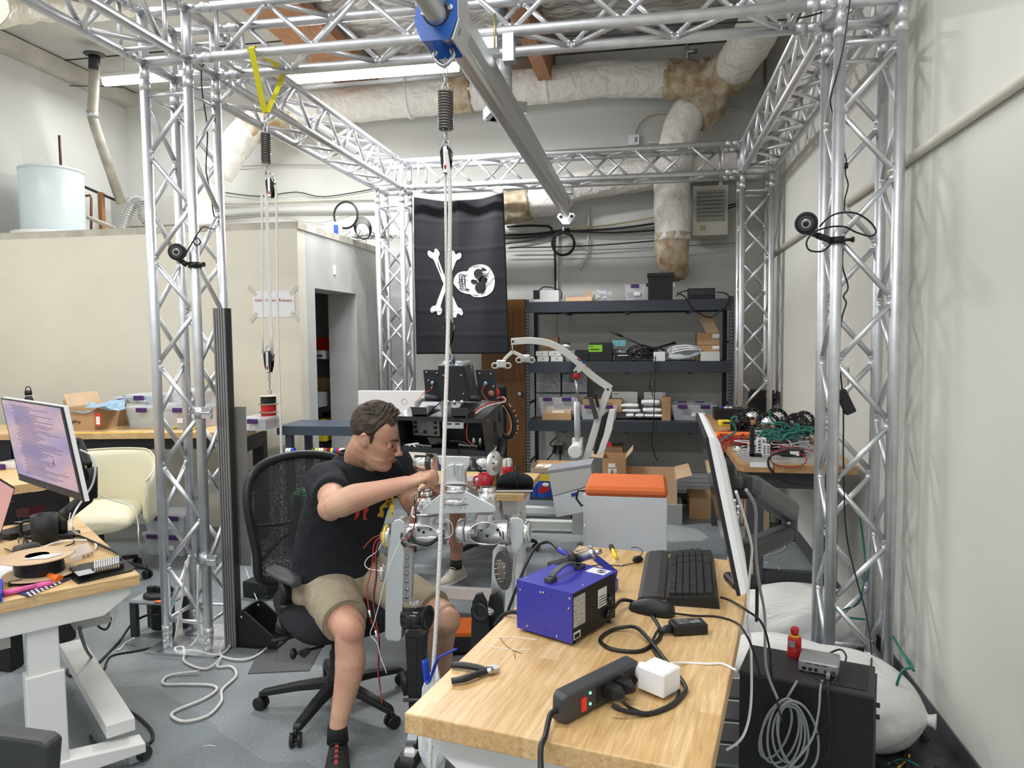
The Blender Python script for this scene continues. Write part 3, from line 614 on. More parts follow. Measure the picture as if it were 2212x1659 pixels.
plate(ST,.004,.035,.052,.075,lab,'warning_label'); plate(ST,.115,.05,.042,.048,WHTP,'rating_label'); plate(ST,.004,.006,.03,.018,WHTP,'barcode_label')
for k in range(9): plate(ST,.007+.0026*k,.009,.0012+.0008*(k%2),.010,BLK,'barcode_bar',x=Wd-.001)
for k in range(4): plate(ST,.118,.056+.007*k,.034,.0015,GRYD,'label_line',x=Wd-.001)
text('QUICK',SB(Wd,.136,.092),face(e2,e1),.007,BLK,'label_lettering',ST) if False else None
MB().lathe([(.011,0),(.011,.012),(.009,.016),(0,.016)],SB(Wd-.003,.165,.062),e1,n=20).build('fuse_holder',BLKS,ST)
MB().lathe([(.010,0),(.010,.006),(.008,.012),(.006,.014)],SB(Wd-.003,.165,.028),e1,n=20).build('cord_grommet',BLK,ST)
MB().prism([SB(.10,.155,Hh+.002),SB(.155,.155,Hh+.002),SB(.155,.195,Hh+.002),SB(.10,.195,Hh+.002)],(0,0,.0006)).build('warning_sticker',WHTP,ST)
for r in(.012,.008,.004): MB().tube(circ(SB(.137,.175,Hh+.0031),r,(0,0,1),20),.0006,4,closed=True).build('sticker_mark',BLK,ST)
# strap handle
for b in(.035,.165): MB().box(SB(.075,b,Hh+.008),(.022,.03,.012),rz=rz,bev=.002).build('handle_mount',GRYD,ST)
hs=[SB(.075,.035,Hh+.012),SB(.075,.06,Hh+.022),SB(.075,.1,Hh+.028),SB(.075,.14,Hh+.022),SB(.075,.165,Hh+.012)]; Q=smoothpts(hs,4)
MB().loft([[q+e1*s*.008+Vector((0,0,t)) for s,t in((-1,0),(1,0),(1,.004),(-1,.004))] for q in Q],sm=False).build('handle',GRYD,ST)
# hot air handle in its cradle, iron and hoses
hp=at(1185,1225,z=DZ+.12); hq=at(1300,1190,z=DZ+.165)
HG=thing('hot_air_gun','black handled hot air gun with a steel nozzle resting behind the blue station','hot air gun',hp); hd=(hq-hp).normalized(); Lh=(hq-hp).length
MB().lathe([(.012,0),(.015,.02*1),(.016,Lh*.38),(.019,Lh*.42),(.019,Lh*.5),(.0165,Lh*.52)],hp,hd,n=22).build('grip',BLK,HG)
for k in range(5): MB().lathe([(.0185,-.002),(.0205,0),(.0185,.002)],hp+hd*(Lh*(.40+.025*k)),hd,n=20).build('grip_rib',BLK,HG)
MB().lathe([(.0135,Lh*.52),(.0135,Lh*.78),(.0155,Lh*.79),(.0155,Lh*.85),(.013,Lh*.86)],hp,hd,n=22).build('barrel',STEEL,HG)
MB().lathe([(.0075,Lh*.84),(.0065,Lh*1.0),(.0045,Lh*1.0),(.0045,Lh*.9)],hp,hd,n=18).build('nozzle',STEEL,HG)
sd=hd.cross(Vector((0,0,1))).normalized(); s0=hp+hd*Lh*.8+Vector((0,0,.016))
MB().tube([s0-hd*.045+Vector((0,0,.004)),s0-hd*.01+Vector((0,0,.007)),s0],.002,6).build('clamp_lever',STEEL,HG); MB().rod(s0-Vector((0,0,.005)),s0+Vector((0,0,.01)),.004).build('clamp_screw',STEEL,HG)
CR=thing('iron_stand','blue sheet metal iron stand behind the blue station','stand',at(1318,1275,z=DZ)); k0=at(1300,1272,z=DZ)
ex=Vector((1,-.2,0)).normalized(); ey=Vector((.2,1,0)).normalized()
MB().box(k0+ex*.02+Vector((0,0,.015)),(.05,.035,.03),rz=-.2).build('tray',bluem,CR)
for s in(-.012,.012): MB().prism([k0+ey*s+ex*.04+Vector((0,0,.03)),k0+ey*s+ex*.045+Vector((0,0,.055)),k0+ey*s+ex*-.03+Vector((0,0,.105)),k0+ey*s+ex*-.05+Vector((0,0,.105)),k0+ey*s+ex*-.04+Vector((0,0,.098)),k0+ey*s+ex*.034+Vector((0,0,.05)),k0+ey*s+ex*.03+Vector((0,0,.03))],ey*.002).build('bracket_arm',bluem,CR)
tag(MB().tube([at(1238,1207,z=DZ+.13),at(1205,1186,z=DZ+.15)],.007,12).build('soldering_iron',bluem),'blue soldering iron handle behind the station, its cable arching to the left','soldering iron')
T('cable','thick black hose arching from the blue iron handle down to the station','cable',MB().tube([at(1205,1186,z=DZ+.15),at(1186,1171,z=DZ+.155),at(1160,1180,z=DZ+.15),at(1138,1215,z=DZ+.12),at(1120,1260,z=DZ+.07),at(1098,1318,z=DZ-.02),at(1094,1332,z=DZ-.06)],.0045,8,sm=6),BLK)
T('cable','black plug lead entering the blue station from the left','cable',MB().tube([at(1122,1323,z=DZ+.02),at(1104,1322,z=DZ+.015),at(1085,1330,z=DZ+.0),at(1068,1352,z=DZ-.03)],[.008,.006,.005,.005],8,sm=5),BLK)
# cables on the top
def TC(lab,pts,r,m=BLK,h=None,cat='cable',name='cable',grp=None):
    Q=[]
    for p in pts:
        z=DZ+r if len(p)<3 else DZ+r+p[2]
        Q.append(at(p[0],p[1],z=z))
    return T(name,lab,cat,MB().tube(Q,r,8,sm=7),m,grp)
TC('thick black mains lead looping from the blue station to the power strip',[(1306,1333,.02),(1318,1325,.03),(1340,1298,.025),(1368,1300,.01),(1400,1320),(1424,1355),(1426,1375),(1412,1390),(1380,1407),(1325,1403),(1300,1390),(1298,1378),(1318,1363),(1345,1355,.006),(1375,1356,.012),(1405,1385,.008),(1440,1430,.006),(1478,1478,.004),(1476,1500),(1450,1525),(1400,1542),(1340,1533,.012),(1322,1522,.02)],.0048)
TC('thin black lead of the laptop adapter crossing the looped mains lead',[(1425,1357,.006),(1415,1372,.012),(1408,1395),(1425,1425),(1452,1455),(1466,1490),(1458,1515),(1420,1535),(1390,1540),(1360,1528,.01),(1345,1515,.02)],.0036)
TC('white cable running from the white adapter off the right desk edge',[(1450,1433,.015),(1480,1432),(1530,1434),(1560,1434),(1590,1448,.0)],.0028,WHTP)
TC('black cable of the keyboard sweeping to the right desk edge',[(1557,1290),(1580,1298),(1612,1318,.01),(1645,1345,-.04),(1662,1400,-.12),(1668,1470,-.25),(1690,1560,-.35)],.0032)
TC('black cable of the mouse running right past the adapter',[(1455,1325,.008),(1500,1330),(1550,1332),(1590,1345),(1608,1365,.005),(1625,1400,-.04),(1645,1470,-.2)],.003)
TC('white cable hanging down beside the monitor to the floor on the right',[(1590,1062,.39),(1606,1110,.3),(1622,1170,.2),(1624,1200,.15),(1617,1270,.04),(1616,1340,-.05),(1622,1400,-.12),(1622,1520,-.25),(1605,1590,-.3),(1570,1620,-.35)],.0035,WHTP)
TC('grey cable hanging from the monitor arm towards the computer tower',[(1612,1058,.39),(1632,1100,.3),(1632,1180,.18),(1640,1260,.06),(1652,1330,-.06),(1655,1440,-.2),(1680,1510,-.28)],.004,GRY)
# wire scraps
for i,(p,q,c) in enumerate((((1067,1378),(1160,1382),WHTP),((1050,1395),(1150,1403),WHTP),((1080,1378),(1100,1400),cop),((1100,1400),(1125,1410),cop),((1112,1413),(1113,1422),BLK))):
    mx_=((p[0]+q[0])/2,(p[1]+q[1])/2+(-3,4,2,2,0)[i]); TC(['upper clear plastic strip on the desk left of the station','lower clear plastic strip with a white bead, on the desk','fine copper hair wire between the plastic strips','fine copper hair wire right of the lower strip','tiny black wire clipping below the strips'][i],[p,mx_,q],.0009,c,cat='wire scrap',name='wire_scrap')
# wrist rest, keyboard, mouse
kA=at(1377,1296,z=DZ+.006); kB=at(1438,1303,z=DZ+.006); kC=at(1557,1303,z=DZ+.006); kdir=RD(87); kd=Vector((cos(kdir),sin(kdir),0)); kn=Vector((kd.y,-kd.x,0))
KL=.445
rest=mat('leatherette',(.03,.03,.033),.5,bump=.05,bs=200)
def KP(o,l,w,h): return o+kd*l+kn*w+Vector((0,0,h-.006))
wr_w=(kB-kA).length-.003; R_=[]
for l in(0,KL): R_.append([KP(kA,l,0,0),KP(kA,l,wr_w,0),KP(kA,l,wr_w,.021),KP(kA,l,wr_w*.7,.023),KP(kA,l,.012,.017),KP(kA,l,0,.010)])
T('wrist_rest','black padded wrist rest lying left of the keyboard','wrist rest',MB().loft(R_,sm=False),rest,bev=.003)
kw=.145
KB=thing('keyboard','black mechanical keyboard seen from its end on the front desk','keyboard',KP(kB,KL/2,kw/2,0)-Vector((0,0,0)),kdir)
R_=[[KP(kB,l,0,0),KP(kB,l,kw,0),KP(kB,l,kw-.012,.036),KP(kB,l,.004,.024)] for l in(0,KL)]
MB().loft(R_,sm=False).build('case',BLKM,KB,bev=.002)
keym=mat('keycap',(.022,.023,.025),.45); sl=math.atan2(.012,kw-.016)
for row in range(6):
    w0=.008+row*.0193+(.004 if row==5 else 0); hz=.026+.0095*(w0/kw)*1.2; l=.008; ws=[[1.5,1,1.5,5.5,1.2,1,1.4],[2]+[1]*10+[2.4],[1.7]+[1]*11+[1.9],[1.5]+[1]*12+[1.5],[1]*13+[2],[1]*14][row]
    ws=ws+[.25,1,1,1]+([.25,1,1,1,1] if row<5 else []); u=(KL-.016)/22.6
    for k in ws:
        if k==.25: l+=.25*u; continue
        MB().prism([KP(kB,l+.0012,w0,hz-.004),KP(kB,l+k*u-.0012,w0,hz-.004),KP(kB,l+k*u-.0012,w0+.0165,hz-.003),KP(kB,l+.0012,w0+.0165,hz-.003)],(0,0,.011)).build('key',keym,KB)if row<5 or k<9 else 0
        l+=k*u
m0=at(1408,1322,z=DZ+.003); MO=thing('mouse','black computer mouse in front of the wrist rest','mouse',m0-Vector((0,0,.003)),RD(-12)); R_=[]
md=Vector((cos(RD(-22)),sin(RD(-22)),0)); mn=Vector((-md.y,md.x,0))
for i in range(11):
    t=i/10; hw_=.031*(sin(pi*(.06+.9*t))**.45)*(1-.12*sin(pi*t*1.0)); hh_=.038*sin(pi*(.08+.82*(t*.85)))**.7
    R_.append([m0+md*(t-.5)*.122+mn*hw_*cos(a)+Vector((0,0,max(0,hh_*sin(a)))) for a in [pi*j/12 for j in range(13)]])
MB().loft(R_).build('shell',GRYD if False else BLKM,MO)
MB().rod(m0+md*.035+mn*.004+Vector((0,0,.03)),m0+md*.035-mn*.004+Vector((0,0,.03)),.009,n=16).build('scroll_wheel',GRYD,MO)
MB().tube([m0+md*.005+Vector((0,0,.0385)),m0+md*.055+Vector((0,0,.024))],.0008,5).build('button_seam',BLKS,MO)
# adapter brick
a0=at(1488,1368,z=DZ); AD=thing('power_adapter','black laptop power adapter brick on the front desk','power adapter',a0,RD(20)); ad=Vector((cos(RD(17)),sin(RD(17)),0)); an=Vector((-ad.y,ad.x,0))
MB().box(a0+an*.006+Vector((0,0,.014)),(.088,.046,.028),rz=RD(17),bev=.003).build('brick',BLKM,AD)
MB().box(a0+an*.006+Vector((0,0,.0285)),(.062,.026,.001),rz=RD(17)).build('label',mat('adapter_label',(.25,.25,.25),.4,c2=(.02,.02,.02),vs=90),AD)
MB().tube([a0-ad*.044+Vector((0,0,.014)),a0-ad*.062+Vector((0,0,.013)),a0-ad*.078-an*.006+Vector((0,0,.010))],[.011,.010,.006],10).build('plug',BLK,AD)
# power strip
p0=at(1212,1560,z=DZ); p1=at(1360,1480,z=DZ)
pd=(p1-p0); pl=pd.length; pd.normalize(); pn=Vector((pd.y,-pd.x,0))
PS=thing('power_strip','black power strip lying on its side with a lit red switch','power strip',(p0+p1)/2); PW=.062; PH_=.036
def PP(l,n,h): return p0+pd*l+pn*n+Vector((0,0,h))
# lies on its long side: tall 62 mm, the sockets face the viewer
prf=[(0,0),(PH_,0.004),(PH_,PW-.004),(.004,PW)]
R_=[[PP(l,-PH_/2+x*s+(1-s)*PH_/2,h*s+(1-s)*PW/2) for x,h in prf] for l,s in((-.012,.8),(0,1),(pl,1),(pl+.012,.8))]
MB().loft(R_,sm=False).build('body',GRYD,PS,bev=.004)
RF2=face(pd,pn)
def onf(l,h,w,hh,m,nm,t=.001): return MB().box(PP(l,PH_/2+.0005,h),(w,t,hh),R=Matrix((( pd.x,-pn.x,0),(pd.y,-pn.y,0),(0,0,1))).to_4x4()).build(nm,m,PS)
onf(.045,.026,.014,.026,mat('switch_red',(.6,.03,.02),.3,em=.25),'rocker_switch',.005)
led=mat('led_green',(.1,1,.35),.4,em=5)
for l,h in((.065,.042),(.065,.02)): onf(l,h,.004,.004,led,'indicator_light',.002)
for l in(.10,.145,.19,.235): onf(l,.03,.034,.034,BLK,'socket',.001)
MB().tube([PP(-.01,0,.028),PP(-.03,.0,.026),at(1178,1590,z=DZ+.015),at(1168,1620,z=DZ+.01),at(1170,1700,z=DZ-.03)],.0055,10,sm=6).build('cord',BLK,PS)
for l,nm in((.12,'a'),(.155,'b')):
    MB().loft([[PP(l+dx_*s,PH_/2+d_,.03+dz_*s) for dx_,dz_ in((-.013,-.012),(.013,-.012),(.013,.012),(-.013,.012))] for d_,s in((0,1),(.022,1),(.034,.6),(.04,.35))],sm=False).build('inserted_plug',BLK,PS)
wa=PP(.235,PH_/2,.03); AP=thing('white_adapter','white square plug adapter standing off the end of the power strip','adapter',PP(.24,PH_/2+.05,0))
MB().lathe([(.019,0),(.019,.012)],PP(.228,PH_/2,.034),pn,n=24).build('neck',WHTP,AP)
MB().box(PP(.232,PH_/2+.045,.033),(.062,.066,.05),rz=math.atan2(pd.y,pd.x),bev=.003).build('body',WHTP,AP)
# side cutters
c0=at(1035,1448,z=DZ+.006); CT=thing('side_cutters','black handled steel side cutters open on the desk corner','pliers',at(1030,1450,z=DZ))
MB().tube([at(975,1437,z=DZ+.008),at(1000,1437,z=DZ+.01),at(1035,1443,z=DZ+.01),at(1052,1449,z=DZ+.01)],[.0075,.009,.008,.006],12,sm=4,flat=.8).build('handle',BLK,CT)
MB().tube([at(975,1471,z=DZ+.008),at(1003,1466,z=DZ+.01),at(1035,1455,z=DZ+.01),at(1052,1450,z=DZ+.01)],[.0075,.009,.008,.006],12,sm=4,flat=.8).build('handle',BLK,CT)
MB().lathe([(.009,-.004),(.009,.004),(.004,.005)],at(1058,1449,z=DZ+.01),(0,0,1),n=18).build('pivot',STEEL,CT)
for s in(-1,1): MB().prism([at(1050,1449+s*1,z=DZ+.005),at(1066,1449+s*6,z=DZ+.005),at(1080,1449+s*1.5,z=DZ+.005),at(1078,1449,z=DZ+.005)],(0,0,.009)).build('jaw',STEEL,CT)
# precision screwdriver
SD=thing('screwdriver','small yellow and black precision screwdriver by the far desk edge','screwdriver',at(1326,1195,z=DZ)); a=at(1320,1180,z=DZ+.008); b=at(1331,1205,z=DZ+.007); c=at(1343,1222,z=DZ+.004)
MB().tube([a,a+(b-a)*.3],.0085,14).build('cap',BLK,SD); MB().tube([a+(b-a)*.28,a+(b-a)*.5,b],[.006,.0075,.006],14).build('handle',YEL,SD); MB().rod(b,c,.0018).build('shaft',STEEL,SD)
# small sensor and its lead
SN=thing('webcam_clip','small black webcam clip left of the wrist rest','webcam',at(1380,1205,z=DZ)); q=at(1377,1208,z=DZ+.012)
MB().box(q,(.03,.014,.02),rz=.8,bev=.003).build('body',BLKM,SN); MB().box(q+Vector((.008,.018,-.002)),(.012,.03,.008),rz=.3).build('clip_arm',BLK,SN); MB().lathe([(.005,0),(.004,.006),(0,.006)],q+Vector((-.01,-.008,0)),(-.7,-.7,0)).build('lens',BLKS,SN)
TC('thin black twin cable from the small webcam to the station',[(1375,1215,.006),(1340,1222),(1310,1220),(1280,1222),(1262,1228,.01)],.0018)
TC('thin black cable curling behind the small webcam',[(1384,1200,.01),(1388,1190,.012),(1375,1182,.012),(1364,1184,.004)],.0015)
# ---------------- monitor on its arm ----------------
nt=at(1522,946,y=-1.78); nb=at(1592,1288,y=-1.80); ft=at(1502,893,y=-1.22); fb_=at(1551,1140,y=-1.22)
fb_=ft+(nb-nt)
MN=thing('monitor','wide monitor with a white back seen edge-on at the right desk side','monitor',(nb+fb_)/2)
nrm=(ft-nt).cross(nb-nt).normalized(); nrm= nrm if nrm.x>0 else -nrm
def MQ(s,t,o): return nt+(ft-nt)*s+(nb-nt)*t+nrm*o
MB().prism([MQ(0,0,0),MQ(1,0,0),MQ(1,1,0),MQ(0,1,0)],nrm*.008).build('bezel',BLK,MN)
MB().prism([MQ(.02,.02,-.001),MQ(.98,.02,-.001),MQ(.98,.95,-.001),MQ(.02,.95,-.001)],nrm*.0009).build('screen',mat('dark_screen',(.05,.05,.055),.08,coat=.6),MN)
R_=[]
for o,i in((.008,0),(.02,.01),(.03,.06),(.036,.2)): R_.append([MQ(i*.6,i,o),MQ(1-i*.6,i,o),MQ(1-i*.6,1-i,o),MQ(i*.6,1-i,o)])
MB().loft(R_,sm=False).build('back_shell',WHTP,MN)
AR=thing('monitor_stand','black gas spring monitor arm clamped to the right desk edge','monitor arm',at(1604,1262,z=DZ))
ce=MQ(.5,.45,.036); base=at(1603,1262,z=DZ); armm=mat('arm_plastic',(.055,.057,.06),.42)
MB().box(ce+nrm*.006,(.012,.1,.1),R=Matrix((( nrm.x,0,0),(nrm.y,1,0),(nrm.z,0,1))).to_4x4()).build('mount_plate',BLK,AR)
j1=at(1605,1045,y=-1.42); MB().rod(ce,j1,.017,n=16).build('tilt_joint',BLK,AR); MB().rod(j1+Vector((0,0,-.035)),j1+Vector((0,0,.02)),.021,n=20).build('swivel',BLK,AR)
el=at(1706,1115,y=-1.0)
def bar(nm,a,b,w0,w1,m,par,wz=1.0):
    d=(b-a).normalized(); s=d.cross(Vector((0,0,1))).normalized(); u=s.cross(d); R=[]
    for t,k in((0,.75),(.06,1),(.94,1),(1,.75)):
        p=a+(b-a)*t; w=(w0+(w1-w0)*t)*k; R.append([p+s*w*x+u*w*wz*y for x,y in((-.7,-1),(.7,-1),(1,-.5),(1,.5),(.6,1),(-.6,1),(-1,.5),(-1,-.5))])
    return MB().loft(R,sm=False).build(nm,m,par,bev=.004)
bar('upper_arm',j1+Vector((.01,0,.0)),el+Vector((0,0,.015)),.030,.034,armm,AR,.95)
MB().rod(el+Vector((0,0,-.075)),el+Vector((0,0,.035)),.024,n=20).build('elbow',armm,AR)
ptop=Vector((base.x,base.y,DZ+.10)); bar('lower_arm',el+Vector((0,0,-.05)),ptop+Vector((0,0,.0)),.026,.03,armm,AR,1.0)
MB().rod(base,ptop+Vector((0,0,.03)),.025,n=20).build('post',BLK,AR); MB().lathe([(.006,0),(0,.0005)],base+Vector((-.008,-.0245,.05)),(-.3,-1,0)).build('sticker',YEL,AR)
MB().box(base+Vector((0,0,.012)),(.085,.10,.024),rz=.2,bev=.006).build('clamp_top',BLK,AR)
MB().box(base+Vector((.045,.01,-.045)),(.008,.06,.12),rz=-.19).build('clamp_plate',BLK,AR)
for s in(-1,1): MB().lathe([(.006,0),(.005,.003),(0,.003)],j1+(el-j1)*(.08 if s<0 else .92)+Vector((0,-.032,-.02)),(0,-1,0),n=12).build('screw',STEEL,AR)
# ---------------- computer tower, emergency stop, mini computer ----------------
tz=.58; ta=at(1598,1447,z=tz); tb=at(1888,1503,z=tz); td=(tb-ta); tl=td.length; td.normalize(); tn=Vector((-td.y,td.x,0)); tw=.21
PT=thing('computer_tower','large black computer tower standing on the floor by the right wall','computer',(ta+tb)/2+tn*tw/2-Vector((0,0,tz)))
def TQ(l,w,z): v=ta+td*l+tn*w; v.z=z; return v
MB().prism([TQ(0,0,.02),TQ(tl,0,.02),TQ(tl,tw,.02),TQ(0,tw,.02)],(0,0,tz-.035)).build('case',BLKM,PT)
MB().prism([TQ(-.003,-.003,tz-.015),TQ(tl,-.003,tz-.015),TQ(tl,tw+.003,tz-.015),TQ(-.003,tw+.003,tz-.015)],(0,0,.015)).build('top_panel',mat('top_panel',(.035,.035,.037),.5),PT,bev=.004)
MB().prism([TQ(tl*.62,.02,tz),TQ(tl*.95,.02,tz),TQ(tl*.95,tw-.02,tz),TQ(tl*.62,tw-.02,tz)],(0,0,.002)).build('top_mesh',BLK,PT)
MB().prism([TQ(tl,.005,.03),TQ(tl,tw-.005,.03),TQ(tl,tw-.005,tz-.02),TQ(tl,.005,tz-.02)],td*.006).build('rear_panel',mat('rear_panel',(.09,.09,.09),.4,.6),PT)
for k in range(7): MB().prism([TQ(tl+.006,.03,.12+.022*k),TQ(tl+.006,.11,.12+.022*k),TQ(tl+.006,.11,.135+.022*k),TQ(tl+.006,.03,.135+.022*k)],td*.001).build('slot_cover',STEEL,PT)
for k in(0,1): MB().rod(TQ(tl,.02,tz-.035-.035*k),TQ(tl+.016,.02,tz-.035-.035*k),.007).build('thumbscrew',BLK,PT)
for l in(.04,tl-.04):
    for w in(.03,tw-.03): MB().rod(TQ(l,w,0),TQ(l,w,.022),.015).build('foot',BLK,PT)
es=at(1716,1418,z=tz); ES=thing('emergency_stop','red emergency stop button on a red post on the black tower','emergency stop',es)
MB().lathe([(.021,0),(.022,.003),(.022,.032),(.019,.036),(.021,.038),(.021,.062),(.018,.066)],es,(0,0,1),n=28).build('body',RED,ES); MB().lathe([(.0145,.066),(.0145,.072)],es,(0,0,1),n=24).build('collar',YEL,ES)
MB().lathe([(.010,.072),(.0125,.076),(.0135,.092),(.0115,.096),(0,.097)],es,(0,0,1),n=24).build('button',RED,ES); MB().box(es+Vector((-.012,-.02,.048)),(.018,.004,.02),rz=-.5).build('label',GRY,ES)
mc=at(1768,1452,z=tz); MC=thing('mini_computer','small silver mini computer with ports on top of the black tower','mini computer',mc,math.atan2(td.y,td.x)); silver=mat('silver_plastic',(.42,.42,.44),.35,.5)
MB().box(mc+tn*.03+Vector((0,0,.0195)),(.115,.10,.035),rz=math.atan2(td.y,td.x),bev=.004).build('case',silver,MC)
def MP(a,h,w,hh,m,nm): return MB().box(mc+tn*-.0205+td*a+Vector((0,0,h)),(w,.002,hh),rz=math.atan2(td.y,td.x)).build(nm,m,MC)
for a in(-.026,-.004,.018): MP(a,.031,.017,.0022,BLK,'vent_slot')
for a,w in((-.04,.012),(-.022,.010),(-.006,.010),(.02,.004)): MP(a,.014,w,.009,BLK,'port')
MB().rod(mc-tn*.02+td*.03+Vector((0,0,.014)),mc-tn*.05+td*.03+Vector((0,0,.010)),.006).build('inserted_plug',GRY,MC); MB().rod(mc-tn*.02+td*.044+Vector((0,0,.014)),mc-tn*.045+td*.044+Vector((0,0,.010)),.0055).build('inserted_plug',BLK,MC)
def AC(lab,pts,r,m,name='cable',cat='cable',sm=6,grp=None):
    "pts: (u,v,y)"
    return T(name,lab,cat,MB().tube([at(u,v,y=y) for u,v,y in pts],r,8,sm=sm),m,grp)
yy=at(1776,1470,z=tz).y-.02
AC('grey cable running from the mini computer down the tower side',[(1776,1470,yy),(1772,1490,yy-.03),(1768,1540,yy-.06),(1752,1600,yy-.08),(1700,1665,yy-.1)],.0035,GRY)
AC('thin black cable hanging from the mini computer',[(1789,1470,yy),(1790,1500,yy-.04),(1794,1570,yy-.06),(1788,1660,yy-.08)],.0025,BLK)
AC('thin black cable looping from the first port down the tower',[(1738,1450,yy-.02),(1760,1463,yy-.05),(1785,1490,yy-.06),(1790,1560,yy-.08),(1760,1590,yy-.07)],.002,BLK)
AC('black cable arching behind the mini computer',[(1790,1412,yy+.15),(1815,1403,yy+.13),(1828,1420,yy+.08),(1815,1450,yy+.0),(1797,1480,yy-.05)],.003,BLK)
bl=MB(); c=TQ(.13,-.02,.3); cc=at(1690,1580,y=c.y-.02)
for i in range(6):
    r=.07+.008*(i%3); o=cc+Vector((-.02+.012*i,-.004*i,0)); bl.tube([o+Vector((r*.55*cos(t)*(1+.2*(i%2))+(.25-.08*i)*.1*sin(t),-.002,r*1.25*sin(t))) for t in [2*pi*k/12 for k in range(12)]],.0038,7,sm=3,closed=True)
bl.tube([cc+Vector((0,0,.08)),cc+Vector((.04,0,.16))],.0038,7)
T('cable_bundle','coiled grey cable bundle tied up, hanging on the side of the black tower','cable bundle',bl,GRY)
# ---------------- overhead rail, trolley, springs, ropes ----------------
RX=1.75; RZ=2.765
RL=thing('crane_rail','long grey aluminium crane rail hanging under the truss along the room','rail',(RX,.4,RZ))
railm=mat('rail_aluminium',(.62,.62,.61),.36,.9,bump=.04,bs=60)
MB().rod((RX,-2.9,RZ),(RX,3.36,RZ-.03),.036,n=24).build('tube',railm,RL)
MB().prism([(RX-.02,-2.9,RZ+.02),(RX+.03,-2.9,RZ+.02),(RX+.045,-2.9,RZ+.06),(RX+.045,-2.9,RZ+.13),(RX-.02,-2.9,RZ+.13)],(0,6.24,-.03)).build('web',railm,RL)
for y in(.0,D+S): 
    MB().box((RX+.01,y+.0,H-.055),(.10,.07,.05)).build('hanger_block',ZINC,RL)
    MB().rod((RX+.05,y-.03,H-.08),(RX+.05,y-.03,H+.07),.007).build('clamp_bolt',mat('brass_bolt',(.4,.36,.2),.4,.7),RL)
MB().box((RX+.11,.0,H-.08),(.05,.06,.12)).build('clamp',ZINC,RL)
e=Vector((RX,3.40,RZ-.05)); m=MB(); m.prism([e+Vector((a,0,b)) for a,b in((-.07,.03),(.07,.03),(.085,.0),(.03,-.07),(-.03,-.07),(-.085,0))],(0,.012,0)); m.build('end_plate',WHTP,RL)
for s in(-1,1): MB().lathe([(.013,0),(.013,.006),(0,.006)],e+Vector((.05*s,0,.0)),(0,-1,0),n=16).build('bolt',BLK,RL)
ty=-.72; TL=thing('rail_trolley','blue plated trolley riding the overhead rail with a steel eye below','trolley',(RX,ty,RZ)); TL.scale=(1.14,1,1.12); bp_=mat('trolley_blue',(.02,.10,.42),.3)
for s in(-1,1):
    y=ty+s*.085; o=[(-.062,.06),(.0,.085),(.05,.085),(.066,.06),(.066,-.02),(.04,-.085),(-.05,-.085),(-.07,-.03)]
    MB().prism([(RX+a,y,RZ+b) for a,b in o],(0,.004*s,0)).build('end_plate',bp_,TL)
    MB().lathe([(.043,0),(.043,.002),(.037,.002)],(RX,y+s*.004,RZ),(0,s,0),n=28).build('bore_ring',BLK,TL)
    for a,b in((-.05,.035),(-.04,.0),(.052,.06),(.045,.01)): MB().lathe([(.009,0),(.009,.004),(.006,.005),(0,.005)],(RX+a,y+s*.004,RZ+b),(0,s,0),n=12).build('bolt',STEEL,TL)
MB().prism([(RX+.062,ty-.08,RZ-.02),(RX+.062,ty+.08,RZ-.02),(RX+.062,ty+.08,RZ+.08),(RX+.062,ty-.08,RZ+.08)],(.006,0,0)).build('side_plate',ALUS,TL)
MB().prism([(RX+.066,ty-.08,RZ-.02),(RX+.066,ty+.08,RZ-.02),(RX+.045,ty+.08,RZ-.083),(RX+.045,ty-.08,RZ-.083)],(.005,0,0)).build('side_plate',ALUS,TL)
text('B',(RX+.061,ty-.04,RZ-.05),face((0,1,0),(1,0,-.35)),.03,BLK,'stamp',TL)
MB().prism([(RX-.066,ty-.08,RZ+.05),(RX-.066,ty+.08,RZ+.05),(RX-.05,ty+.08,RZ-.08),(RX-.05,ty-.08,RZ-.08)],(-.005,0,0)).build('side_plate',ALUS,TL)
MB().tube([(RX-.025,ty,RZ-.085),(RX-.03,ty,RZ-.11),(RX,ty,RZ-.135),(RX+.03,ty,RZ-.11),(RX+.025,ty,RZ-.085)],.008,10,sm=5).build('eye',STEEL,TL)
def chainlink(m,a,b,r=.011,w=.0028): 
    a=Vector(a);b=Vector(b); d=(b-a).normalized(); L=(b-a).length; n=max(1,round(L/.03))
    for i in range(n):
        c=a+(b-a)*((i+.5)/n); s=Vector((1,0,0)) if i%2 else Vector((0,1,0)); m.tube([c+d*(L/n*.62)*cos(t)+s*r*.7*sin(t) for t in [2*pi*k/12 for k in range(12)]],w,6,closed=True)
    return m
def spring(nm,lab,top,bot,R,turn=14):
    t=thing(nm,lab,'spring',bot); L=top.z-bot.z; P=[]
    n=turn*14
    for i in range(n+1): a=2*pi*turn*i/n; P.append(Vector((top.x+R*cos(a),top.y+R*sin(a),top.z-L*.12-(L*.76)*i/n)))
    MB().tube(P,.0052,6).build('coil',DARKST,t)
    for s in(-1,1):
        MB().tube([Vector((top.x+s*R*.45,top.y,bot.z+L*.1)),Vector((top.x+s*R*.45,top.y,top.z-L*.05)),Vector((top.x,top.y,top.z)),],.0032,6,sm=4).build('draw_bar',STEEL,t)
        MB().tube([Vector((top.x+s*R*1.12,top.y,bot.z+L*.36)),Vector((top.x+s*R*1.15,top.y,bot.z+L*.12)),Vector((top.x,top.y,bot.z+L*.07)),Vector((top.x,top.y,bot.z))],.0032,6,sm=4).build('draw_bar',STEEL,t)
    return t
RPX=lambda v: Vector((RX+.004,ty,at(965,v,y=ty).z))
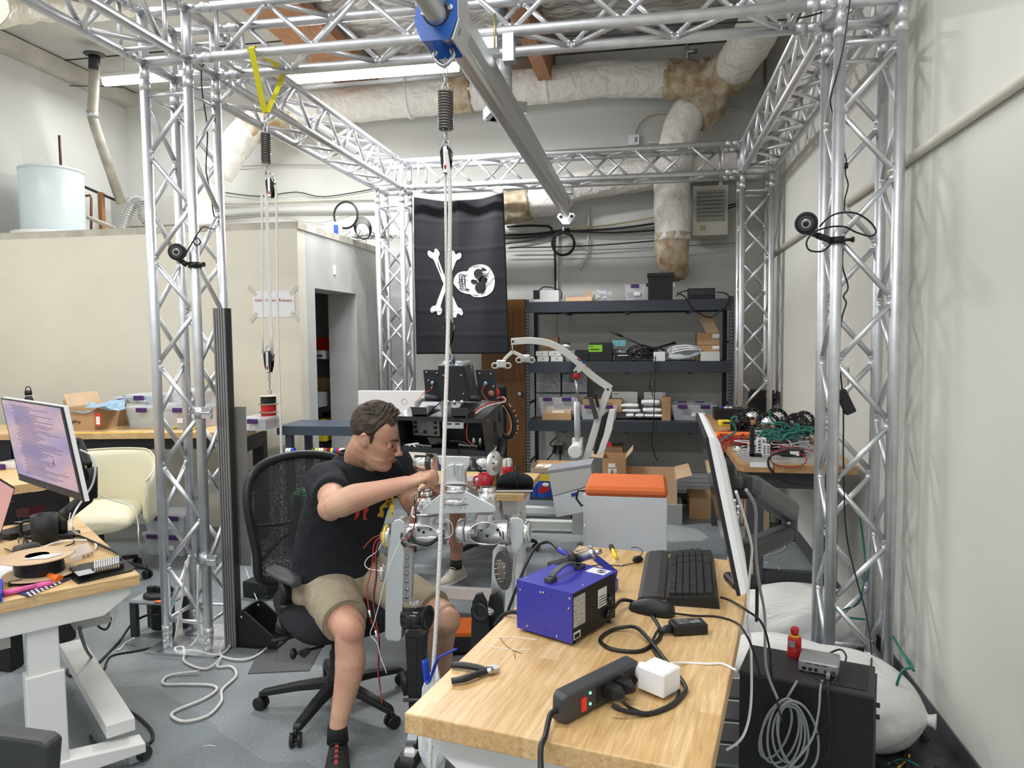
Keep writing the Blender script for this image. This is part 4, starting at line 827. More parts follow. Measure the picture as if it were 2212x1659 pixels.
T('chain','short steel chain between the blue trolley and its spring','chain',chainlink(MB(),RPX(126),RPX(182)),STEEL)
spring('spring','dark coil drawbar spring hanging below the blue trolley',RPX(182),RPX(292),.024)
def pulley(nm,lab,c,sz,rz=0,hook=False,red=True):
    t=thing(nm,lab,'pulley',c-Vector((0,0,sz)),rz); ax=Vector((sin(rz),cos(rz),0))
    for s in(-1,1): MB().prism([c+Vector((cos(rz)*a*sz,-sin(rz)*a*sz,b*sz))+ax*s*.012 for a,b in((-.38,.5),(-.2,.85),(.2,.85),(.38,.5),(.3,-.4),(.15,-.95),(-.15,-.95),(-.3,-.4))],ax*.003*s).build('cheek',BLKS,t)
    MB().lathe([(sz*.42,-.008),(sz*.34,0),(sz*.42,.008)],c+Vector((0,0,sz*.3)),ax,n=22).build('sheave',STEEL,t)
    MB().prism([c+Vector((a*sz,-.017,b*sz)) for a,b in((-.12,.8),(.12,.8),(.1,-.2),(.16,-.9),(-.16,-.9),(-.1,-.2))],(0,-.002,0)).build('strap',ALUS,t)
    if red: MB().ell(c+Vector((0,-.02,-sz*.55)),(sz*.08,.002,sz*.16)).build('red_mark',RED,t)
    MB().tube(circ(c+Vector((0,0,sz*1.05)),sz*.22,ax,14),.003,6,closed=True).build('shackle',STEEL,t)
    return t
T('snap_shackle','round steel snap shackle between spring and pulley block','shackle',chainlink(MB(),RPX(290),RPX(322),.018,.0035),STEEL)
pb=RPX(345); pulley('pulley_block','black and steel pulley block below the trolley spring',pb,.055)
lb=RPX(715); pulley('pulley_block','lower black and steel pulley block above the robot hook',lb,.05)
for i,dx in enumerate((-.006,.008)):
    T('rope',['left rope fall between the two pulley blocks of the trolley','right rope fall between the two pulley blocks of the trolley'][i],'rope',MB().tube([pb+Vector((dx,.002,-.02)),lb+Vector((dx*1.4,.002,.03))],.0052,8),ROPE,'robot hoist ropes')
T('hook','steel snap hook and black carabiner joining the lower pulley block to the robot','hook',chainlink(MB(),lb-Vector((0,0,.06)),RPX(780),.016,.004),STEEL)
T('rope','thick white free rope hanging from the pulley block past the robot to the floor','rope',MB().tube([pb+Vector((.004,-.02,.03)),at(972,420,y=ty-.03),at(968,700,y=ty-.06),at(958,1000,y=ty-.14),at(945,1300,y=ty-.2),at(934,1480,y=ty-.22),at(930,1620,y=-.99),Vector((1.72,-1.0,.01)),Vector((1.62,-1.08,.008)),Vector((1.66,-1.2,.008)),Vector((1.8,-1.15,.01)),Vector((1.78,-1.02,.02)),Vector((1.66,-1.0,.022)),Vector((1.7,-1.14,.02)),Vector((1.9,-1.1,.01))],.0075,10,sm=8),ROPE)
# left sling
sy=.12; st=at(572,243,y=sy); slm=mat('sling_yellow',(.75,.68,.02),.7,bump=.1,bs=200)
s1=at(541,112,y=-.03); s2=at(600,158,y=S+.0)
def ribbon(P,w,m=None,side=Vector((1,0,0)),t=.003):
    m=m or MB(); Q=smoothpts(P,6); return m.loft([[q-side*w/2,q+side*w/2,q+side*w/2+Vector((0,-t,0)),q-side*w/2+Vector((0,-t,0))] for q in Q],sm=False)
T('lifting_sling','yellow webbing sling looped over the front truss beam in a V','sling',ribbon([st,s1+Vector((.01,-.0,-.01)),Vector((s1.x,0-.03,H+.0)),Vector((s1.x,0,H+.032)),Vector((s1.x+.0,.03,H)),Vector((s1.x+.05,S/2,H-.01)),Vector((s2.x,S-.03,H-.0)),Vector((s2.x,S,H+.032)),Vector((s2.x,S+.03,H)),s2+Vector((0,.03,-.03)),st+Vector((.01,.005,0))],.03),slm)
LP=lambda v,dx=0: Vector((st.x+dx,sy,at(575,v,y=sy).z))
T('chain','short steel link chain below the yellow sling','chain',chainlink(MB(),LP(244),LP(278)),STEEL)
spring('spring','dark coil drawbar spring below the yellow sling',LP(276),LP(362),.021,14)
T('snap_shackle','steel shackle under the sling spring','shackle',chainlink(MB(),LP(360),LP(386),.014,.003),STEEL)
pu=LP(405,.02); pulley('pulley_block','upper pulley block below the sling spring',pu,.055)
pl_=at(581,780,y=sy); pulley('pulley_block','lower pulley block with a red mark hanging free on white ropes',pl_,.062)
T('hook','open steel hook hanging from the lower left pulley block','hook',chainlink(MB(),pl_-Vector((0,0,.06)),pl_-Vector((0,0,.1)),.012,.003).tube([pl_+Vector((0,0,-.1)),pl_+Vector((0,0,-.14)),pl_+Vector((.008,0,-.155)),pl_+Vector((0,0,-.168)),pl_+Vector((-.012,0,-.15))],.004,8,sm=4),STEEL)
for i,(u0,u1) in enumerate(((565,568),(573,586),(577,589))):
    T('rope',['left thin white rope between the two left pulley blocks','middle thin white rope between the two left pulley blocks','right thin white rope between the two left pulley blocks'][i],'rope',MB().tube([at(u0,415,y=sy),at((u0+u1)/2,600,y=sy),at(u1,765,y=sy)],.0048,8,sm=3),ROPE,'left pulley ropes')
T('rope','white rope tail falling from the upper left pulley behind the office chair to the floor','rope',MB().tube([at(592,400,y=sy),at(597,440,y=sy),at(600,700,y=sy),at(606,900,y=sy),at(610,1100,y=sy),at(606,1250,y=sy-.1),at(598,1365,z=.02),at(570,1405,z=.01),at(530,1425,z=.01),at(480,1418,z=.01),at(478,1395,z=.01),at(490,1378,z=.01),at(497,1395,z=.015),at(470,1415,z=.01),at(415,1405,z=.01),at(385,1410,z=.01),at(378,1400,z=.015),at(395,1398,z=.018),at(398,1412,z=.01),at(400,1430,z=.01),at(440,1445,z=.01),at(468,1432,z=.018),at(478,1420,z=.02),at(470,1440,z=.01),at(500,1440,z=.01),at(510,1460,z=.01),at(480,1490,z=.01),at(478,1515,z=.01),at(450,1545,z=.01),at(400,1558,z=.01),at(372,1548,z=.01),at(380,1535,z=.01),at(440,1510,z=.01),at(468,1490,z=.01),at(455,1480,z=.01),at(400,1478,z=.01),at(358,1478,z=.01),at(352,1470,z=.01),at(370,1458,z=.01),at(430,1450,z=.02)],.0065,8,sm=6),ROPE)
for i,pts in enumerate(([(402,1212,-.03),(392,1300,-.05),(378,1385,-.1)],[(428,1220,-.03),(427,1330,-.05),(430,1372,-.04),(410,1398,-.1)])):
    T('rope',['white rope strand hanging on the left column front, outer one','white rope strand hanging on the left column front, inner one'][i],'rope',MB().tube([at(u,v,y=y) for u,v,y in pts],.006,8,sm=5),ROPE)
# ---------------- robot ----------------
RY=-.75
def r(u,v,d=0): return at(u,v,y=RY+d)
RB=thing('humanoid_robot','headless aluminium humanoid robot with a black chest box, hanging on a rope','robot',(1.76,RY,0))
# chest box, open at the front
f=[r(858,901),r(1042,907),r(1053,986),r(868,975)]; bk=.42
bkp=[r(912,862,bk),r(1085,868,bk),r(1089,945,bk),r(920,938,bk)]
def lerp(a,b,t): return a+(b-a)*t
def shell(q0,q1,q2,q3,nm,t=.004,m=BLKS):
    n=(q1-q0).cross(q3-q0).normalized(); return MB().prism([q0,q1,q2,q3],n*t).build(nm,m,RB)
shell(f[0],f[1],bkp[1],bkp[0],'chest_top'); shell(f[3],f[2],bkp[2],bkp[3],'chest_floor'); shell(f[0],bkp[0],bkp[3],f[3],'chest_side',m=BLKM)
sp=shell(f[1],bkp[1],bkp[2],f[2],'chest_side',m=mat('chest_side_grey',(.025,.025,.026),.35,.3)); shell(*[lerp(f[i],bkp[i],.45) for i in range(4)],'chest_bulkhead',m=BLKM)
def onside(s,t,o=.006): 
    a=lerp(f[1],bkp[1],s); b=lerp(f[2],bkp[2],s); n=(bkp[1]-f[1]).cross(f[2]-f[1]).normalized(); n=n if n.x>0 else -n; return a+(b-a)*t+n*o,n
for s,t in((.52,.5),(.8,.35)):
    p,n=onside(s,t); MB().lathe([(.026,0),(.026,.001),(0,.0012)],p,n,n=28).build('side_hole',BLK,RB)
for s,t in((.15,.12),(.3,.9),(.9,.1),(.7,.8)): p,n=onside(s,t); MB().lathe([(.004,0),(.003,.002),(0,.002)],p,n,n=10).build('screw',STEEL,RB)
for k in(0,1): MB().prism([f[(0,3)[k]],f[(1,2)[k]],f[(1,2)[k]]+Vector((0,0,-.012 if k==0 else .02)),f[(0,3)[k]]+Vector((0,0,-.012 if k==0 else .02))],(0,.003,0)).build('front_rim',BLKS,RB)
inn=.12
pn_=mat('electronics_panel',(.34,.33,.31),.5,.4,var=.15,vs=30)
MB().prism([r(890,905,inn),r(948,907,inn),r(950,943,inn),r(894,940,inn)],(0,.03,0)).build('control_module',pn_,RB)
for u,v in((940,913),(940,924),(941,935),(918,933),(897,912),(897,922),(899,932)): MB().box(r(u,v,inn-.003),(.013,.004,.012)).build('connector',BLK,RB)
MB().lathe([(.035,0),(.03,-.02),(.015,-.03),(0,-.032)],r(884,922,.14),(1,-.3,0),n=24).build('round_reflector',STEEL,RB)
MB().box(r(979,917,inn),(.085,.01,.03)).build('mounting_rail',ALUS,RB)
for u in(970,988): MB().box(r(u,916,inn-.006),(.018,.002,.005)).build('rail_slot',BLK,RB)
for k in range(6): MB().box(r(997+7.5*k,911,.05),(.008,.006,.008)).build('terminal',STEEL,RB)
for i,(u0,n) in enumerate(((893,9),(992,9))):
    for k in range(n): 
        p=r(u0+4.6*k,966+.5*k,.03); MB().rod(p,p+Vector((.004,-.01,.014)),.0035,n=8).build('terminal_screw',STEEL,RB)
    MB().box(r(u0+19,972,.03),(.075,.02,.014)).build('terminal_strip',BLK,RB)
MB().prism([r(922,945,.1),r(952,947,.1),r(955,957,.06),r(930,960,.06)],(0,.004,0)).build('inner_bracket',ALUS,RB)
for k,(pts,m,rr) in enumerate((([(1011,912),(1008,930),(1010,950),(1022,962)],REDW,.0022),([(1040,960),(1020,964),(1000,955),(970,952)],BLK,.0022),([(960,950),(945,955),(940,962)],BLK,.003),([(873,962),(890,960),(900,968)],WHTP,.003),([(880,972),(888,960),(905,958)],WHTP,.003),([(870,958),(880,966),(872,975)],BLK,.003))): MB().tube([r(u,v,.02) for u,v in pts],rr,6,sm=5).build('inner_wire',m,RB)
for u in(1026,1040): MB().ell(r(u-2,955,.1),(.009,.009,.022)).build('chrome_knob',STEEL,RB)
# plates on top
tz_=r(858,901).z
def up(u0,v0,u1,v1,u2,v2,u3,v3,d,nm,m=BLKM,t=.005): return MB().prism([r(u0,v0,d),r(u1,v1,d),r(u2,v2,d),r(u3,v3,d)],(0,t,0)).build(nm,m,RB)
up(887,879,921,880,922,901,891,900,.02,'front_bracket',mat('bracket_black',(.03,.03,.032),.4)); up(974,881,1009,881,1010,903,976,902,.02,'front_bracket',mat('bracket_black',(0,0,0)))
for a,b in(((893,899),(913,871)),((978,902),(1000,873))):
    P=[r(a[0],a[1],.02),r(a[0]+28,a[1],.02),r(b[0]+38,b[1],.24),r(b[0],b[1],.24)]; MB().prism(P,(0,0,.006)).build('slide_rail',mat('bracket_black',(0,0,0)),RB)
up(914,799,948,799,952,862,920,860,.2,'upright_plate'); up(1027,799,1069,799,1074,867,1036,864,.2,'upright_plate')
for a,b in((920,952),(1003,1039)): MB().rod(r(a,859,.14),r(b,861,.14),.013,n=16).build('roller',mat('bracket_black',(0,0,0)),RB)
# central battery box
c0=[r(946,790,.12),r(1000,791,.12),r(1013,866,.12),r(952,866,.12)]
MB().prism(c0,(0,.16,0)).build('battery_box',BLKM,RB)
MB().prism([r(946,790,.12),r(1000,791,.12),r(1017,781,.28),r(958,781,.28)],(0,0,.003)).build('battery_lid',mat('lid_lit',(.35,.36,.38),.15,.3,coat=.5),RB)  # pale lid colour stands in for light falling on the box top
MB().prism([r(1001,791,.125),r(1017,783,.28),r(1026,857,.28),r(1013,862,.125)],(.004,0,0)).build('connector_panel',mat('bracket_black',(0,0,0)),RB)
for k in range(13): MB().ell(r(1017+.55*k,788+5.6*k,.25),(.0045,.0045,.0045),8,6).build('connector_pin',STEEL,RB)
for u,v,d in((921,804,.2),(944,806,.2),(926,822,.2),(933,838,.2),(1036,807,.2),(1060,808,.2),(1045,832,.2),(1066,835,.2),(958,811,.12),(996,811,.12),(1001,851,.12)): MB().lathe([(.004,0),(.0035,.002),(0,.0025)],r(u,v,d-.003),(0,-1,0),n=10).build('screw',STEEL,RB)
for k,u in enumerate((968,982,998)): MB().ell(r(u,869,.1),(.008,.008,.01)).build('thumb_screw',STEEL,RB)
for u,v in((935,827),(1049,828)): MB().lathe([(.009,0),(.008,.006),(.004,.009),(0,.009)],r(u,v,.19),(0,-1,0),n=14).build('push_button',mat('button_blue_steel',(.25,.4,.6),.25,.6),RB)
MB().lathe([(.013,0),(.012,.003),(0,.003)],r(1061,850,.195),(0,-1,0),n=20).build('round_badge',mat('badge_brown',(.3,.12,.08),.4),RB)
MB().tube([r(935,831,.17),r(931,842,.14),r(915,850,.1),r(905,862,.05),r(896,870,.03)],.0016,6,sm=5).build('sensor_wire',REDW,RB)
MB().tube([r(1048,832,.17),r(1041,843,.14),r(1045,855,.12),r(1056,868,.1)],.0016,6,sm=5).build('sensor_wire',REDW,RB)
MB().tube([r(1025,894,.05),r(1040,880,.1),r(1060,870,.16),r(1085,868,.22),r(1088,860,.22),r(1075,858,.2)],.003,7,sm=6).build('power_wire',REDW,RB)
MB().tube([r(1028,893,.05),r(1042,882,.1),r(1065,873,.16),r(1090,868,.22),r(1089,858,.22),r(1074,860,.2)],.002,7,sm=6).build('power_wire',WHTP,RB)
MB().lathe([(.018,-.006),(.02,0),(.012,.01)],r(1073,848,.22),(1,0,0),n=16).build('stop_button',RED,RB)
MB().tube([r(973,783,.2),r(974,776,.2),r(977,770,.15),r(980,777,.2),r(980,784,.2)],.006,8,sm=4).build('lifting_eye',mat('eye_blue',(.03,.1,.3),.3,.5),RB)
# carry handle
hg=[r(1086,868,.3),r(1094,874,.3),r(1106,893,.3),r(1112,915,.3),r(1109,935,.3),r(1098,943,.3),r(1087,938,.3)]
MB().tube(hg,[.010,.013,.014,.014,.014,.012,.010],12,sm=5).build('carry_handle',BLKM,RB)
MB().tube([p+Vector((-.012,-.004,0)) for p in hg[1:-1]],.0055,8,sm=5).build('handle_grip',mat('grip_orange',(.7,.25,.08),.6),RB)
for k in range(9): q=smoothpts(hg,4)[4+int(k*1.8)]; MB().ell(q+Vector((.013,-.006,0)),(.004,.004,.005),8,6).build('grip_stud',mat('grip_orange',(0,0,0)),RB)
MB().tube([r(1083,945,.3),r(1083,965,.3),r(1078,985,.28)],.02,10,sm=4,flat=.3).build('rear_strap',mat('bracket_black',(0,0,0)),RB)
# waist
MB().rod(r(897,998),r(938,1000),.027,n=28).build('waist_motor',ALUM,RB); MB().lathe([(.03,0),(.033,.006),(.033,.016),(.03,.022)],r(922,999),(1,0,0),n=28).build('motor_band',mat('dark_ring',(.08,.075,.07),.3,.8),RB)
MB().rod(r(1020,1000),r(1062,1001),.026,n=28).build('waist_motor',ALUM,RB)
MB().lathe([(.044,0),(.046,.004),(.046,.012),(.04,.016),(.012,.016),(.012,.024),(0,.024)],r(1063,1000,-.01),(.95,-.35,0),n=32).build('joint_disc',ALUS,RB)
for k in range(8): a=k*pi/4; MB().ell(r(1068,999,-.02)+Vector((.0,.03*cos(a)*.6,.032*sin(a))),(.0035,.0035,.0035),8,6).build('disc_bolt',BLK,RB)
MB().prism([r(944,984),r(1016,986),r(1014,1004),r(1003,1020),r(1005,1046),r(960,1046),r(962,1015),r(948,1002)],(0,.035,0)).build('waist_yoke',ALUS,RB,bev=.003)
MB().prism([r(966,1006,-.012),r(980,1002,-.012),r(982,1030,-.012),r(968,1034,-.012)],(0,.012,0)).build('yoke_bracket',ALUM,RB,bev=.002)
MB().prism([r(984,1004,-.012),r(999,1004,-.012),r(998,1042,-.012),r(986,1040,-.012)],(0,.012,0)).build('yoke_bracket',ALUM,RB,bev=.002)
MB().tube([r(1022,990,-.02),r(1024,1005,-.03),r(1033,1015,-.03),r(1040,1018,-.02)],.006,8,sm=4).build('waist_cable',BLK,RB)
MB().lathe([(.052,0),(.052,.01),(.046,.012),(.046,.018),(.04,.022)],r(985,1057)-Vector((0,0,.006)),(0,0,1),n=36).build('turntable',ALUM,RB)
for k in range(14): a=2*pi*k/14; MB().ell(r(985,1050)+Vector((.045*cos(a),.045*sin(a),-.002)),(.0025,.0025,.003),6,5).build('turntable_bolt',BLK,RB)
MB().lathe([(.03,.02),(.042,0),(.055,-.02),(.075,-.04)],r(985,1063)+Vector((0,.02,0)),(0,0,1),n=32).build('pelvis_dome',ALUM,RB)
# pelvis
P=[r(953,1066,-.03),r(1009,1062,-.03),r(1070,1094,-.03),r(1072,1102,-.03),r(1066,1107,-.03),r(906,1112,-.03),r(914,1096,-.03)]
MB().prism(P,(0,.08,0)).build('pelvis_block',ALUS,RB,bev=.003)
for u0,u1,v0,v1 in((897,938,1058,1106),(1034,1071,1051,1093)):
    c=r((u0+u1)/2,v1,.01); h=r((u0+u1)/2,v0,.01).z-c.z; R0=(r(u1,v1).x-r(u0,v1).x)/2
    MB().lathe([(R0*1.05,0),(R0*1.05,h*.72),(R0*.95,h*.74),(R0*.8,h*.76),(R0*.8,h*.96),(R0*.7,h),(R0*.25,h),(R0*.25,h*.9),(0,h*.9)],c,(0,0,1),n=32).build('hip_motor',ALUM,RB)
    MB().tube(circ(c+Vector((0,0,-.002)),R0*1.12,(0,0,1),28),.004,8,closed=True).build('motor_ring',ALUM,RB)
for u in(961,995,1005): 
    for v in(1078,1097): MB().lathe([(.002,0),(0,.0006)],r(u,v,-.031),(0,-1,0),n=8).build('pelvis_hole',BLK,RB)
# hip housings
def hipshell(nm,top,cyl,rt,rc): 
    P=smoothpts([top,lerp(top,cyl,.5)+Vector((0,0,.005)),cyl],6); n=28; R=[]
    for i,p in enumerate(P):
        t=i/(len(P)-1); R.append([p+Vector((cos(a)*(rt*(1-t)+rc*t),sin(a)*(rt*(1-t)+rc*t)*.9,0)) for a in [2*pi*k/n for k in range(n)]])
    return MB().loft(R).build(nm,ALUS,RB)
def cyl_open(a,b,R0,wall=.004,nm='hip_housing'):
    "hollow cylinder with an opening turned to the front"
    a=Vector(a);b=Vector(b); d=(b-a).normalized(); L=(b-a).length; x=Vector((0,-1,0)); z=d.cross(x).normalized(); n=36; m=MB(); nl=14
    def ins(i,j):
        t=i/nl; an=2*pi*j/n; da=min(an,2*pi-an); return ((t-.5)/.42)**2+((da)/1.15)**2<1
    v=[];f=[]
    for rr in(R0,R0-wall):
        for i in range(nl+1):
            for j in range(n): an=2*pi*(j)/n; v.append(a+d*L*i/nl+(x*cos(an)+z*sin(an))*rr)
    off=(nl+1)*n
    for i in range(nl):
        for j in range(n):
            if ins(i+.5,j+.5): continue
            q=(i*n+j,i*n+(j+1)%n,(i+1)*n+(j+1)%n,(i+1)*n+j); f.append(q); f.append(tuple(k+off for k in q[::-1]))
    m.add(v,f,True); o=m.build(nm,ALUS,RB)
    # smooth rim of the opening
    P=[]
    for k in range(40):
        s=2*pi*k/40; t=.5+.42*cos(s)*.93; an=1.15*sin(s)*.93; P.append(a+d*L*t+(x*cos(an)+z*sin(an))*(R0+.001))
    MB().tube(P,.0035,6,closed=True).build('opening_rim',ALUM,RB)
    for e_,s in((a,.3),(b,-.3)): MB().lathe([(R0-wall,0),(R0*.45,.0),(R0*.4,L*.2),(0,L*.22)],e_,d*(1 if s>0 else -1),n=28).build('inner_flange',ALUM,RB)
    return o
hipshell('hip_neck',r(925,1112,.02),r(918,1140,.03),.042,.032); hipshell('hip_neck',r(1050,1108,.02),r(1040,1140,.03),.036,.034)
cyl_open(r(873,1155,-.0),r(962,1153,.03),.041); cyl_open(r(1100,1150,0),r(1010,1148,.03),.046)
MB().lathe([(.038,0),(.046,.006),(.046,.03),(.04,.036),(0,.038)],r(1010,1147,.03),(-1,.1,0),n=32).build('hip_cap',ALUM,RB)
MB().tube([r(889,1160,-.04),r(900,1172,-.045),r(925,1176,-.045),r(946,1163,-.04)],.007,10,sm=5).build('hip_cable',BLK,RB)
for i,(u,v) in enumerate(((915,1150),(930,1143),(905,1145),(1040,1145),(1052,1158),(1075,1145))): MB().lathe([(.006,0),(.005,-.003),(0,-.003)],r(u,v,.02),(0,-1,0),n=10).build('inner_bolt',BLK,RB)
def legplate(pts,d,t,nm='thigh_plate'): return MB().prism([r(u,v,d) for u,v in pts],(0,t,0)).build(nm,ALUS,RB,bev=.003)
# left leg (nearer the man)
th=[(846,1132),(852,1123),(864,1121),(873,1128),(875,1140),(874,1165),(870,1180),(873,1195),(871,1240),(869,1340),(867,1380),(860,1386),(838,1384),(831,1376),(832,1300),(835,1220),(840,1170)]
legplate(th,-.05,.055)
MB().lathe([(.042,0),(.046,.005),(.046,.014),(.043,.016),(.043,.03),(.036,.036),(0,.036)],r(848,1157,-.02),(-1,0,0),n=36).build('hip_motor_cap',ALUM,RB)
MB().lathe([(.0435,.017),(.0442,.018),(.0442,.024),(.0435,.025)],r(848,1157,-.02),(-1,0,0),n=36).build('yellow_tape',YEL,RB)
MB().lathe([(.02,0),(.02,.008),(0,.009)],r(829,1157,-.02),(-1,0,0),n=16).build('cable_socket',WHTP,RB)
MB().lathe([(.044,0),(.047,.004),(.047,.008),(.044,.010)],r(873,1157,-.01),(1,0,0),n=36).build('bearing_ring',mat('dark_ring',(0,0,0)),RB)
MB().prism([r(u,v,-.01) for u,v in((872,1200),(878,1188),(888,1190),(890,1210),(888,1300),(872,1302))],(0,.03,0)).build('gear_cover',mat('cover_clear',(.5,.5,.5),.2,.4),RB,bev=.003)
for k in range(6): MB().lathe([(.006,0),(.006,.002),(0,.003)],r(880,1205+k*17,-.012),(0,-1,0),n=10).build('cover_bolt',STEEL,RB)
MB().lathe([(.03,0),(.034,.006),(.034,.012),(.02,.014),(0,.014)],r(832,1237,-.02),(-1,0,0),n=28).build('knee_motor_cap',ALUM,RB)
MB().rod(r(872,1336,-.03),r(922,1334,-.03),.04,n=32).build('knee_housing',BLKS,RB)
MB().lathe([(.04,0),(.046,.002),(.046,.008),(.03,.010),(.028,.004),(0,.004)],r(921,1334,-.03),(1,-.25,0),n=32).build('knee_flange',BLKM,RB)
for k in range(3): MB().box(r(888+7*k,1302+2*(k%2),-.05),(.009,.012,.012)).build('knee_connector',ALUM,RB)
MB().prism([r(u,v,-.04) for u,v in((874,1370),(917,1372),(912,1500),(908,1560),(884,1562),(880,1480))],(0,.05,0)).build('shin',BLKM,RB,bev=.004)
MB().prism([r(u,v,-.042) for u,v in((882,1380),(900,1380),(898,1500),(886,1500))],(0,.004,0)).build('shin_panel',BLKS,RB)
MB().rod(r(872,1512,-.05),r(918,1512,-.05),.007).build('shin_bolt',GRYD,RB)
MB().rod(r(882,1500,.04),r(872,1450,.06),.02,n=14).build('ankle_motor',BLK,RB)
ft0=at(888,1640,z=0); MB().prism([r(886,1560,-.03),r(906,1562,-.03),r(900,1600,-.05),r(878,1600,-.05)],(0,.02,0)).build('ankle_bracket',ALUM,RB,bev=.002)
MB().ell(r(900,1607,-.03),(.015,.018,.02)).build('ankle_joint',BLK,RB)
fp=MB(); fp.prism([ft0+Vector((a,b,.0)) for a,b in((-.045,-.07),(.035,-.08),(.045,.10),(-.035,.10))],(0,0,.02)); fp.build('foot_sole',BLKM,RB,bev=.004)
MB().prism([ft0+Vector((a,b,.02)) for a,b in((-.03,-.04),(.025,-.045),(.03,.06),(-.025,.06))],(0,0,.015)).build('foot_plate',ALUM,RB)
MB().prism([r(878,1598,-.05),r(900,1600,-.05),r(894,1632,-.03),r(872,1630,-.03)],(0,.006,0)).build('ankle_plate',ALUM,RB)
# right leg
th=[(1096,1130),(1103,1119),(1118,1117),(1130,1124),(1134,1140),(1133,1165),(1124,1185),(1112,1200),(1108,1240),(1106,1320),(1095,1335),(1088,1320),(1092,1240),(1100,1200),(1104,1180)]
legplate([(u,v) for u,v in th],.0,.055)
MB().lathe([(.04,0),(.043,.005),(.043,.016),(.036,.022),(0,.024)],r(1133,1150,.02),(1,0,0),n=32).build('hip_motor_cap',ALUM,RB)
MB().lathe([(.047,0),(.05,.004),(.05,.008),(.047,.010)],r(1098,1150,.02),(-1,0,0),n=36).build('bearing_ring',mat('dark_ring',(0,0,0)),RB)
for k in range(9): a=2*pi*k/9; MB().ell(r(1101,1150,.01)+Vector((.0,.042*cos(a),.046*sin(a))),(.004,.004,.004),7,5).build('ring_bolt',STEEL,RB)
gc=r(1084,1233,-.03); 
R_=[]; n=60
gm=MB(); out=[]; 
gx=Vector((.52,-.1,0)); 
def gpt(rad,a,o=0): return gc+Vector((.55*rad*cos(a),-.6*rad*cos(a),rad*sin(a)*1.0))+Vector((.7,-.7,0))*o*-1+Vector((0,0,0))
P=[gpt(.066 if k%2 else .071,2*pi*k/80) for k in range(80)]; MB().prism(P,Vector((.006,.006,0))).build('gear_wheel',mat('gear_dark',(.13,.13,.13),.45,.5),RB)
MB().prism([gpt(.036,2*pi*k/30)+Vector((-.003,-.003,0)) for k in range(30)],Vector((.004,.004,0))).build('gear_hub',ALUM,RB)
for k in range(12): MB().ell(gpt(.04,2*pi*k/12)+Vector((-.005,-.006,0)),(.0035,.0035,.0035),7,5).build('gear_bolt',STEEL,RB)
MB().prism([r(u,v,.03) for u,v in((1064,1190),(1075,1178),(1096,1180),(1104,1200),(1100,1330),(1058,1330))],(0,.03,0)).build('gear_plate',ALUS,RB,bev=.003)
for s,(pts) in enumerate(([(1016,1400),(1020,1300),(1028,1284),(1040,1282),(1050,1300),(1060,1400)],[(1052,1400),(1053,1310),(1058,1286),(1070,1281),(1083,1296),(1089,1400)])): legplate(pts,-.06+.05*s,.02,'knee_fork').data.materials[0]=BLKM
MB().lathe([(.03,0),(.036,.003),(.036,.006),(.026,.007),(.022,.001)],r(1037,1322,-.065),(-.3,-1,0),n=30).build('fork_ring',BLKS,RB); MB().rod(r(1030,1322,-.03),r(1075,1318,.02),.022,n=20).build('knee_axle',ALUM,RB)
MB().prism([r(1016,1398,-.05),r(1089,1398,-.05),r(1075,1600,-.02),r(1040,1600,-.02)],(0,.04,0)).build('shin',BLKM,RB)
f2=Vector((1.9,-.74,0)); MB().box(f2+Vector((0,.02,.012)),(.08,.18,.024)).build('foot_sole',BLKM,RB); MB().rod(f2+Vector((0,0,.02)),r(1058,1590,0),.018).build('ankle_post',ALUM,RB)
# loose wires hanging off the robot
def rw(lab,pts,rr,m,d=-.08,tw=0): 
    Q=[r(p[0],p[1],p[2] if len(p)>2 else d) for p in pts]
    return MB().tube(Q,rr,6,sm=6).build('loose_wire',m,RB)
rw('',[(915,1058,-.03),(912,1075,-.05),(900,1090),(896,1110),(895,1130),(890,1150),(880,1163),(868,1170)],.002,REDW); rw('',[(908,1060,-.03),(906,1080,-.05),(899,1098),(897,1125),(888,1160,-.06)],.002,BLK)
rw('',[(893,1095),(890,1112),(897,1118)],.004,WHTP)
rw('',[(828,1160),(815,1165),(807,1180),(805,1210),(800,1240),(793,1270),(796,1310),(802,1340),(812,1360)],.0022,REDW,-.06); rw('',[(828,1163),(818,1172),(811,1200),(812,1240),(806,1290),(812,1340),(818,1380),(816,1440),(820,1480),(825,1520)],.0022,REDW,-.06); rw('',[(830,1163),(820,1175),(813,1205),(814,1245),(808,1295),(814,1345),(820,1385),(818,1445),(822,1490)],.002,BLK,-.06)
rw('',[(825,1170),(815,1190),(795,1205),(788,1218),(795,1228),(815,1232),(828,1233)],.0016,WHTP,-.06); rw('',[(870,1160),(850,1200),(835,1240),(820,1300),(808,1345),(800,1370),(815,1390),(822,1420),(830,1440),(835,1455)],.0014,WHTP,-.07)
rw('',[(826,1155),(810,1160),(795,1172),(785,1185)],.002,REDW,-.06)
rw('',[(962,1120,0),(975,1130),(978,1150),(970,1160),(960,1162)],.0018,WHTP,-.02); rw('',[(962,1160,0),(972,1168),(980,1182)],.0025,REDW,-.02)
for u,v in((797,1318),(811,1362)): MB().rod(r(u,v,-.06),r(u+3,v+14,-.06),.0035).build('heat_shrink',WHTP,RB)
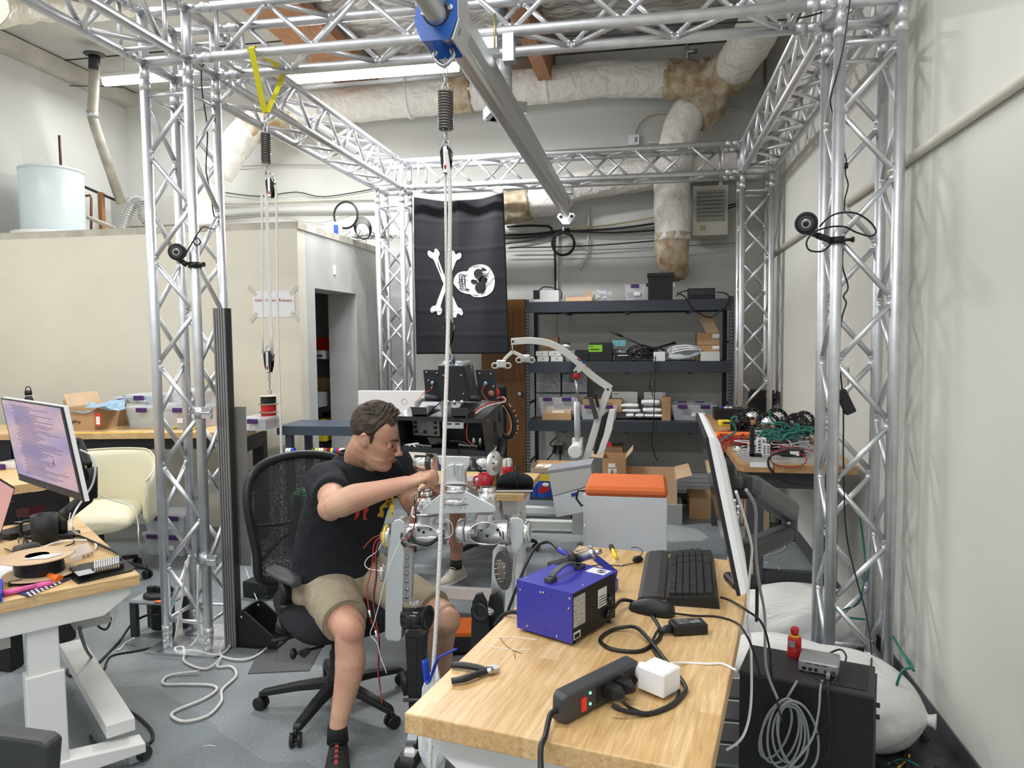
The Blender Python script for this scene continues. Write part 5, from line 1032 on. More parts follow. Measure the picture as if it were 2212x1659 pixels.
# ---------------- seated man ----------------
MAN=thing('person','man in a black printed shirt and khaki shorts seated, bending to work on the robot','person',(1.16,-.38,0))
def remesh(o,vox,smooth=4,fac=.5):
    m=o.modifiers.new('r','REMESH'); m.mode='VOXEL'; m.voxel_size=vox; m.use_smooth_shade=True
    s=o.modifiers.new('m','SMOOTH'); s.iterations=smooth; s.factor=fac; return o
hc=at(813,944,y=-.50)                                             # head centre between the ears
az=RD(-6); ptc=RD(-21)
hf=Vector((cos(az)*cos(ptc),sin(az)*cos(ptc),sin(ptc))); hl=Vector((-sin(az),cos(az),0)); hu=hf.cross(hl)
rl=RD(4); hl,hu=hl*cos(rl)+hu*sin(rl),hu*cos(rl)-hl*sin(rl); HS=1.07
HM=Matrix(((hf.x,hl.x,hu.x,hc.x),(hf.y,hl.y,hu.y,hc.y),(hf.z,hl.z,hu.z,hc.z),(0,0,0,1)))
def h(x,y,z): return HM@(Vector((x,y,z))*HS)
HR=HM.to_3x3()
def hel(m,c,rr,rot=None): R=HR@rot.to_3x3() if rot else HR; return m.ell(h(*c),[k*HS for k in rr],20,14,R=R)
B=MB()
def gs(a,b,s): return math.exp(-(a*a+b*b)/(s*s))
HPF=[(-.120,.060,.02,.022),(-.113,.084,.0,.034),(-.098,.0945,-.02,.045),(-.080,.0885,-.035,.053),(-.066,.0925,-.045,.058),(-.055,.0955,-.055,.061),(-.042,.0935,-.066,.064),(-.025,.0915,-.08,.067),(-.005,.0895,-.092,.070),(.010,.088,-.1,.0715),(.026,.0935,-.107,.073),(.045,.0945,-.11,.075),(.070,.089,-.109,.0755),(.095,.073,-.096,.067),(.112,.050,-.074,.05),(.122,.028,-.05,.032),(.127,.008,-.025,.014)]
R_=[]
for i in range(61):
    q=i/60*(len(HPF)-1); k=min(int(q),len(HPF)-2); e=q-k; z,fx_,bx,w=[HPF[k][c]+(HPF[k+1][c]-HPF[k][c])*e for c in range(4)]; rr_=[]; cx=(-.012 if z>-.06 else (fx_+bx)/2)
    for j in range(48):
        a=2*pi*j/48; ca,sa=cos(a),sin(a); x=cx+((fx_-cx)*abs(ca)**.85 if ca>0 else -(cx-bx)*abs(ca)**.95); y=w*(abs(sa)**.92)*(1 if sa>0 else -1)
        if ca>0:
            ya=abs(y); x+=-.0105*gs(ya-.031,z-.007,.016)+.005*gs(ya-.043,z+.018,.018)-.0045*gs(ya-.030,z+.058,.012)+.004*gs(ya-.030,z-.029,.012)+.003*gs(ya,z+.057,.016)-.002*gs(ya-.024,z+.04,.008); y*=1+.06*gs(0,z+.014,.02)
        rr_.append(h(x,y,z))
    R_.append(rr_)
B.loft(R_)
for s in(-1,1):
    hel(B,(.107,.0125*s,-.027),(.011,.0075,.008)); hel(B,(-.01,.079*s,.0),(.02,.007,.031),Matrix.Rotation(-.2,3,'Y')@Matrix.Rotation(-.35*s,3,'Z')); hel(B,(-.006,.075*s,-.02),(.010,.008,.012))
B.tube([h(.086,0,.030),h(.097,0,.006),h(.113,0,-.018)],[.0085*HS,.0095*HS,.0115*HS],12,sm=4); hel(B,(.115,0,-.022),(.012,.0105,.0105))
# neck and trunk core
nb_=Vector((1.235,-.36,1.07)); B.tube([h(-.03,0,.0),h(-.035,0,-.06),lerp(h(-.035,0,-.06),nb_,.6),nb_+Vector((0,0,-.05))],[.06,.066,.073,.085],20,sm=4)
B.tube([h(.03,0,-.09),lerp(h(.03,0,-.09),nb_,.6)],[.035,.05],14,sm=2)
SR=at(708,1042,y=-.55); SL=at(852,1004,y=-.22)
ER=at(722,1092,y=-.80); WR_=at(884,1043,y=-.775)
EL=at(893,1092,y=-.32); WL=at(915,1070,y=-.58)
HP_R=Vector((1.10,-.46,.56)); HP_L=Vector((1.24,-.30,.56)); KR=at(757,1362,y=-.73); KL_=at(962,1338,y=-.55); AR_=at(729,1585,y=-.82); AL_=Vector((1.60,-.36,.10))
B.tube([SR,lerp(SR,ER,.5),ER],[.062,.056,.052],18,sm=5); 
fdir=(WR_-ER)
B.tube([ER-fdir*.06+Vector((0,0,-.004)),ER+fdir*.08+Vector((0,0,.0)),ER+fdir*.3+Vector((0,0,.006)),ER+fdir*.6+Vector((0,0,.004)),WR_],[.044,.058,.057,.043,.03],18,sm=5,flat=.92)
B.ell(ER+Vector((-.02,.01,-.012)),(.05,.05,.05)); B.tube([SL,EL],[.058,.047],16,sm=3); B.tube([EL,lerp(EL,WL,.4),WL],[.046,.044,.028],16,sm=4)
B.tube([SR,lerp(SR,SL,.5)+Vector((-.03,.02,.0)),SL],.07,14,sm=3)
B.tube([nb_-Vector((0,0,.05)),Vector((1.17,-.37,.6))],[.10,.12],14)
# legs
B.tube([HP_R,KR+Vector((0,0,.0))],[.085,.064],20,sm=4); B.ell(KR+Vector((.006,-.012,.0)),(.052,.054,.060))
cd_=(AR_-KR)
B.tube([KR,KR+cd_*.12,KR+cd_*.33+Vector((.012,.012,0)),KR+cd_*.6+Vector((.008,.008,0)),KR+cd_*.88,AR_],[.058,.055,.060,.047,.034,.034],20,sm=4)
B.tube([HP_L,KL_],[.085,.066],20,sm=4); B.ell(KL_+Vector((.01,-.01,0)),(.056,.054,.056)); B.tube([KL_,lerp(KL_,AL_,.33)+Vector((-.02,.02,0)),AL_],[.06,.058,.033],20,sm=4)
# hands: palm, five fingers each
def hand(B,w,k,pinch,side,up,sp=.021,L=(.046,.05,.046,.036)):
    "w wrist, k knuckle centre, pinch where the tips meet, side = towards the index finger"
    d=(k-w).normalized(); side=(side-d*side.dot(d)).normalized(); n=up
    B.tube([w-d*.01,lerp(w,k,.45),k],[.030,.036,.037],14,sm=3,flat=.62) if False else None
    R_=[]
    for t,a,b in((-.15,.031,.026),(.15,.034,.026),(.5,.041,.025),(.85,.043,.020),(1.03,.040,.013)):
        p=lerp(w,k,t); R_.append([p+side*a*cos(x)+n*b*sin(x) for x in [2*pi*i/16 for i in range(16)]])
    B.loft(R_)
    tips=[]
    for i in range(4):
        kn=k+side*(1.5-i)*sp+n*.002; tip=pinch+side*(1.5-i)*.010+Vector((0,0,.010*i*(.6)))-d*(.012*i)
        kn=kn-d*.004*abs(i-1)
        m1=kn+(d*.85+n*(.10-.07*i))*L[i]*.8; m2=lerp(m1,tip,.55)+d*.010
        B.tube([kn-d*.012,kn,m1,m2,tip],[.0115,.0118,.0106,.0096,.0078],12,sm=4); tips.append((m2,tip))
    tb=lerp(w,k,.35)+side*.028-n*.006; tt=pinch-d*.012+side*.014-Vector((0,0,.0))
    B.tube([tb-side*.012,tb,lerp(tb,tt,.5)+side*.014-n*.004,tt],[.015,.0135,.0115,.0085],12,sm=4); tips.append((lerp(tb,tt,.7),tt))
    return tips
kR=at(917,1029,y=-.775); pR=at(941,1052,y=-.765); upR=Vector((-.1,-.45,.88)).normalized()
tips=hand(B,WR_,kR,pR,Vector((.2,.8,.34)),upR)
kL=at(938,1056,y=-.655); pL=at(944,1066,y=-.72); hand(B,WL,kL,pL,Vector((.9,.1,.0)),Vector((-.1,.2,.97)).normalized(),sp=.018)
body=remesh(B.build('body',SKIN,MAN,fix=False),.0042,5,.45)
# eyes, brows, lips, hair
for s in(-1,1):
    hel(MB(),(.0765,.029*s,.0055),(.0102,.0102,.0102)).build('eye',mat('eye_white',(.7,.66,.62),.25),MAN)
    q=h(.0765,.029*s,.0055)+(hf+hl*(.05*s)-hu*.3).normalized()*.0104*HS
    MB().ell(q,(.0048,.0048,.0048),12,8).build('iris',mat('iris_dark',(.035,.022,.015),.2),MAN)
    m=MB(); hel(m,(.0760,.0295*s,.0100),(.0112,.0145,.0072),Matrix.Rotation(.35,3,'Y')); m.build('upper_lid',SKIN,MAN)
    m=MB(); hel(m,(.0755,.0295*s,-.0012),(.0108,.0140,.0060)); m.build('lower_lid',SKIN,MAN)
    m=MB(); m.tube([h(.096,.012*s,.025),h(.0945,.028*s,.031),h(.08,.046*s,.029)],[.0036,.0046,.0024],8,sm=4,flat=.8); m.build('eyebrow',mat('brow_hair',(.05,.03,.02),.9),MAN)
    m=MB(); m.tube([h(-.005,.085*s,.026),h(-.02,.087*s,.018),h(-.024,.086*s,0),h(-.012,.083*s,-.02)],[.002,.0035,.0035,.002],8,sm=4); m.build('ear_rim',SKIN,MAN)
lip=mat('lips',(.45,.17,.13),.45)
m=MB(); m.tube([h(.088,-.023,-.0600),h(.0985,-.009,-.0580),h(.1005,0,-.0588),h(.0985,.009,-.0580),h(.088,.023,-.0600)],[.001,.003,.0032,.003,.001],8,sm=4); m.tube([h(.0875,-.021,-.0625),h(.0985,0,-.0655),h(.0875,.021,-.0625)],[.001,.0036,.001],8,sm=4); m.build('lips',lip,MAN)
hairm=mat('hair_brown',(.085,.06,.043),.7,c2=(.03,.021,.015),vs=30,stretch=(1,1,1),bump=1.0,bs=70)
m=MB(); v=[];f=[]; nu=40; nv=22; rnd=random.Random(3)
for i in range(nv):
    ph=(i/(nv-1))*pi*.66
    for j in range(nu):
        th_=2*pi*j/nu; x=cos(th_)*sin(ph); y=sin(th_)*sin(ph); z=cos(ph)
        # hairline: high on the forehead, low at the nape
        tt_=abs(th_ if th_<=pi else th_-2*pi); TB=[(0,.76),(.7,.86),(1.1,1.4),(1.42,1.9),(1.7,1.78),(2.1,2.15),(3.2,2.3)]; lim=1
        for (a0,l0),(a1_,l1) in zip(TB,TB[1:]):
            if a0<=tt_<=a1_: lim=l0+(l1-l0)*(tt_-a0)/(a1_-a0)
        pp_=min(ph/(pi*.66)*lim,lim); z=cos(pp_); sx=sin(pp_); x=cos(th_)*sx; y=sin(th_)*sx
        th2=.014*(.55+.45*max(0,z))*(1+.35*sin(j*1.9+i*1.3)*.5+.3*(rnd.random()-.5)); 
        if pp_>lim*.93: th2=.001
        if z>.3 and x>.1: th2+=.010*(.5+.5*sin(th_*9+i))
        v.append(h(-.012+x*(.0995+th2),y*(.077+th2*.8),.038+z*(.089+th2)))
for i in range(nv-1):
    for j in range(nu): f.append((i*nu+j,i*nu+(j+1)%nu,(i+1)*nu+(j+1)%nu,(i+1)*nu+j))
m.add(v,f,True)
hair=m.build('hair',hairm,MAN,sub=1)
# locks across the crown
m=MB()
for k in range(60):
    a=rnd.uniform(-1.25,1.25); s0=rnd.uniform(-.6,.32); P=[]
    for t in range(5):
        ph=s0+t*.16; x=sin(ph); zz=cos(ph); y=sin(a)*.9*cos(ph*.4)+.06*sin(t*2+k); zz*=cos(a*.75); 
        l=(x*x+y*y+zz*zz)**.5; P.append(h(-.012+x/l*.1115,y/l*.0875,.038+zz/l*.1015))
    m.tube(P,[.0012,.004,.0045,.0032,.001],6,sm=3)
m.build('hair_locks',hairm,MAN)
m=MB(); m.tube([h(.014,-.0725,.03),h(.016,-.0730,.012),h(.017,-.0715,-.004)],[.016,.012,.006],10,sm=4,flat=.45); m.build('sideburn',hairm,MAN)
# shirt
shm=mat('shirt_black',(.013,.015,.019),.95,bump=.35,bs=16,var=.15,vs=40)
m=MB(); n=28
def tring(c,a,b,az_,tilt=Vector((0,0,0))):
    X=Vector((cos(az_),sin(az_),0)); Y=Vector((-sin(az_),cos(az_),0)); return [c+X*a*cos(t)+Y*b*sin(t)+tilt*cos(t) for t in [2*pi*k/n for k in range(n)]]
ax_=RD(50)  # across the body, right to left side
sc=lerp(SR,SL,.5)
R_=[tring(Vector((1.135,-.40,.55)),.198,.15,ax_),tring(Vector((1.135,-.40,.60)),.20,.15,ax_),tring(Vector((1.14,-.40,.68)),.195,.148,ax_),tring(Vector((1.16,-.40,.78)),.195,.145,ax_),tring(Vector((1.19,-.395,.88)),.205,.145,ax_),tring(lerp(Vector((1.19,-.395,.88)),sc,.55),.215,.14,ax_),tring(sc+Vector((-.005,0,.0)),.215,.12,ax_),tring(sc+Vector((.0,0,.05)),.17,.10,ax_),tring(nb_+Vector((-.005,-.005,.03)),.105,.092,ax_),tring(nb_+Vector((.0,-.01,.05)),.085,.080,ax_)]
m.loft(R_)
m.tube([SR+Vector((.03,.04,.0)),SR+Vector((-.005,-.01,.0)),lerp(SR,ER,.35),lerp(SR,ER,.6)],[.088,.088,.08,.074],20,sm=4)
m.tube([SL+Vector((-.03,-.03,0)),SL,lerp(SL,EL,.5),lerp(SL,EL,.62)],[.085,.085,.075,.068],20,sm=4)
shirt=remesh(m.build('shirt',shm,MAN,fix=False),.0065,7,.5)
dsp=bpy.data.textures.new('folds','CLOUDS'); dsp.noise_scale=.09; dm_=shirt.modifiers.new('d','DISPLACE'); dm_.texture=dsp; dm_.strength=.012; dm_.mid_level=.5
# neckline rib
m=MB(); c=nb_+Vector((.002,-.01,.058)); m.tube(tring(c,.078,.074,ax_),.007,8,closed=True); m.build('neck_rib',shm,MAN)
# printed figures on the shirt front
from mathutils.bvhtree import BVHTree
bpy.context.view_layer.update(); _dg=bpy.context.evaluated_depsgraph_get(); _bv=BVHTree.FromObject(shirt,_dg); _wm=Matrix.Translation(WM['person'].to_translation())
def onshirt(u,v):
    d=(_fw+(u-1106)/FPX*_R-(v-829.5)/FPX*_U).normalized(); hit=_bv.ray_cast(_wm.inverted()@CAM,d)
    return _wm@(hit[0]-d*.003) if hit[0] else at(u,v,y=-.5)
def print_(nm,polys,mm_):
    b=MB()
    for pl in polys:
        bm=bmesh.new(); vs=[bm.verts.new((u,-v,0)) for u,v in pl]; fc=bm.faces.new(vs); bmesh.ops.triangulate(bm,faces=[fc])
        for _ in range(3): bmesh.ops.subdivide_edges(bm,edges=[e for e in bm.edges if e.calc_length()>4],cuts=1)
        bm.verts.index_update(); b.add([onshirt(w.co.x,-w.co.y) for w in bm.verts],[[w.index for w in f_.verts] for f_ in bm.faces]); bm.free()
    return b.build(nm,mm_,MAN,fix=False)
yelp=mat('print_yellow',(.75,.5,.04),.8); redp=mat('print_red',(.55,.05,.03),.8)
print_('shirt_print',[[(832,1068),(850,1065),(851,1083),(833,1084)],[(833,1084),(845,1084),(838,1096),(827,1098),(829,1110),(821,1111),(820,1096)],[(818,1108),(829,1108),(828,1118),(814,1115)],[(843,1084),(850,1084),(851,1098),(848,1112),(842,1104)],[(842,1108),(849,1108),(846,1120),(840,1121)]],yelp)
print_('shirt_print',[[(783,1098),(796,1092),(796,1104),(789,1110),(785,1104)],[(768,1104),(778,1100),(776,1112),(770,1121),(764,1124),(768,1114)],[(785,1106),(791,1106),(790,1118),(795,1124),(784,1122)]],redp)
# shorts
khm=mat('khaki_cloth',(.36,.30,.21),.9,bump=.25,bs=14,var=.06,vs=30)
m=MB(); 
m.loft([tring(Vector((1.14,-.39,.47)),.20,.16,ax_),tring(Vector((1.14,-.40,.52)),.208,.165,ax_),tring(Vector((1.135,-.40,.60)),.20,.15,ax_),tring(Vector((1.135,-.40,.62)),.19,.145,ax_)])
for a,b,e in((HP_R+Vector((.01,.0,-.01)),KR,.80),(HP_L+Vector((0,0,-.01)),KL_,.86)):
    q=lerp(a,b,e); m.tube([a,lerp(a,b,.4),lerp(a,b,.7),q],[.115,.112,.1,.092],22,sm=4)
sh=remesh(m.build('shorts',khm,MAN,fix=False),.0065,6,.5)
dd_=sh.modifiers.new('d','DISPLACE'); dd_.texture=dsp; dd_.strength=.014; dd_.mid_level=.5
for a,b,e,r0 in((HP_R+Vector((.01,.0,-.01)),KR,.79,.0905),(HP_L+Vector((0,0,-.01)),KL_,.85,.0905)):
    q=lerp(a,b,e); d=(b-a).normalized(); x,y,_=frame(d); MB().tube([q+x*r0*cos(t)+y*r0*sin(t) for t in [2*pi*k/24 for k in range(24)]],.0032,6,closed=True).build('hem',khm,MAN)
# socks and shoes
blks=mat('sock_black',(.01,.01,.011),.95)
def shoe(an,dr,m1,m2,st,sock,par,top=.19):
    d=Vector(dr).normalized(); s=Vector((-d.y,d.x,0)); g=Vector((an.x,an.y,0))
    MB().tube([an+Vector((0,0,.03)),an-Vector((0,0,.03))],[.037,.042],16,sm=2).build('sock',sock,par)
    R_=[]
    for t,w,hh in((-.085,.022,.05),(-.07,.034,.075),(-.03,.038,.085),(.02,.042,.08),(.07,.046,.062),(.12,.048,.045),(.165,.04,.036),(.19,.02,.022)):
        p=g+d*t; R_.append([p+s*w*cos(a)+Vector((0,0,.012+max(0,sin(a))*hh-.0 if sin(a)>0 else .012)) for a in [2*pi*k/20 for k in range(20)]])
    MB().loft(R_).build('shoe',m1,par,sub=1)
    R_=[[g+d*t+s*w*a+Vector((0,0,z)) for a,z in((-1,0),(1,0),(1.02,.02),(-1.02,.02))] for t,w in((-.092,.02),(-.075,.034),(0,.04),(.08,.047),(.13,.048),(.175,.038),(.197,.018))]
    MB().loft(R_,sm=False).build('sole',m2,par,bev=.003)
    q=[g+d*t+Vector((0,0,z)) for t,z in((.0,.096),(.04,.088),(.08,.072),(.12,.058))]
    if st: ribbon(q,.012,side=s).build('stripe',st,par)
    for k in range(5):
        p=g+d*(.02+.02*k)+Vector((0,0,.096-.008*k)); MB().tube([p-s*.022,p+Vector((0,0,.006)),p+s*.022],.0022,6,sm=3).build('lace',m2 if st is None else BLK,par)
shoe(AR_,(.38,-1,0),mat('shoe_black',(.02,.02,.02),.8,bump=.3,bs=90),BLK,mat('stripe_red',(.35,.03,.03),.7),blks,MAN)
shoe(AL_,(.5,-.8,0),mat('shoe_black',(0,)*3),BLK,mat('stripe_red',(0,)*3),blks,MAN)
# ---------------- office chair ----------------
meshm=mat('chair_mesh',(.03,.03,.032),.7); N,L,b=nodes(meshm); tcn=N.new('ShaderNodeTexCoord'); vv=N.new('ShaderNodeTexVoronoi'); vv.inputs['Scale'].default_value=280; L.new(tcn.outputs['Object'],vv.inputs[0]); cr=N.new('ShaderNodeValToRGB'); cr.color_ramp.elements[0].position=.28; cr.color_ramp.elements[0].color=(0,0,0,1); cr.color_ramp.elements[1].position=.34; L.new(vv.outputs['Distance'],cr.inputs[0]); L.new(cr.outputs[0],b.inputs['Alpha'])
def star(t,c,r=.32,a0=0,leaned=0):
    for k in range(5):
        a=a0+2*pi*k/5; d=Vector((cos(a),sin(a),0)); p=c+d*r
        s=Vector((-d.y,d.x,0)); R_=[]
        for q,w,z,hh in((.03,.032,.115,.04),(.5,.027,.10,.032),(.95,.022,.075,.026),(1.0,.015,.07,.022)):
            o=c+d*r*q; R_.append([Vector((o.x,o.y,z))+s*w*x+Vector((0,0,hh*y)) for x,y in((-1,-.5),(1,-.5),(.8,.45),(-.8,.45))])
        MB().loft(R_,sm=False).build('base_arm',BLK,t,bev=.006)
        w=MB(); ca=a+1.1+k*.9; e=Vector((cos(ca),sin(ca),0)); 
        for q in(-1,1): w.rod(Vector((p.x,p.y,.028))+e*.007*q,Vector((p.x,p.y,.028))+e*.023*q,.028,n=18)
        w.rod(Vector((p.x,p.y,.028))-e*.02,Vector((p.x,p.y,.028))+e*.02,.012,n=10); w.rod((p.x,p.y,.03),(p.x,p.y,.075),.009,n=8); w.build('caster',BLK,t)
    MB().lathe([(.036,.07),(.036,.14),(.026,.15),(.026,.25),(.018,.26),(.018,.42)],(c.x,c.y,0),(0,0,1),n=20).build('gas_column',BLK,t)
CC=Vector((1.135,-.425,0)); CH=thing('office_chair','black mesh office chair under the seated man','office chair',CC)
star(CH,CC,.33,RD(-167)+2*pi*0)
sf=Vector((cos(RD(-50)),sin(RD(-50)),0)); ss=Vector((-sf.y,sf.x,0))
R_=[]
for q,w,z,tk in((-.25,.20,.475,.03),(-.22,.24,.47,.05),(0,.26,.455,.06),(.2,.25,.45,.06),(.26,.2,.435,.045),(.275,.16,.425,.02)):
    o=CC+sf*q; R_.append([Vector((o.x,o.y,z))+ss*w*cos(a)*(1 if abs(cos(a))<.9 else .96)+Vector((0,0,tk*max(-1,min(1,1.3*sin(a))))) for a in [2*pi*k/20 for k in range(20)]])
MB().loft(R_).build('seat',BLKF,CH,sub=1)
MB().box(CC+Vector((0,0,.41)),(.2,.2,.06),rz=RD(-50),bev=.02).build('mechanism',BLK,CH)
lv=CC-ss*.2+Vector((0,0,.395)); MB().tube([CC+Vector((0,0,.41)),lv+sf*.1,lv+sf*.1-ss*.09],.007,8,sm=3).build('lever',BLK,CH)
k_=at(640,1412,y=-.65); MB().tube([at(700,1395,y=-.55),k_],.006,8).build('tension_lever',BLK,CH); MB().lathe([(.012,0),(.022,.006),(.022,.018),(.012,.024)],k_,(-1,-.3,0),n=16).build('tension_knob',BLK,CH); MB().prism([at(u,v,y=-.64) for u,v in((645,1408),(664,1400),(668,1412),(658,1422),(648,1418))],(0,.01,0)).build('paddle',BLK,CH)
# backrest
BL=Vector((.675,-.30,0)); BRt=Vector((1.03,.10,0)); bn=Vector((-.75,.66,0)).normalized()
def BK(s,z): 
    p=lerp(BL,BRt,s); c=4*(s-.5)**2; p=p+bn*(.03-.06*c)+bn*(-.10*((z-.45)/.6)*0+.05*((z-.7)/.35)**2*0); return Vector((p.x,p.y,z))+bn*(.12*((z-.5)/.55)-.04)
ol=[(.06,.50),(.02,.65),(-.02,.85),(.03,.97),(.2,1.03),(.5,1.05),(.8,1.03),(.97,.97),(1.02,.85),(.98,.65),(.94,.50),(.5,.47)]
MB().tube([BK(*p) for p in ol],.021,10,sm=5,closed=True).build('back_frame',BLK,CH)
MB().grid([[BK(.03+.94*i/14,.50+.53*j/14-(.02*(2*abs(i/14-.5))**3 if j==14 else 0)) for i in range(15)] for j in range(15)]).build('back_mesh',meshm,CH)
MB().tube([BK(0,.76)+bn*.01,BK(.25,.735)+bn*.02,BK(.5,.73)+bn*.03,BK(.75,.735)+bn*.02,BK(1,.76)+bn*.01],[.008,.022,.026,.022,.008],10,sm=4,flat=.5).build('lumbar_bar',BLK,CH)
MB().tube([BK(.03,.58)+bn*.01,BK(.3,.66)+bn*.03,BK(.5,.70)+bn*.04],.010,8,sm=4).build('back_brace',BLK,CH)
MB().tube([CC-sf*.15+Vector((0,0,.42)),CC-sf*.33+Vector((0,0,.45)),BK(.5,.6)+bn*.06,BK(.5,.85)+bn*.03],[.03,.032,.03,.018],12,sm=5).build('back_post',BLK,CH)
padc=GRYD
for s in(-1,1):
    pa_,pb_=at(576,1222,z=.63),at(654,1264,z=.63); o=(pa_+pb_)/2; af=(pb_-pa_).normalized() if s<0 else sf; aw=Vector((-af.y,af.x,0))
    if s>0: o=CC+ss*.31-sf*.02+Vector((0,0,.60))
    R_=[]
    for q,w in((-.125,.02),(-.11,.042),(0,.048),(.1,.042),(.125,.018)): R_.append([o+af*q+aw*w*cos(a)+Vector((0,0,.018*sin(a)-(.012 if q>.1 else 0))) for a in [2*pi*k/14 for k in range(14)]])
    MB().loft(R_).build('arm_pad',padc,CH,sub=1)
    b0_=Vector((CC.x,CC.y,0))+ss*(.27*s)+Vector((0,0,.42)); 
    MB().tube([o-Vector((0,0,.02)),o-Vector((0,0,.16))-ss*s*.0],[.026,.028],4,sm=0).build('arm_post',BLK,CH); MB().tube([o-Vector((0,0,.12)),o-Vector((0,0,.22)),lerp(o-Vector((0,0,.22)),b0_,.5),b0_-ss*s*.1],[.03,.028,.02,.018],8,sm=4).build('arm_bracket',BLK,CH)
# ---------------- second person behind the robot and their chair ----------------
P2=thing('person','person seated behind the middle desk, only bare shins, dark socks and pale sneakers show','person',(1.15,1.75,0))
B=MB(); k1=Vector((.95,1.40,.50)); k2=Vector((1.24,1.30,.50)); a1=at(905,1195,y=1.52); a1.z=.10; a1=Vector((.83,1.42,.10)); a2=at(985,1215,y=1.30); a2.z=.11
B.tube([k1,lerp(k1,a1,.35)+Vector((0,.02,0)),a1],[.055,.055,.034],16,sm=4); B.tube([k2,lerp(k2,a2,.35)+Vector((0,.02,0)),a2],[.055,.055,.034],16,sm=4)
h1=Vector((1.0,1.85,.52)); h2=Vector((1.2,1.85,.52)); B.tube([h1,k1],[.08,.058],16,sm=3); B.tube([h2,k2],[.08,.058],16,sm=3); B.tube([h1,h2],.09,14); B.tube([Vector((1.1,1.88,.5)),Vector((1.1,1.9,1.0)),Vector((1.1,1.88,1.12))],[.12,.14,.06],18,sm=3)
e1_=Vector((.86,1.55,.86)); w1_=at(898,1000,y=1.15); B.tube([Vector((.93,1.85,1.0)),e1_],[.05,.045],14); B.tube([e1_,w1_],[.045,.03],14); 
e2_=Vector((1.35,1.6,.86)); w2_=Vector((1.28,1.15,.84)); B.tube([Vector((1.28,1.85,1.0)),e2_],[.05,.045],14); B.tube([e2_,w2_],[.045,.03],14)
for w_ in(w1_,w2_): B.ell(w_+Vector((.02,-.05,-.005)),(.035,.05,.014)); [B.tube([w_+Vector((.0+.014*i,-.09,-.005)),w_+Vector((.0+.015*i,-.13,-.02))],[.009,.007],8) for i in range(4)]; B.tube([w_+Vector((-.01,-.03,0)),w_+Vector((-.03,-.08,-.01))],[.011,.008],8)
B.tube([Vector((1.1,1.86,1.1)),Vector((1.1,1.82,1.2))],.055,14); B.ell(Vector((1.1,1.80,1.30)),(.075,.095,.12))
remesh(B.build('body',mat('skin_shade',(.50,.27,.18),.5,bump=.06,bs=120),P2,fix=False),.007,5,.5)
m=MB(); m.ell(Vector((1.1,1.82,1.33)),(.083,.10,.11)); m.build('hair',hairm,P2)
m=MB(); m.tube([Vector((1.1,1.9,.5)),Vector((1.1,1.92,.8)),Vector((1.1,1.9,1.1))],[.16,.17,.1],20,sm=4); m.tube([Vector((.96,1.87,1.05)),e1_+Vector((.02,.1,.05))],[.07,.06],14); m.tube([Vector((1.24,1.87,1.05)),e2_+Vector((-.02,.1,.05))],[.07,.06],14); remesh(m.build('shirt',mat('shirt_grey',(.08,.09,.11),.9),P2,fix=False),.012)
m=MB(); m.tube([h1,lerp(h1,k1,.75)],[.1,.08],16); m.tube([h2,lerp(h2,k2,.75)],[.1,.08],16); remesh(m.build('shorts',mat('dark_cloth',(.03,.035,.04),.9),P2,fix=False),.012)
snk=mat('sneaker_cream',(.62,.57,.48),.8,bump=.2,bs=80); olv=mat('sock_olive',(.03,.035,.02),.95)
shoe(a1,(.15,-1,0),snk,WHTP,None,olv,P2); shoe(a2,(-.35,-1,0),snk,WHTP,None,olv,P2)
C2=Vector((1.33,1.95,0)); OC=thing('office_chair','black office chair on a star base behind the middle desk','office chair',C2); star(OC,C2,.34,.3)
MB().box(C2+Vector((-.1,-.05,.46)),(.5,.48,.08),bev=.03).build('seat',BLKF,OC)
m=MB(); m.box(C2+Vector((-.15,.24,.95)),(.46,.05,.6),bev=.02); m.build('backrest',BLKF,OC); MB().tube([C2+Vector((-.1,.1,.42)),C2+Vector((-.1,.28,.5)),C2+Vector((-.12,.28,.75))],.025,8,sm=3).build('back_post',BLK,OC)
# ---------------- storage shelf and contents ----------------
def bxm(u0,v0,u1,v1,y,dp,zb=None,m=None,rz=0):
    a=at(u0,v0,y=y); b=at(u1,v1,y=y); z0=zb if zb is not None else b.z; m=m or MB()
    return m.box(((a.x+b.x)/2,y+dp/2,(a.z+z0)/2),(abs(b.x-a.x),dp,abs(a.z-z0)),rz=rz), Vector(((a.x+b.x)/2,y,z0))
def BX(name,lab,cat,u0,v0,u1,v1,y,dp,m,zb=None,group=None,rz=0,bev=.002,lb=None,print_=None):
    mb,c=bxm(u0,v0,u1,v1,y,dp,zb,rz=rz)
    if not (lb or print_): return tag(mb.build(name,m,bev=bev),lab,cat,group)
    t=thing(name,lab,cat,c+Vector((0,dp/2,0)),0,group); mb.build('body',m,t,bev=bev)
    for l in (lb or []):
        q,_=bxm(*l[:4],y-.002,.002); q.build(l[5] if len(l)>5 else 'label',l[4],t)
    for s,u,v,sz,mm_ in (print_ or []): text(s,at(u,v,y=y-.004),face((1,0,0),(0,-1,0)),sz,mm_,'lettering',t)
    return t
SX0,SX1=at(1134,650,y=3.75).x,at(1585,640,y=3.75).x; SY0,SY1=3.75,4.36
SHZ=[at(1360,s,y=SY0).z for s in(648,781,910,1075)]
SH=thing('storage_shelf','wide charcoal steel storage rack with four shelves against the back wall','shelf',((SX0+SX1)/2,(SY0+SY1)/2,0))
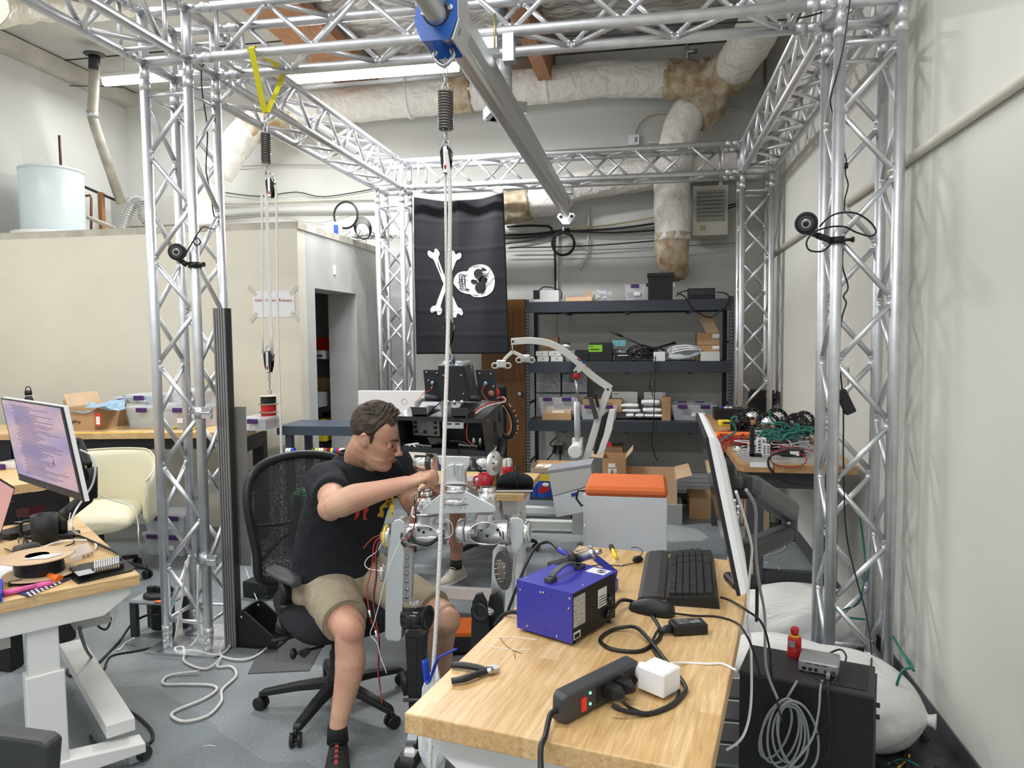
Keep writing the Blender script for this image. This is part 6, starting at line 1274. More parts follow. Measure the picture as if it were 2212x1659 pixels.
for x,s in((SX0,1),(SX1,-1)):
    for y,q in((SY0,1),(SY1,-1)):
        ht=SHZ[0]+.02; pst=MB(); pst.box((x+s*.02,y+q*.002,ht/2),(.04,.004,ht)); pst.box((x+s*.002,y+q*.02,ht/2),(.004,.04,ht)); pst.build('post',SHELFM,SH)
        if q==1: 
            hl_=mat('slot_light',(.42,.43,.41),.6)
            for col_ in(0,1):
                sl_=MB()
                for k in range(60): sl_.box((x+s*(.012+.016*col_),y-.0008,.05+k*(ht-.1)/60),(.005,.0016,.014),R=Matrix.Rotation(.35*(1 if col_ else -1),4,'Y'))
                sl_.build('keyhole_slots',hl_,SH)['kind']='stuff'
    for z in(.35,.95,1.55): MB().box((x+s*.01,(SY0+SY1)/2,z),(.01,SY1-SY0,.025)).build('side_brace',SHELFM,SH)
for z in SHZ:
    for y,q in((SY0,1),(SY1,-1)): MB().box(((SX0+SX1)/2,y+q*.012,z-.055),(SX1-SX0-.03,.03,.105)).build('beam',SHELFM,SH,bev=.003)
    MB().box(((SX0+SX1)/2,(SY0+SY1)/2,z-.012),(SX1-SX0-.05,SY1-SY0-.04,.02)).build('shelf_deck',mat('shelf_deck',(.05,.055,.06),.6),SH)
    for k in(-.6,0,.6): MB().box(((SX0+SX1)/2+k,(SY0+SY1)/2,z-.115),(.035,SY1-SY0-.02,.02)).build('cross_support',SHELFM,SH)
Y0=SY0+.08; TP,T2,T3,T4=SHZ
PRN=mat('print_dark',(.06,.06,.06),.7)
# top shelf
BX('power_supply','white and black power supply unit at the left end of the top shelf','power supply',1153,628,1207,646,Y0,.12,WHTP,TP,lb=[(1152,627,1166,646,BLK,'black_end')])
T('cable','black cable looping behind the white power supply','cable',MB().tube([at(1164,628,y=Y0+.1),at(1175,620,y=Y0+.12),at(1195,622,y=Y0+.12),at(1212,630,y=Y0+.08),at(1212,645,y=Y0+.05)],.006,7,sm=5),BLK)
cb=thing('cardboard_tray','crushed open cardboard tray on the top shelf','cardboard tray',Vector((at(1250,645,y=Y0).x,Y0,TP)))
a,b_=at(1222,646,y=Y0),at(1278,646,y=Y0); w=b_.x-a.x
MB().box(((a.x+b_.x)/2,Y0+.12,TP+.004),(w,.24,.006)).build('floor',CARD,cb)
MB().box(((a.x+b_.x)/2,Y0+.02,TP+.025),(w,.006,.045),R=Matrix.Rotation(-.5,4,'X')).build('front_flap',CARDL,cb); MB().box(((a.x+b_.x)/2,Y0+.22,TP+.03),(w,.006,.06)).build('back_wall',CARD,cb)
MB().prism([at(1262,645,y=Y0+.05),at(1280,645,y=Y0+.05),at(1284,636,y=Y0+.05),at(1268,627,y=Y0+.05)],(0,.08,0)).build('torn_flap',CARDL,cb)
def crumple(nm,lab,cat,c,rr,m,seed=1,group=None,n=2):
    rnd=random.Random(seed); b=bmesh.new(); bmesh.ops.create_icosphere(b,subdivisions=3,radius=1)
    mb=MB(); vs=[]
    for v in b.verts: k=1+rnd.uniform(-.25,.25)+.2*sin(v.co.x*5+seed)*cos(v.co.y*6); p=Vector((v.co.x*rr[0]*k,v.co.y*rr[1]*k,max(-.9*rr[2],v.co.z*rr[2]*k)))+Vector(c); vs.append(p)
    b.verts.index_update(); mb.add(vs,[[v.index for v in f.verts] for f in b.faces],False); b.free(); return T(nm,lab,cat,mb,m,group)
crumple('plastic_bag','crumpled clear plastic bag on the top shelf, centre left','bag',(at(1297,640,y=Y0+.1).x,Y0+.15,TP+.05),(.09,.08,.065),CLR,3)
def bin_(lab,u0,v0,u1,v1,y,dp,zb,inner=None,lid=False,name='plastic_bin',group='clear storage bins',lbl=None,m=CLR,rz=0):
    a=at(u0,v0,y=y); b=at(u1,v1,y=y); x0,x1=a.x,b.x; z1=a.z; t=thing(name,lab,'storage bin',((x0+x1)/2,y+dp/2,zb),0,group)
    h_=z1-zb; w=x1-x0; xm=(x0+x1)/2; R0=[];
    def rg(s,z): return [Vector((xm+sx*w/2*s,y+dp/2+sy*dp/2*s,z)) for sx,sy in((-1,-1),(1,-1),(1,1),(-1,1))]
    mb=MB(); mb.loft([rg(.86,zb+.002),rg(.96,z1-.02),rg(1.0,z1-.018),rg(1.0,z1-.004),rg(.93,z1-.004),rg(.83,zb+.006)],sm=False); mb.build('tub',m,t)
    if lid: MB().box((xm,y+dp/2,z1),(w*1.02,dp*1.02,.012)).build('lid',m,t,bev=.003)
    for sx in ((-.25,.25) if w>.34 else (0,)): MB().box((xm+w*sx,y-.008,z1-.02),(min(.09,w*.4),.014,.035),bev=.004).build('latch',PURP,t)
    if lbl: MB().box((xm+w*.1,y+.004,zb+h_*.4),(w*.3,.003,h_*.22)).build('label',lbl,t)
    return t,Vector((xm,y+dp/2,zb)),w,dp,h_
def fill(nm,lab,cat,c,w,d,hh,m,seed,kind='stuff',n=40,r=.006):
    rnd=random.Random(seed); mb=MB()
    for k in range(n): p=Vector(c)+Vector((rnd.uniform(-w/2,w/2),rnd.uniform(-d/2,d/2),.012+rnd.uniform(0,hh))); mb.box(p,(rnd.uniform(.01,.05),rnd.uniform(.01,.03),rnd.uniform(.006,.02)),R=Euler((rnd.random()*3,rnd.random()*3,rnd.random()*3)).to_matrix())
    return T(nm,lab,cat,mb,m,kind and None,org=None) if not kind else tag(mb.build(nm,m),lab,cat,None,kind)
t,c,w,d,hh=bin_('small clear bin with a purple latch on the top shelf, centre',1349,614,1394,643,Y0,.2,TP,lbl=WHTP)
fill('bin_contents','red and blue small parts inside the small bin on the top shelf','parts',c,w*.7,d*.6,hh*.4,mat('parts_red_blue',(.35,.02,.06),.5,c2=(.05,.06,.2),vs=30),3)
bb_=thing('battery_box','tall black lidded box with side latches on the top shelf','box',(at(1427,641,y=Y0).x,Y0+.12,TP)); mb,_=bxm(1400,594,1453,641,Y0,.24,TP); mb.build('case',BLKM,bb_,bev=.004); mb,_=bxm(1398,590,1455,597,Y0-.01,.26); mb.build('lid',BLKM,bb_,bev=.004); mb,_=bxm(1453,612,1458,619,Y0+.06,.03); mb.build('latch',STEEL,bb_); mb,_=bxm(1396,612,1400,619,Y0+.06,.03); mb.build('latch',BLK,bb_)
br_=thing('charger','black power brick with leads at the right end of the top shelf','charger',(at(1515,638,y=Y0).x,Y0+.08,TP)); mb,_=bxm(1486,623,1545,638,Y0,.12,TP); mb.build('case',BLKM,br_,bev=.004); mb,_=bxm(1488,626,1543,636,Y0-.003,.003); mb.build('fins',BLKS,br_)
T('cable','black lead from the power brick looping down in front of the top shelf','cable',MB().tube([at(u,v,y=Y0-.09) for u,v in((1548,631),(1565,633),(1574,640),(1570,655),(1555,672),(1540,684),(1525,684),(1500,670),(1485,650),(1478,640),(1462,632))],.0065,8,sm=5),BLK)
T('cable','short black lead leaving the power brick to the left','cable',MB().tube([at(1486,628,y=Y0),at(1474,630,y=Y0),at(1460,640,y=Y0)],.006,8,sm=5),BLK)
# second shelf
SWB=[(1157,749,1184,760,1),(1185,750,1212,761,1),(1160,762,1186,774,0),(1189,762,1216,774,0)]
for i,(u0,v0,u1,v1,tp_) in enumerate(SWB):
    z=T2+(.052 if tp_ else 0); a=at(u0,v0,y=Y0); b_=at(u1,v1,y=Y0)
    t=thing('small_box',['small white carton, upper left of four on the second shelf','small white carton, upper right of four on the second shelf','small white carton, lower left of four on the second shelf','small white carton, lower right of four on the second shelf'][i],'box',((a.x+b_.x)/2,Y0+.1,z),0,'four small white cartons'); MB().box(((a.x+b_.x)/2,Y0+.1,z+.025),(b_.x-a.x-.004,.2,.049)).build('carton',WHT,t,bev=.002); MB().box(((a.x+b_.x)/2,Y0-.0015,z+.027),(.02,.003,.004)).build('print',PRN,t)
BX('cardboard_box','brown carton behind the small white cartons','box',1170,729,1205,752,Y0+.3,.15,CARD,T2)
mt=MB(); p=at(1232,748,y=Y0+.1); mt.lathe([(.03,0),(.032,.004),(.032,.06),(.026,.065),(.026,.08)],p,(-1,-.2,0),n=24); T('electric_motor','grey round motor lying above a box on the second shelf','motor',mt,ALUM,org=None)
BX('motor_box','small grey box under the round motor','box',1222,757,1242,772,Y0+.06,.12,GRY,T2)
hs_=thing('heat_sink','black finned heat sink on the second shelf','heat sink',(at(1258,772,y=Y0).x,Y0+.08,T2)); mb,_=bxm(1241,762,1271,773,Y0,.1,T2); mb.build('base',BLKM,hs_)
for k in range(12): mb,_=bxm(1243+2.3*k,756,1244+2.3*k,763,Y0,.09); mb.build('fin',GRYD,hs_)
BX('graphics_card_box','black box with a green label on the second shelf','box',1272,741,1322,773,Y0,.22,BLKM,T2,lb=[(1272,745,1301,760,mat('label_green',(.2,.5,.03),.5),'green_label'),(1275,748,1281,749.5,WHTP,'print'),(1275,754,1294,756,WHTP,'print')])
crumple('foil_bag','crumpled silver antistatic bag on the second shelf','bag',(at(1335,762,y=Y0+.05).x,Y0+.1,T2+.085),(.11,.07,.025),mat('antistatic_foil',(.5,.52,.54),.25,.7),5)
BX('small_box','teal and grey stack of small plastic cases on the silver bag','box',1323,735,1352,748,Y0+.03,.14,mat('case_teal',(.12,.35,.38),.35),None)
BX('small_box','dark flat electronics box under the silver bag','box',1327,762,1365,774,Y0,.16,BLKM,T2,lb=[(1334,767,1356,768.5,WHTP,'print')])
T('black_rod','black rod with a foam grip sticking up from the cable heap','rod',MB().tube([at(1320,717,y=Y0+.05),at(1345,727,y=Y0+.05)],.012,10).tube([at(1345,727,y=Y0+.05),at(1400,752,y=Y0+.1)],.006,8),BLK)
T('black_rod','black bar with clamps behind the cable heap','rod',MB().tube([at(1400,757,y=Y0+.15),at(1460,740,y=Y0+.15)],.012,8),BLK)
rnd=random.Random(9); mb=MB(); cc=at(1400,765,y=Y0+.08)
for k in range(22): r_=rnd.uniform(.05,.12); o=cc+Vector((rnd.uniform(-.1,.1),rnd.uniform(-.05,.05),rnd.uniform(-.02,.03))); q=rnd.uniform(-1,1); mb.tube([o+Vector((r_*cos(a),.3*r_*sin(a)*q,max(-.03,.55*r_*sin(a)))) for a in [2*pi*j/10 for j in range(10)]],.0045,6,sm=3,closed=True)
tag(mb.build('cable_heap',BLK),'heap of tangled black cables on the second shelf','cables',None,'stuff')
BX('small_box','plain white carton right of the cable heap','box',1412,760,1437,773,Y0+.02,.15,WHT,T2)
mb=MB()
for k in range(9): r_=.14-.004*k; o=at(1478,760,y=Y0+.08)+Vector((.01*k-.03,0,-.0+.004*(k%3))); mb.tube([o+Vector((r_*cos(a),.08*sin(a),.45*r_*sin(a)+.2*r_*cos(a)*.4)) for a in [2*pi*j/14 for j in range(14)]],.009,6,sm=3,closed=True)
T('led_strip_coil','white coiled plastic hoses in a loop on the second shelf','hose coil',mb,CLRB)
for k in range(3): T('tube_bundle',['upper white beaded strip lying right of the coil','middle white beaded strip lying right of the coil','lower white beaded strip lying right of the coil'][k],'strip',MB().tube([at(1452,762-6*k,y=Y0+.05),at(1480,756-5*k,y=Y0+.04),at(1508-9*k*.5,750-3*k+5,y=Y0+.03)],.016,8,sm=3,flat=.5),WHTP,'beaded strips')
BX('cardboard_box','brown carton with a white label, top of the pair at right on the second shelf','box',1506,720,1554,745,Y0+.1,.3,CARD,lb=[(1539,721,1554,730,WHTP)])
BX('cardboard_box','brown carton with a white label, lower of the pair on the second shelf','box',1506,746,1554,772,Y0+.1,.3,CARD,T2,lb=[(1539,747,1554,754,WHTP)])
mb=MB(); mb.prism([at(1508,684,y=Y0+.2),at(1534,680,y=Y0+.2),at(1554,718,y=Y0+.15),at(1526,720,y=Y0+.15)],(0,.012,0)); T('cardboard_flap','opened cardboard lid leaning above the brown cartons','cardboard',mb,CARDL)
BX('small_box','low white carton at the right end of the second shelf','box',1514,760,1555,774,Y0,.1,WHT,T2)
# third shelf
for i,(u0,v0,u1,v1,zb) in enumerate(((1158,803,1211,848,None),(1214,803,1268,848,None),(1158,850,1211,900,T3),(1214,850,1268,900,T3))):
    BX('wrapped_box',['grey film wrapped carton, upper left of four','grey film wrapped carton, upper right of four','grey film wrapped carton, lower left of four','grey film wrapped carton, lower right of four'][i],'box',u0,v0,u1,v1,Y0+.24,.28,mat('film_wrap',(.42,.43,.45),.25,.3,var=.12,vs=14,bump=.5,bs=30),zb,'wrapped cartons')
t,c,w,d,hh=bin_('clear bin with yellow and black packs on the third shelf left',1162,858,1245,892,Y0,.2,T3+.045,lbl=None); 
tag(MB().box(c+Vector((-.02,0,.06)),(.24,.12,.09)).build('battery_pack',BLK),'black battery pack with yellow labels inside the left bin','battery'); tag(MB().box(c+Vector((-.07,-.064,.06)),(.07,.01,.06)).build('yellow_pack',YEL),'yellow labelled pack inside the left bin','battery')
BX('cardboard_box','thin cardboard box with a white label under the left clear bin','box',1179,886,1234,893,Y0-.04,.2,CARDL,lb=[(1193,887,1218,892,WHTP)])
BX('cardboard_box','low cardboard box at the shelf edge under the thin one','box',1171,892,1234,902,Y0-.05,.25,CARD,T3)
ob=BX('cardboard_box','open brown cardboard box lying behind the lift arm','box',1259,862,1343,877,Y0+.04,.2,CARD,T3+.075,print_=[('OptiTrack',1312,871,.022,PRN)])
t,c,w,d,hh=bin_('clear bin under the open cardboard box on the third shelf',1252,874,1335,901,Y0,.22,T3,lbl=None); fill('bin_contents','pale small parts inside the bin under the open box','parts',c,w*.7,d*.6,hh*.4,mat('parts_pale',(.5,.48,.45),.5,c2=(.2,.2,.22),vs=20),4)
BX('small_box','white carton behind the folded cloths, left','box',1322,846,1377,888,Y0+.2,.2,WHT,T3,lb=[(1327,850,1336,852,GRY,'print')])
BX('small_box','white carton behind the folded cloths, right','box',1391,847,1437,888,Y0+.2,.2,WHT,T3,lb=[(1432,848,1435,851,GRY,'print')])
FC=[(1341,871,1380,882),(1344,882,1384,893),(1352,891,1370,904),(1372,892,1391,904),(1385,861,1426,878),(1388,880,1430,893),(1392,893,1436,904)]
clo=mat('white_cloth',(.82,.82,.82),.9,bump=.4,bs=20)
for i,(u0,v0,u1,v1) in enumerate(FC):
    a=at(u0,v0,y=Y0+.04); b_=at(u1,v1,y=Y0+.04); c=(a+b_)/2; w=(b_.x-a.x); hh=(a.z-b_.z); mb=MB()
    R_=[[Vector((c.x+w/2*q,c.y+.05+.07*cos(t),c.z+hh/2*sin(t)*(1-.3*abs(q)))) for t in [2*pi*j/14 for j in range(14)]] for q in(-1,-.85,-.3,0,.3,.85,1)]; mb.loft(R_)
    T('folded_cloth',['top rolled white cloth of the left pile','second rolled white cloth of the left pile','bottom left rolled white cloth of the left pile','bottom right rolled white cloth of the left pile','top folded white cloth of the right pile','middle folded white cloth of the right pile','bottom folded white cloth of the right pile'][i],'cloth',mb,clo,'rolled white cloths',sub=1)
q=BX('cardboard_box','upright brown box beside the folded cloths','box',1430,858,1449,903,Y0,.14,CARD,T3,rz=0,print_=None)
text('OptiTrack',at(1439,872,y=Y0-.003),face((0,0,1),(0,-1,0)),.024,PRN,'lettering',q) if False else None
t,c,w,d,hh=bin_('clear bin with a purple latch at the right end of the third shelf',1450,874,1548,905,Y0,.3,T3,lbl=WHTP); fill('bin_contents','grey and pale parts in the right bin of the third shelf','parts',c,w*.8,d*.7,hh*.35,mat('parts_pale',(0,)*3),6)
bin_('empty clear bin behind the right bin of the third shelf',1455,866,1530,890,Y0+.34,.2,T3)
T('cable','long black cable hanging from the second shelf down to the floor boxes','cable',MB().tube([at(u,v,y=SY0-.02) for u,v in((1416,768),(1414,830),(1412,900),(1408,950),(1415,985),(1422,995))],.005,7,sm=5),BLK)
T('cable','short kinked black cable hanging below the second shelf','cable',MB().tube([at(u,v,y=SY0-.02) for u,v in((1402,796),(1408,815),(1404,822),(1402,842),(1405,832),(1410,857))],.004,7,sm=2),BLK)
for k,du in enumerate((0,4)): T('cable',['left of two plug cables hanging by the lift column','right of two plug cables hanging by the lift column'][k],'cable',MB().tube([at(1233+du,774,y=SY0-.03),at(1232+du,810,y=SY0-.03),at(1232+du+k,825,y=SY0-.03)],[.0035,.0035,.010],7,sm=3),BLK,'plug cables')
# lower level and floor: boxes, socket, bars
so=thing('wall_sockets','grey wall outlet block with black plugs under the shelf','outlet',at(1204,1000,y=YB-.03)); mb,_=bxm(1195,955,1216,980,YB-.05,.05); mb.build('plate',cw,so)
for u,v in((1199,966),(1210,966),(1197,974),(1210,975)): mb,_=bxm(u-4,v-3,u+4,v+6,YB-.09,.04); mb.build('plug',BLK,so)
for k,pts in enumerate(([(1198,966),(1188,960),(1196,950),(1202,945)],[(1197,976),(1185,990),(1175,1000)],[(1210,978),(1210,990),(1209,1000)])): T('cable',['upper black cable at the wall outlet block','black cable sloping left below the wall outlet block','black cable hanging straight below the wall outlet block'][k],'cable',MB().tube([at(u,v,y=YB-.1) for u,v in pts],.007,7,sm=4),BLK,'outlet cables')
def obox(lab,u0,v0,u1,v1,y,dp,zb,m=CARD,flaps=((1,.6),(-1,.6)),rz=0,group=None,labels=()):
    a=at(u0,v0,y=y); b=at(u1,v1,y=y); w=b.x-a.x; hh=a.z-zb; c=Vector(((a.x+b.x)/2,y+dp/2,zb)); t=thing('cardboard_box',lab,'box',c,rz,group); Rz=Matrix.Rotation(rz,3,'Z')
    def q(x,y_,z): return c+Rz@Vector((x,y_,z))
    for nm,p,s in(('wall',(0,-dp/2,hh/2),(w,.006,hh)),('wall',(0,dp/2,hh/2),(w,.006,hh)),('wall',(-w/2,0,hh/2),(.006,dp,hh)),('wall',(w/2,0,hh/2),(.006,dp,hh)),('bottom',(0,0,.004),(w,dp,.006))): MB().box(q(*p),s,rz=rz).build(nm,m,t)
    for s,l in flaps:
        MB().prism([q(s*w/2,-dp/2,hh),q(s*w/2,dp/2,hh),q(s*(w/2+l*.18),dp/2,hh+.12*(1-l)),q(s*(w/2+l*.18),-dp/2,hh+.12*(1-l))],(0,0,.005)).build('flap',CARDL,t)
    for l in labels: mb,_=bxm(*l,y-.004,.003); mb.build('label',WHTP,t)
    return t
obox('brown box with white labels and an open flap under the shelf, behind the lift',1302,990,1352,1030,3.45,.35,0,labels=((1314,1001,1329,1012),(1314,1010,1332,1026)),flaps=((1,.35),(-1,.9)))
BX('cardboard_box','tall brown carton behind the labelled open box','box',1306,966,1345,1000,3.85,.3,CARD,T4)
obox('long brown open box on the floor behind the orange topped cabinet',1315,1032,1462,1122,3.0,.6,0,flaps=((1,.7),),m=CARDL)
BX('floor_box','grey lower carton beneath the open brown box','box',1441,1090,1474,1122,2.98,.3,mat('carton_grey',(.35,.35,.34),.8),0)
BX('cardboard_box','plain brown box on the floor under the shelf, right','box',1489,1076,1542,1122,3.2,.4,CARD,0)
BX('cardboard_box','tall brown carton under the right bench','box',1612,1060,1662,1135,2.9,.35,CARDL,0,lb=[(1618,1114,1627,1120,WHTP),(1617,1122,1626,1131,BLK,'print')])
mb_=mat('extrusion_bars',(.5,.5,.51),.35,.7)
for k in range(5): 
    a=at(1350,1018+9*k,y=3.9-.05*k); b_=at(1535,1014+9*k,y=3.9-.05*k); T('aluminium_bar',['topmost long aluminium bar on the bottom shelf','second long aluminium bar on the bottom shelf','third long aluminium bar on the bottom shelf','fourth long aluminium bar on the bottom shelf','lowest long aluminium bar on the bottom shelf'][k],'bar',MB().prism([a,a+Vector((0,.045,0)),a+Vector((0,.045,-.035)),a+Vector((0,0,-.035))],Vector((b_.x-a.x,0,0))),mb_,'aluminium bars')
tr=thing('cardboard_tray','shallow open cardboard box with orange bits on the bottom shelf, left','cardboard tray',at(1205,1030,y=3.0)); zt_=at(1160,1014,y=2.9).z
P=[at(1146,1014,y=2.8),at(1234,1016,y=2.8),at(1250,1002,y=3.2),at(1160,998,y=3.2)]; 
MB().prism([Vector((p.x,p.y,zt_-.01)) for p in P],(0,0,.01)).build('tray_floor',CARDL,tr)
for i in range(4):
    a,b_=Vector((P[i].x,P[i].y,zt_)),Vector((P[(i+1)%4].x,P[(i+1)%4].y,zt_)); MB().prism([a,b_,b_+Vector((0,0,.03)),a+Vector((0,0,.03))],(0,.005,0)).build('side',CARDL,tr)
for i,(u,v,m) in enumerate(((1168,1010,WHTP),(1186,1010,WHTP),(1204,1008,ORG),(1212,1010,ORG))): crumple('packing_scrap',['white crumpled paper scrap in the tray, leftmost','white paper scrap in the tray, second','orange bit in the tray','second orange bit in the tray'][i],'scrap',(at(u,v,y=3.0).x,2.95,zt_+.02),(.035,.03,.015),m,i+2)
fb=thing('food_bag','blue, red and yellow snack bag hanging below the cardboard tray','bag',at(1175,1075,y=2.75)); mb=MB(); G_=[[at(1152+ (40*i/8),1024+50*j/8,y=2.78)+Vector((0,.03*sin(i*1.1),0)) for i in range(9)] for j in range(9)]; mb.grid(G_); bgm=mat('bag_blue',(.02,.09,.5),.3); mb.build('bag',bgm,fb,th=.03)
MB().prism([at(u,v,y=2.735) for u,v in((1157,1024),(1190,1024),(1190,1040),(1160,1038))],(0,-.003,0)).build('yellow_print',YEL,fb); MB().prism([at(u,v,y=2.733) for u,v in((1160,1062),(1172,1048),(1186,1046),(1188,1058),(1172,1066))],(0,-.003,0)).build('red_print',RED,fb); MB().ell(at(1179,1047,y=2.73),(.03,.004,.016)).build('white_print',WHTP,fb)
# ---------------- patient lift ----------------
HLX=thing('patient_lift','white patient lift hoist with a curved arm standing before the shelf','patient lift',at(1250,1130,z=0)); hy=2.25
whs=mat('lift_enamel',(.72,.73,.69),.35)
def hb(nm,P,w,m=whs,fl=1.0,sm=6,d=hy): 
    Q=smoothpts([at(u,v,y=d) for u,v in P],sm); R_=[]
    for i,p in enumerate(Q):
        dd=(Q[min(i+1,len(Q)-1)]-Q[max(i-1,0)]).normalized(); x,y,_=frame(dd,Vector((0,1,0))); ww=w if not isinstance(w,tuple) else w[0]+(w[1]-w[0])*i/(len(Q)-1)
        R_.append([p+x*a*ww+y*b*ww*.8 for a,b in((-1,-1),(1,-1),(1,1),(-1,1))])
    return MB().loft(R_,sm=False).build(nm,m,HLX,bev=.004)
hb('boom',[(1105,738),(1150,736),(1195,745),(1240,775),(1280,812),(1320,840)],.026)
hb('mast',[(1316,838),(1300,880),(1285,930),(1270,980),(1258,1010)],.027)
for u,v in((1108,738),(1313,841),(1244,803),(1250,986)): MB().rod(at(u,v,y=hy-.03),at(u,v,y=hy+.03),.009,n=14).build('pivot_pin',BLK,HLX)
MB().prism([at(u,v,y=hy-.02) for u,v in((1252,783),(1266,797),(1244,808),(1238,800))],(0,.04,0)).build('boom_bracket',whs,HLX)
MB().rod(at(1245,815,y=hy),at(1247,870,y=hy),.011,n=14).build('actuator_rod',STEEL,HLX); MB().rod(at(1246,868,y=hy),at(1248,962,y=hy),.024,n=18).build('actuator_tube',mat('tube_grey',(.5,.52,.52),.4),HLX)
MB().lathe([(.024,-.02),(.028,0),(.024,.02)],at(1245,812,y=hy),(0,0,1),n=20).build('red_collar',RED,HLX)
mb,_=bxm(1238,955,1257,985,hy-.03,.06); mb.build('actuator_foot',WHTP,HLX,bev=.006); MB().lathe([(.05,-.03),(.055,-.02),(.055,.02),(.045,.035)],at(1243,975,y=hy-.05),(0,-1,0),n=26).build('actuator_motor',WHTP,HLX)
hb('lower_bracket',[(1236,983),(1248,1000),(1258,1012)],(.018,.024)); hb('handle_strut',[(1275,858),(1283,885),(1288,905)],.017,GRYD,d=hy-.06); hb('push_handle',[(1286,850),(1292,880)],.012,BLK,d=hy-.06)
MB().prism([at(u,v,y=hy-.07) for u,v in((1316,885),(1330,883),(1322,930),(1306,975),(1290,985),(1300,940))],(0,.06,0)).build('control_box',WHTP,HLX,bev=.006); MB().prism([at(u,v,y=hy-.072) for u,v in((1300,900),(1316,886),(1304,940),(1288,982),(1282,980))],(0,.05,0)).build('battery_pack',BLKM,HLX,bev=.004)
MB().rod(at(1316,960,y=hy-.07),at(1316,960,y=hy-.03),.02,n=16).build('stop_button',RED,HLX)
# spreader bar
MB().rod(at(1107,742,y=hy),at(1107,762,y=hy),.006).build('swivel',STEEL,HLX)
hb('spreader_arm',[(1107,760),(1098,768),(1088,778)],(.014,.012),d=hy-.06); hb('spreader_arm',[(1107,760),(1125,768),(1140,774)],(.014,.012),d=hy+.06)
for s,(u,v) in enumerate(((1083,786),(1135,774))):
    p=at(u,v,y=hy-.1+.2*s); MB().box(p,(.075,.02,.06),bev=.008).build('hook_plate',whs,HLX)
    for q in(-1,1): MB().tube([p+Vector((q*.03,0,.0)),p+Vector((q*.06,0,.005)),p+Vector((q*.075,0,-.015)),p+Vector((q*.06,0,-.032)),p+Vector((q*.03,0,-.03))],.0055,8,sm=5).build('sling_hook',whs,HLX)
MB().box(at(1262,780,y=hy)+Vector((0,-.025,0)),(.001,.001,.001)).build('decal_base',whs,HLX)
text('4ft Suzhou',at(1257,778,y=hy)+Vector((0,-.026,0)),face((.66,0,-.75),(0,-1,0)),.036,mat('decal_blue_red',(.4,.08,.12),.5),'lettering',HLX) if False else None
for i,(u,v,m) in enumerate(((1250,776,RED),(1255,778,BLU),(1261,783,BLU),(1268,790,REDW))): MB().box(at(u,v,y=hy)+Vector((0,-.024,0)),(.022,.002,.012),R=Matrix.Rotation(.85,4,'Y')).build('decal',m,HLX)
bz=.11
for s in(0,1): 
    a=at(1130,1100+30*s,z=.07) if s==0 else at(1130,1130,z=.07); b_=at(1255,1105+28*s,z=.07); MB().box((a+b_)/2,((b_-a).length,.07,.06),rz=math.atan2((b_-a).y,(b_-a).x)).build('base_leg',whs,HLX,bev=.006)
for u,v in((1252,1140),(1140,1128),(1240,1112)): p=at(u,v,z=.035); MB().rod(p-Vector((0,.012,0)),p+Vector((0,.012,0)),.035,n=16).build('caster',BLK,HLX)
MB().box(at(1248,1050,y=hy+.02),(.08,.08,.75)).build('base_post',whs,HLX)
# tilted white crate
CRT=thing('white_panel_bin','tilted white metal cover with a small blue label leaning on the lift','metal cover',at(1220,1115,z=.0))
pA=[at(u,v,y=1.75) for u,v in((1184,1020),(1276,1006),(1280,1048),(1194,1072))]; pB=[at(u,v,y=1.73) for u,v in((1194,1073),(1282,1049),(1290,1100),(1202,1117))]
MB().prism(pA,(0,.25,0)).build('upper_panel',mat('panel_grey_white',(.52,.52,.50),.6),CRT); MB().prism(pB,(0,.27,0)).build('lower_panel',mat('panel_pale',(.62,.65,.66),.5),CRT)
MB().prism([p+Vector((0,-.005,0)) for p in(pA[0]+Vector((-.005,0,.012)),pA[1]+Vector((.005,0,.012)),pA[1]+Vector((.005,0,-.006)),pA[0]+Vector((-.005,0,-.006)))],(0,.26,0)).build('rim',GRY,CRT)
MB().prism([at(u,v,y=1.722) for u,v in((1234,1066),(1247,1063),(1247,1070),(1234,1073))],(0,-.002,0)).build('label',mat('label_navy',(.03,.04,.25),.5),CRT); MB().tube([pA[3]+Vector((0,-.01,0)),pA[2]+Vector((0,-.01,0))],.004,6).build('seam',BLK,CRT)
# pedestal cabinet with orange cushion
ca=at(1262,1200,z=0); cy0=1.0; x0=at(1265,1072,y=cy0).x; x1=at(1441,1077,y=cy0).x; zc=at(1350,1074,y=cy0).z
PC=thing('pedestal_cabinet','white mobile drawer pedestal with an orange cushion top','cabinet',((x0+x1)/2,cy0+.22,0))
MB().box(((x0+x1)/2,cy0+.22,(zc+.04)/2),(x1-x0,.44,zc-.04),).build('body',mat('cabinet_white',(.66,.67,.70),.4),PC,bev=.003)
for k in range(3): MB().box((x0-.008,cy0+.22,.12+k*(zc-.08)/3+.07),(.016,.42,(zc-.1)/3-.01)).build('drawer',mat('cabinet_white',(0,)*3),PC,bev=.002)
cu=MB().box(((x0+x1)/2,cy0+.22,zc+.03),(x1-x0+.01,.45,.06),bev=.02); cu.build('cushion',mat('cushion_orange',(.72,.17,.05),.95,bump=.3,bs=150),PC)
MB().tube([(x0,cy0+.05,zc+.02),(x0-.05,cy0+.05,zc+.02),(x0-.06,cy0+.05,zc-.03),(x0-.03,cy0+.05,zc-.07),(x0,cy0+.05,zc-.07)],.007,8,sm=0).build('pull_loop',BLK,PC)
for a in(.05,-.05):
    for b in(.06,.38): MB().rod(((x0 if a>0 else x1)+a,cy0+b-.01,.025),((x0 if a>0 else x1)+a,cy0+b+.01,.025),.025,n=14).build('caster',GRYD,PC)
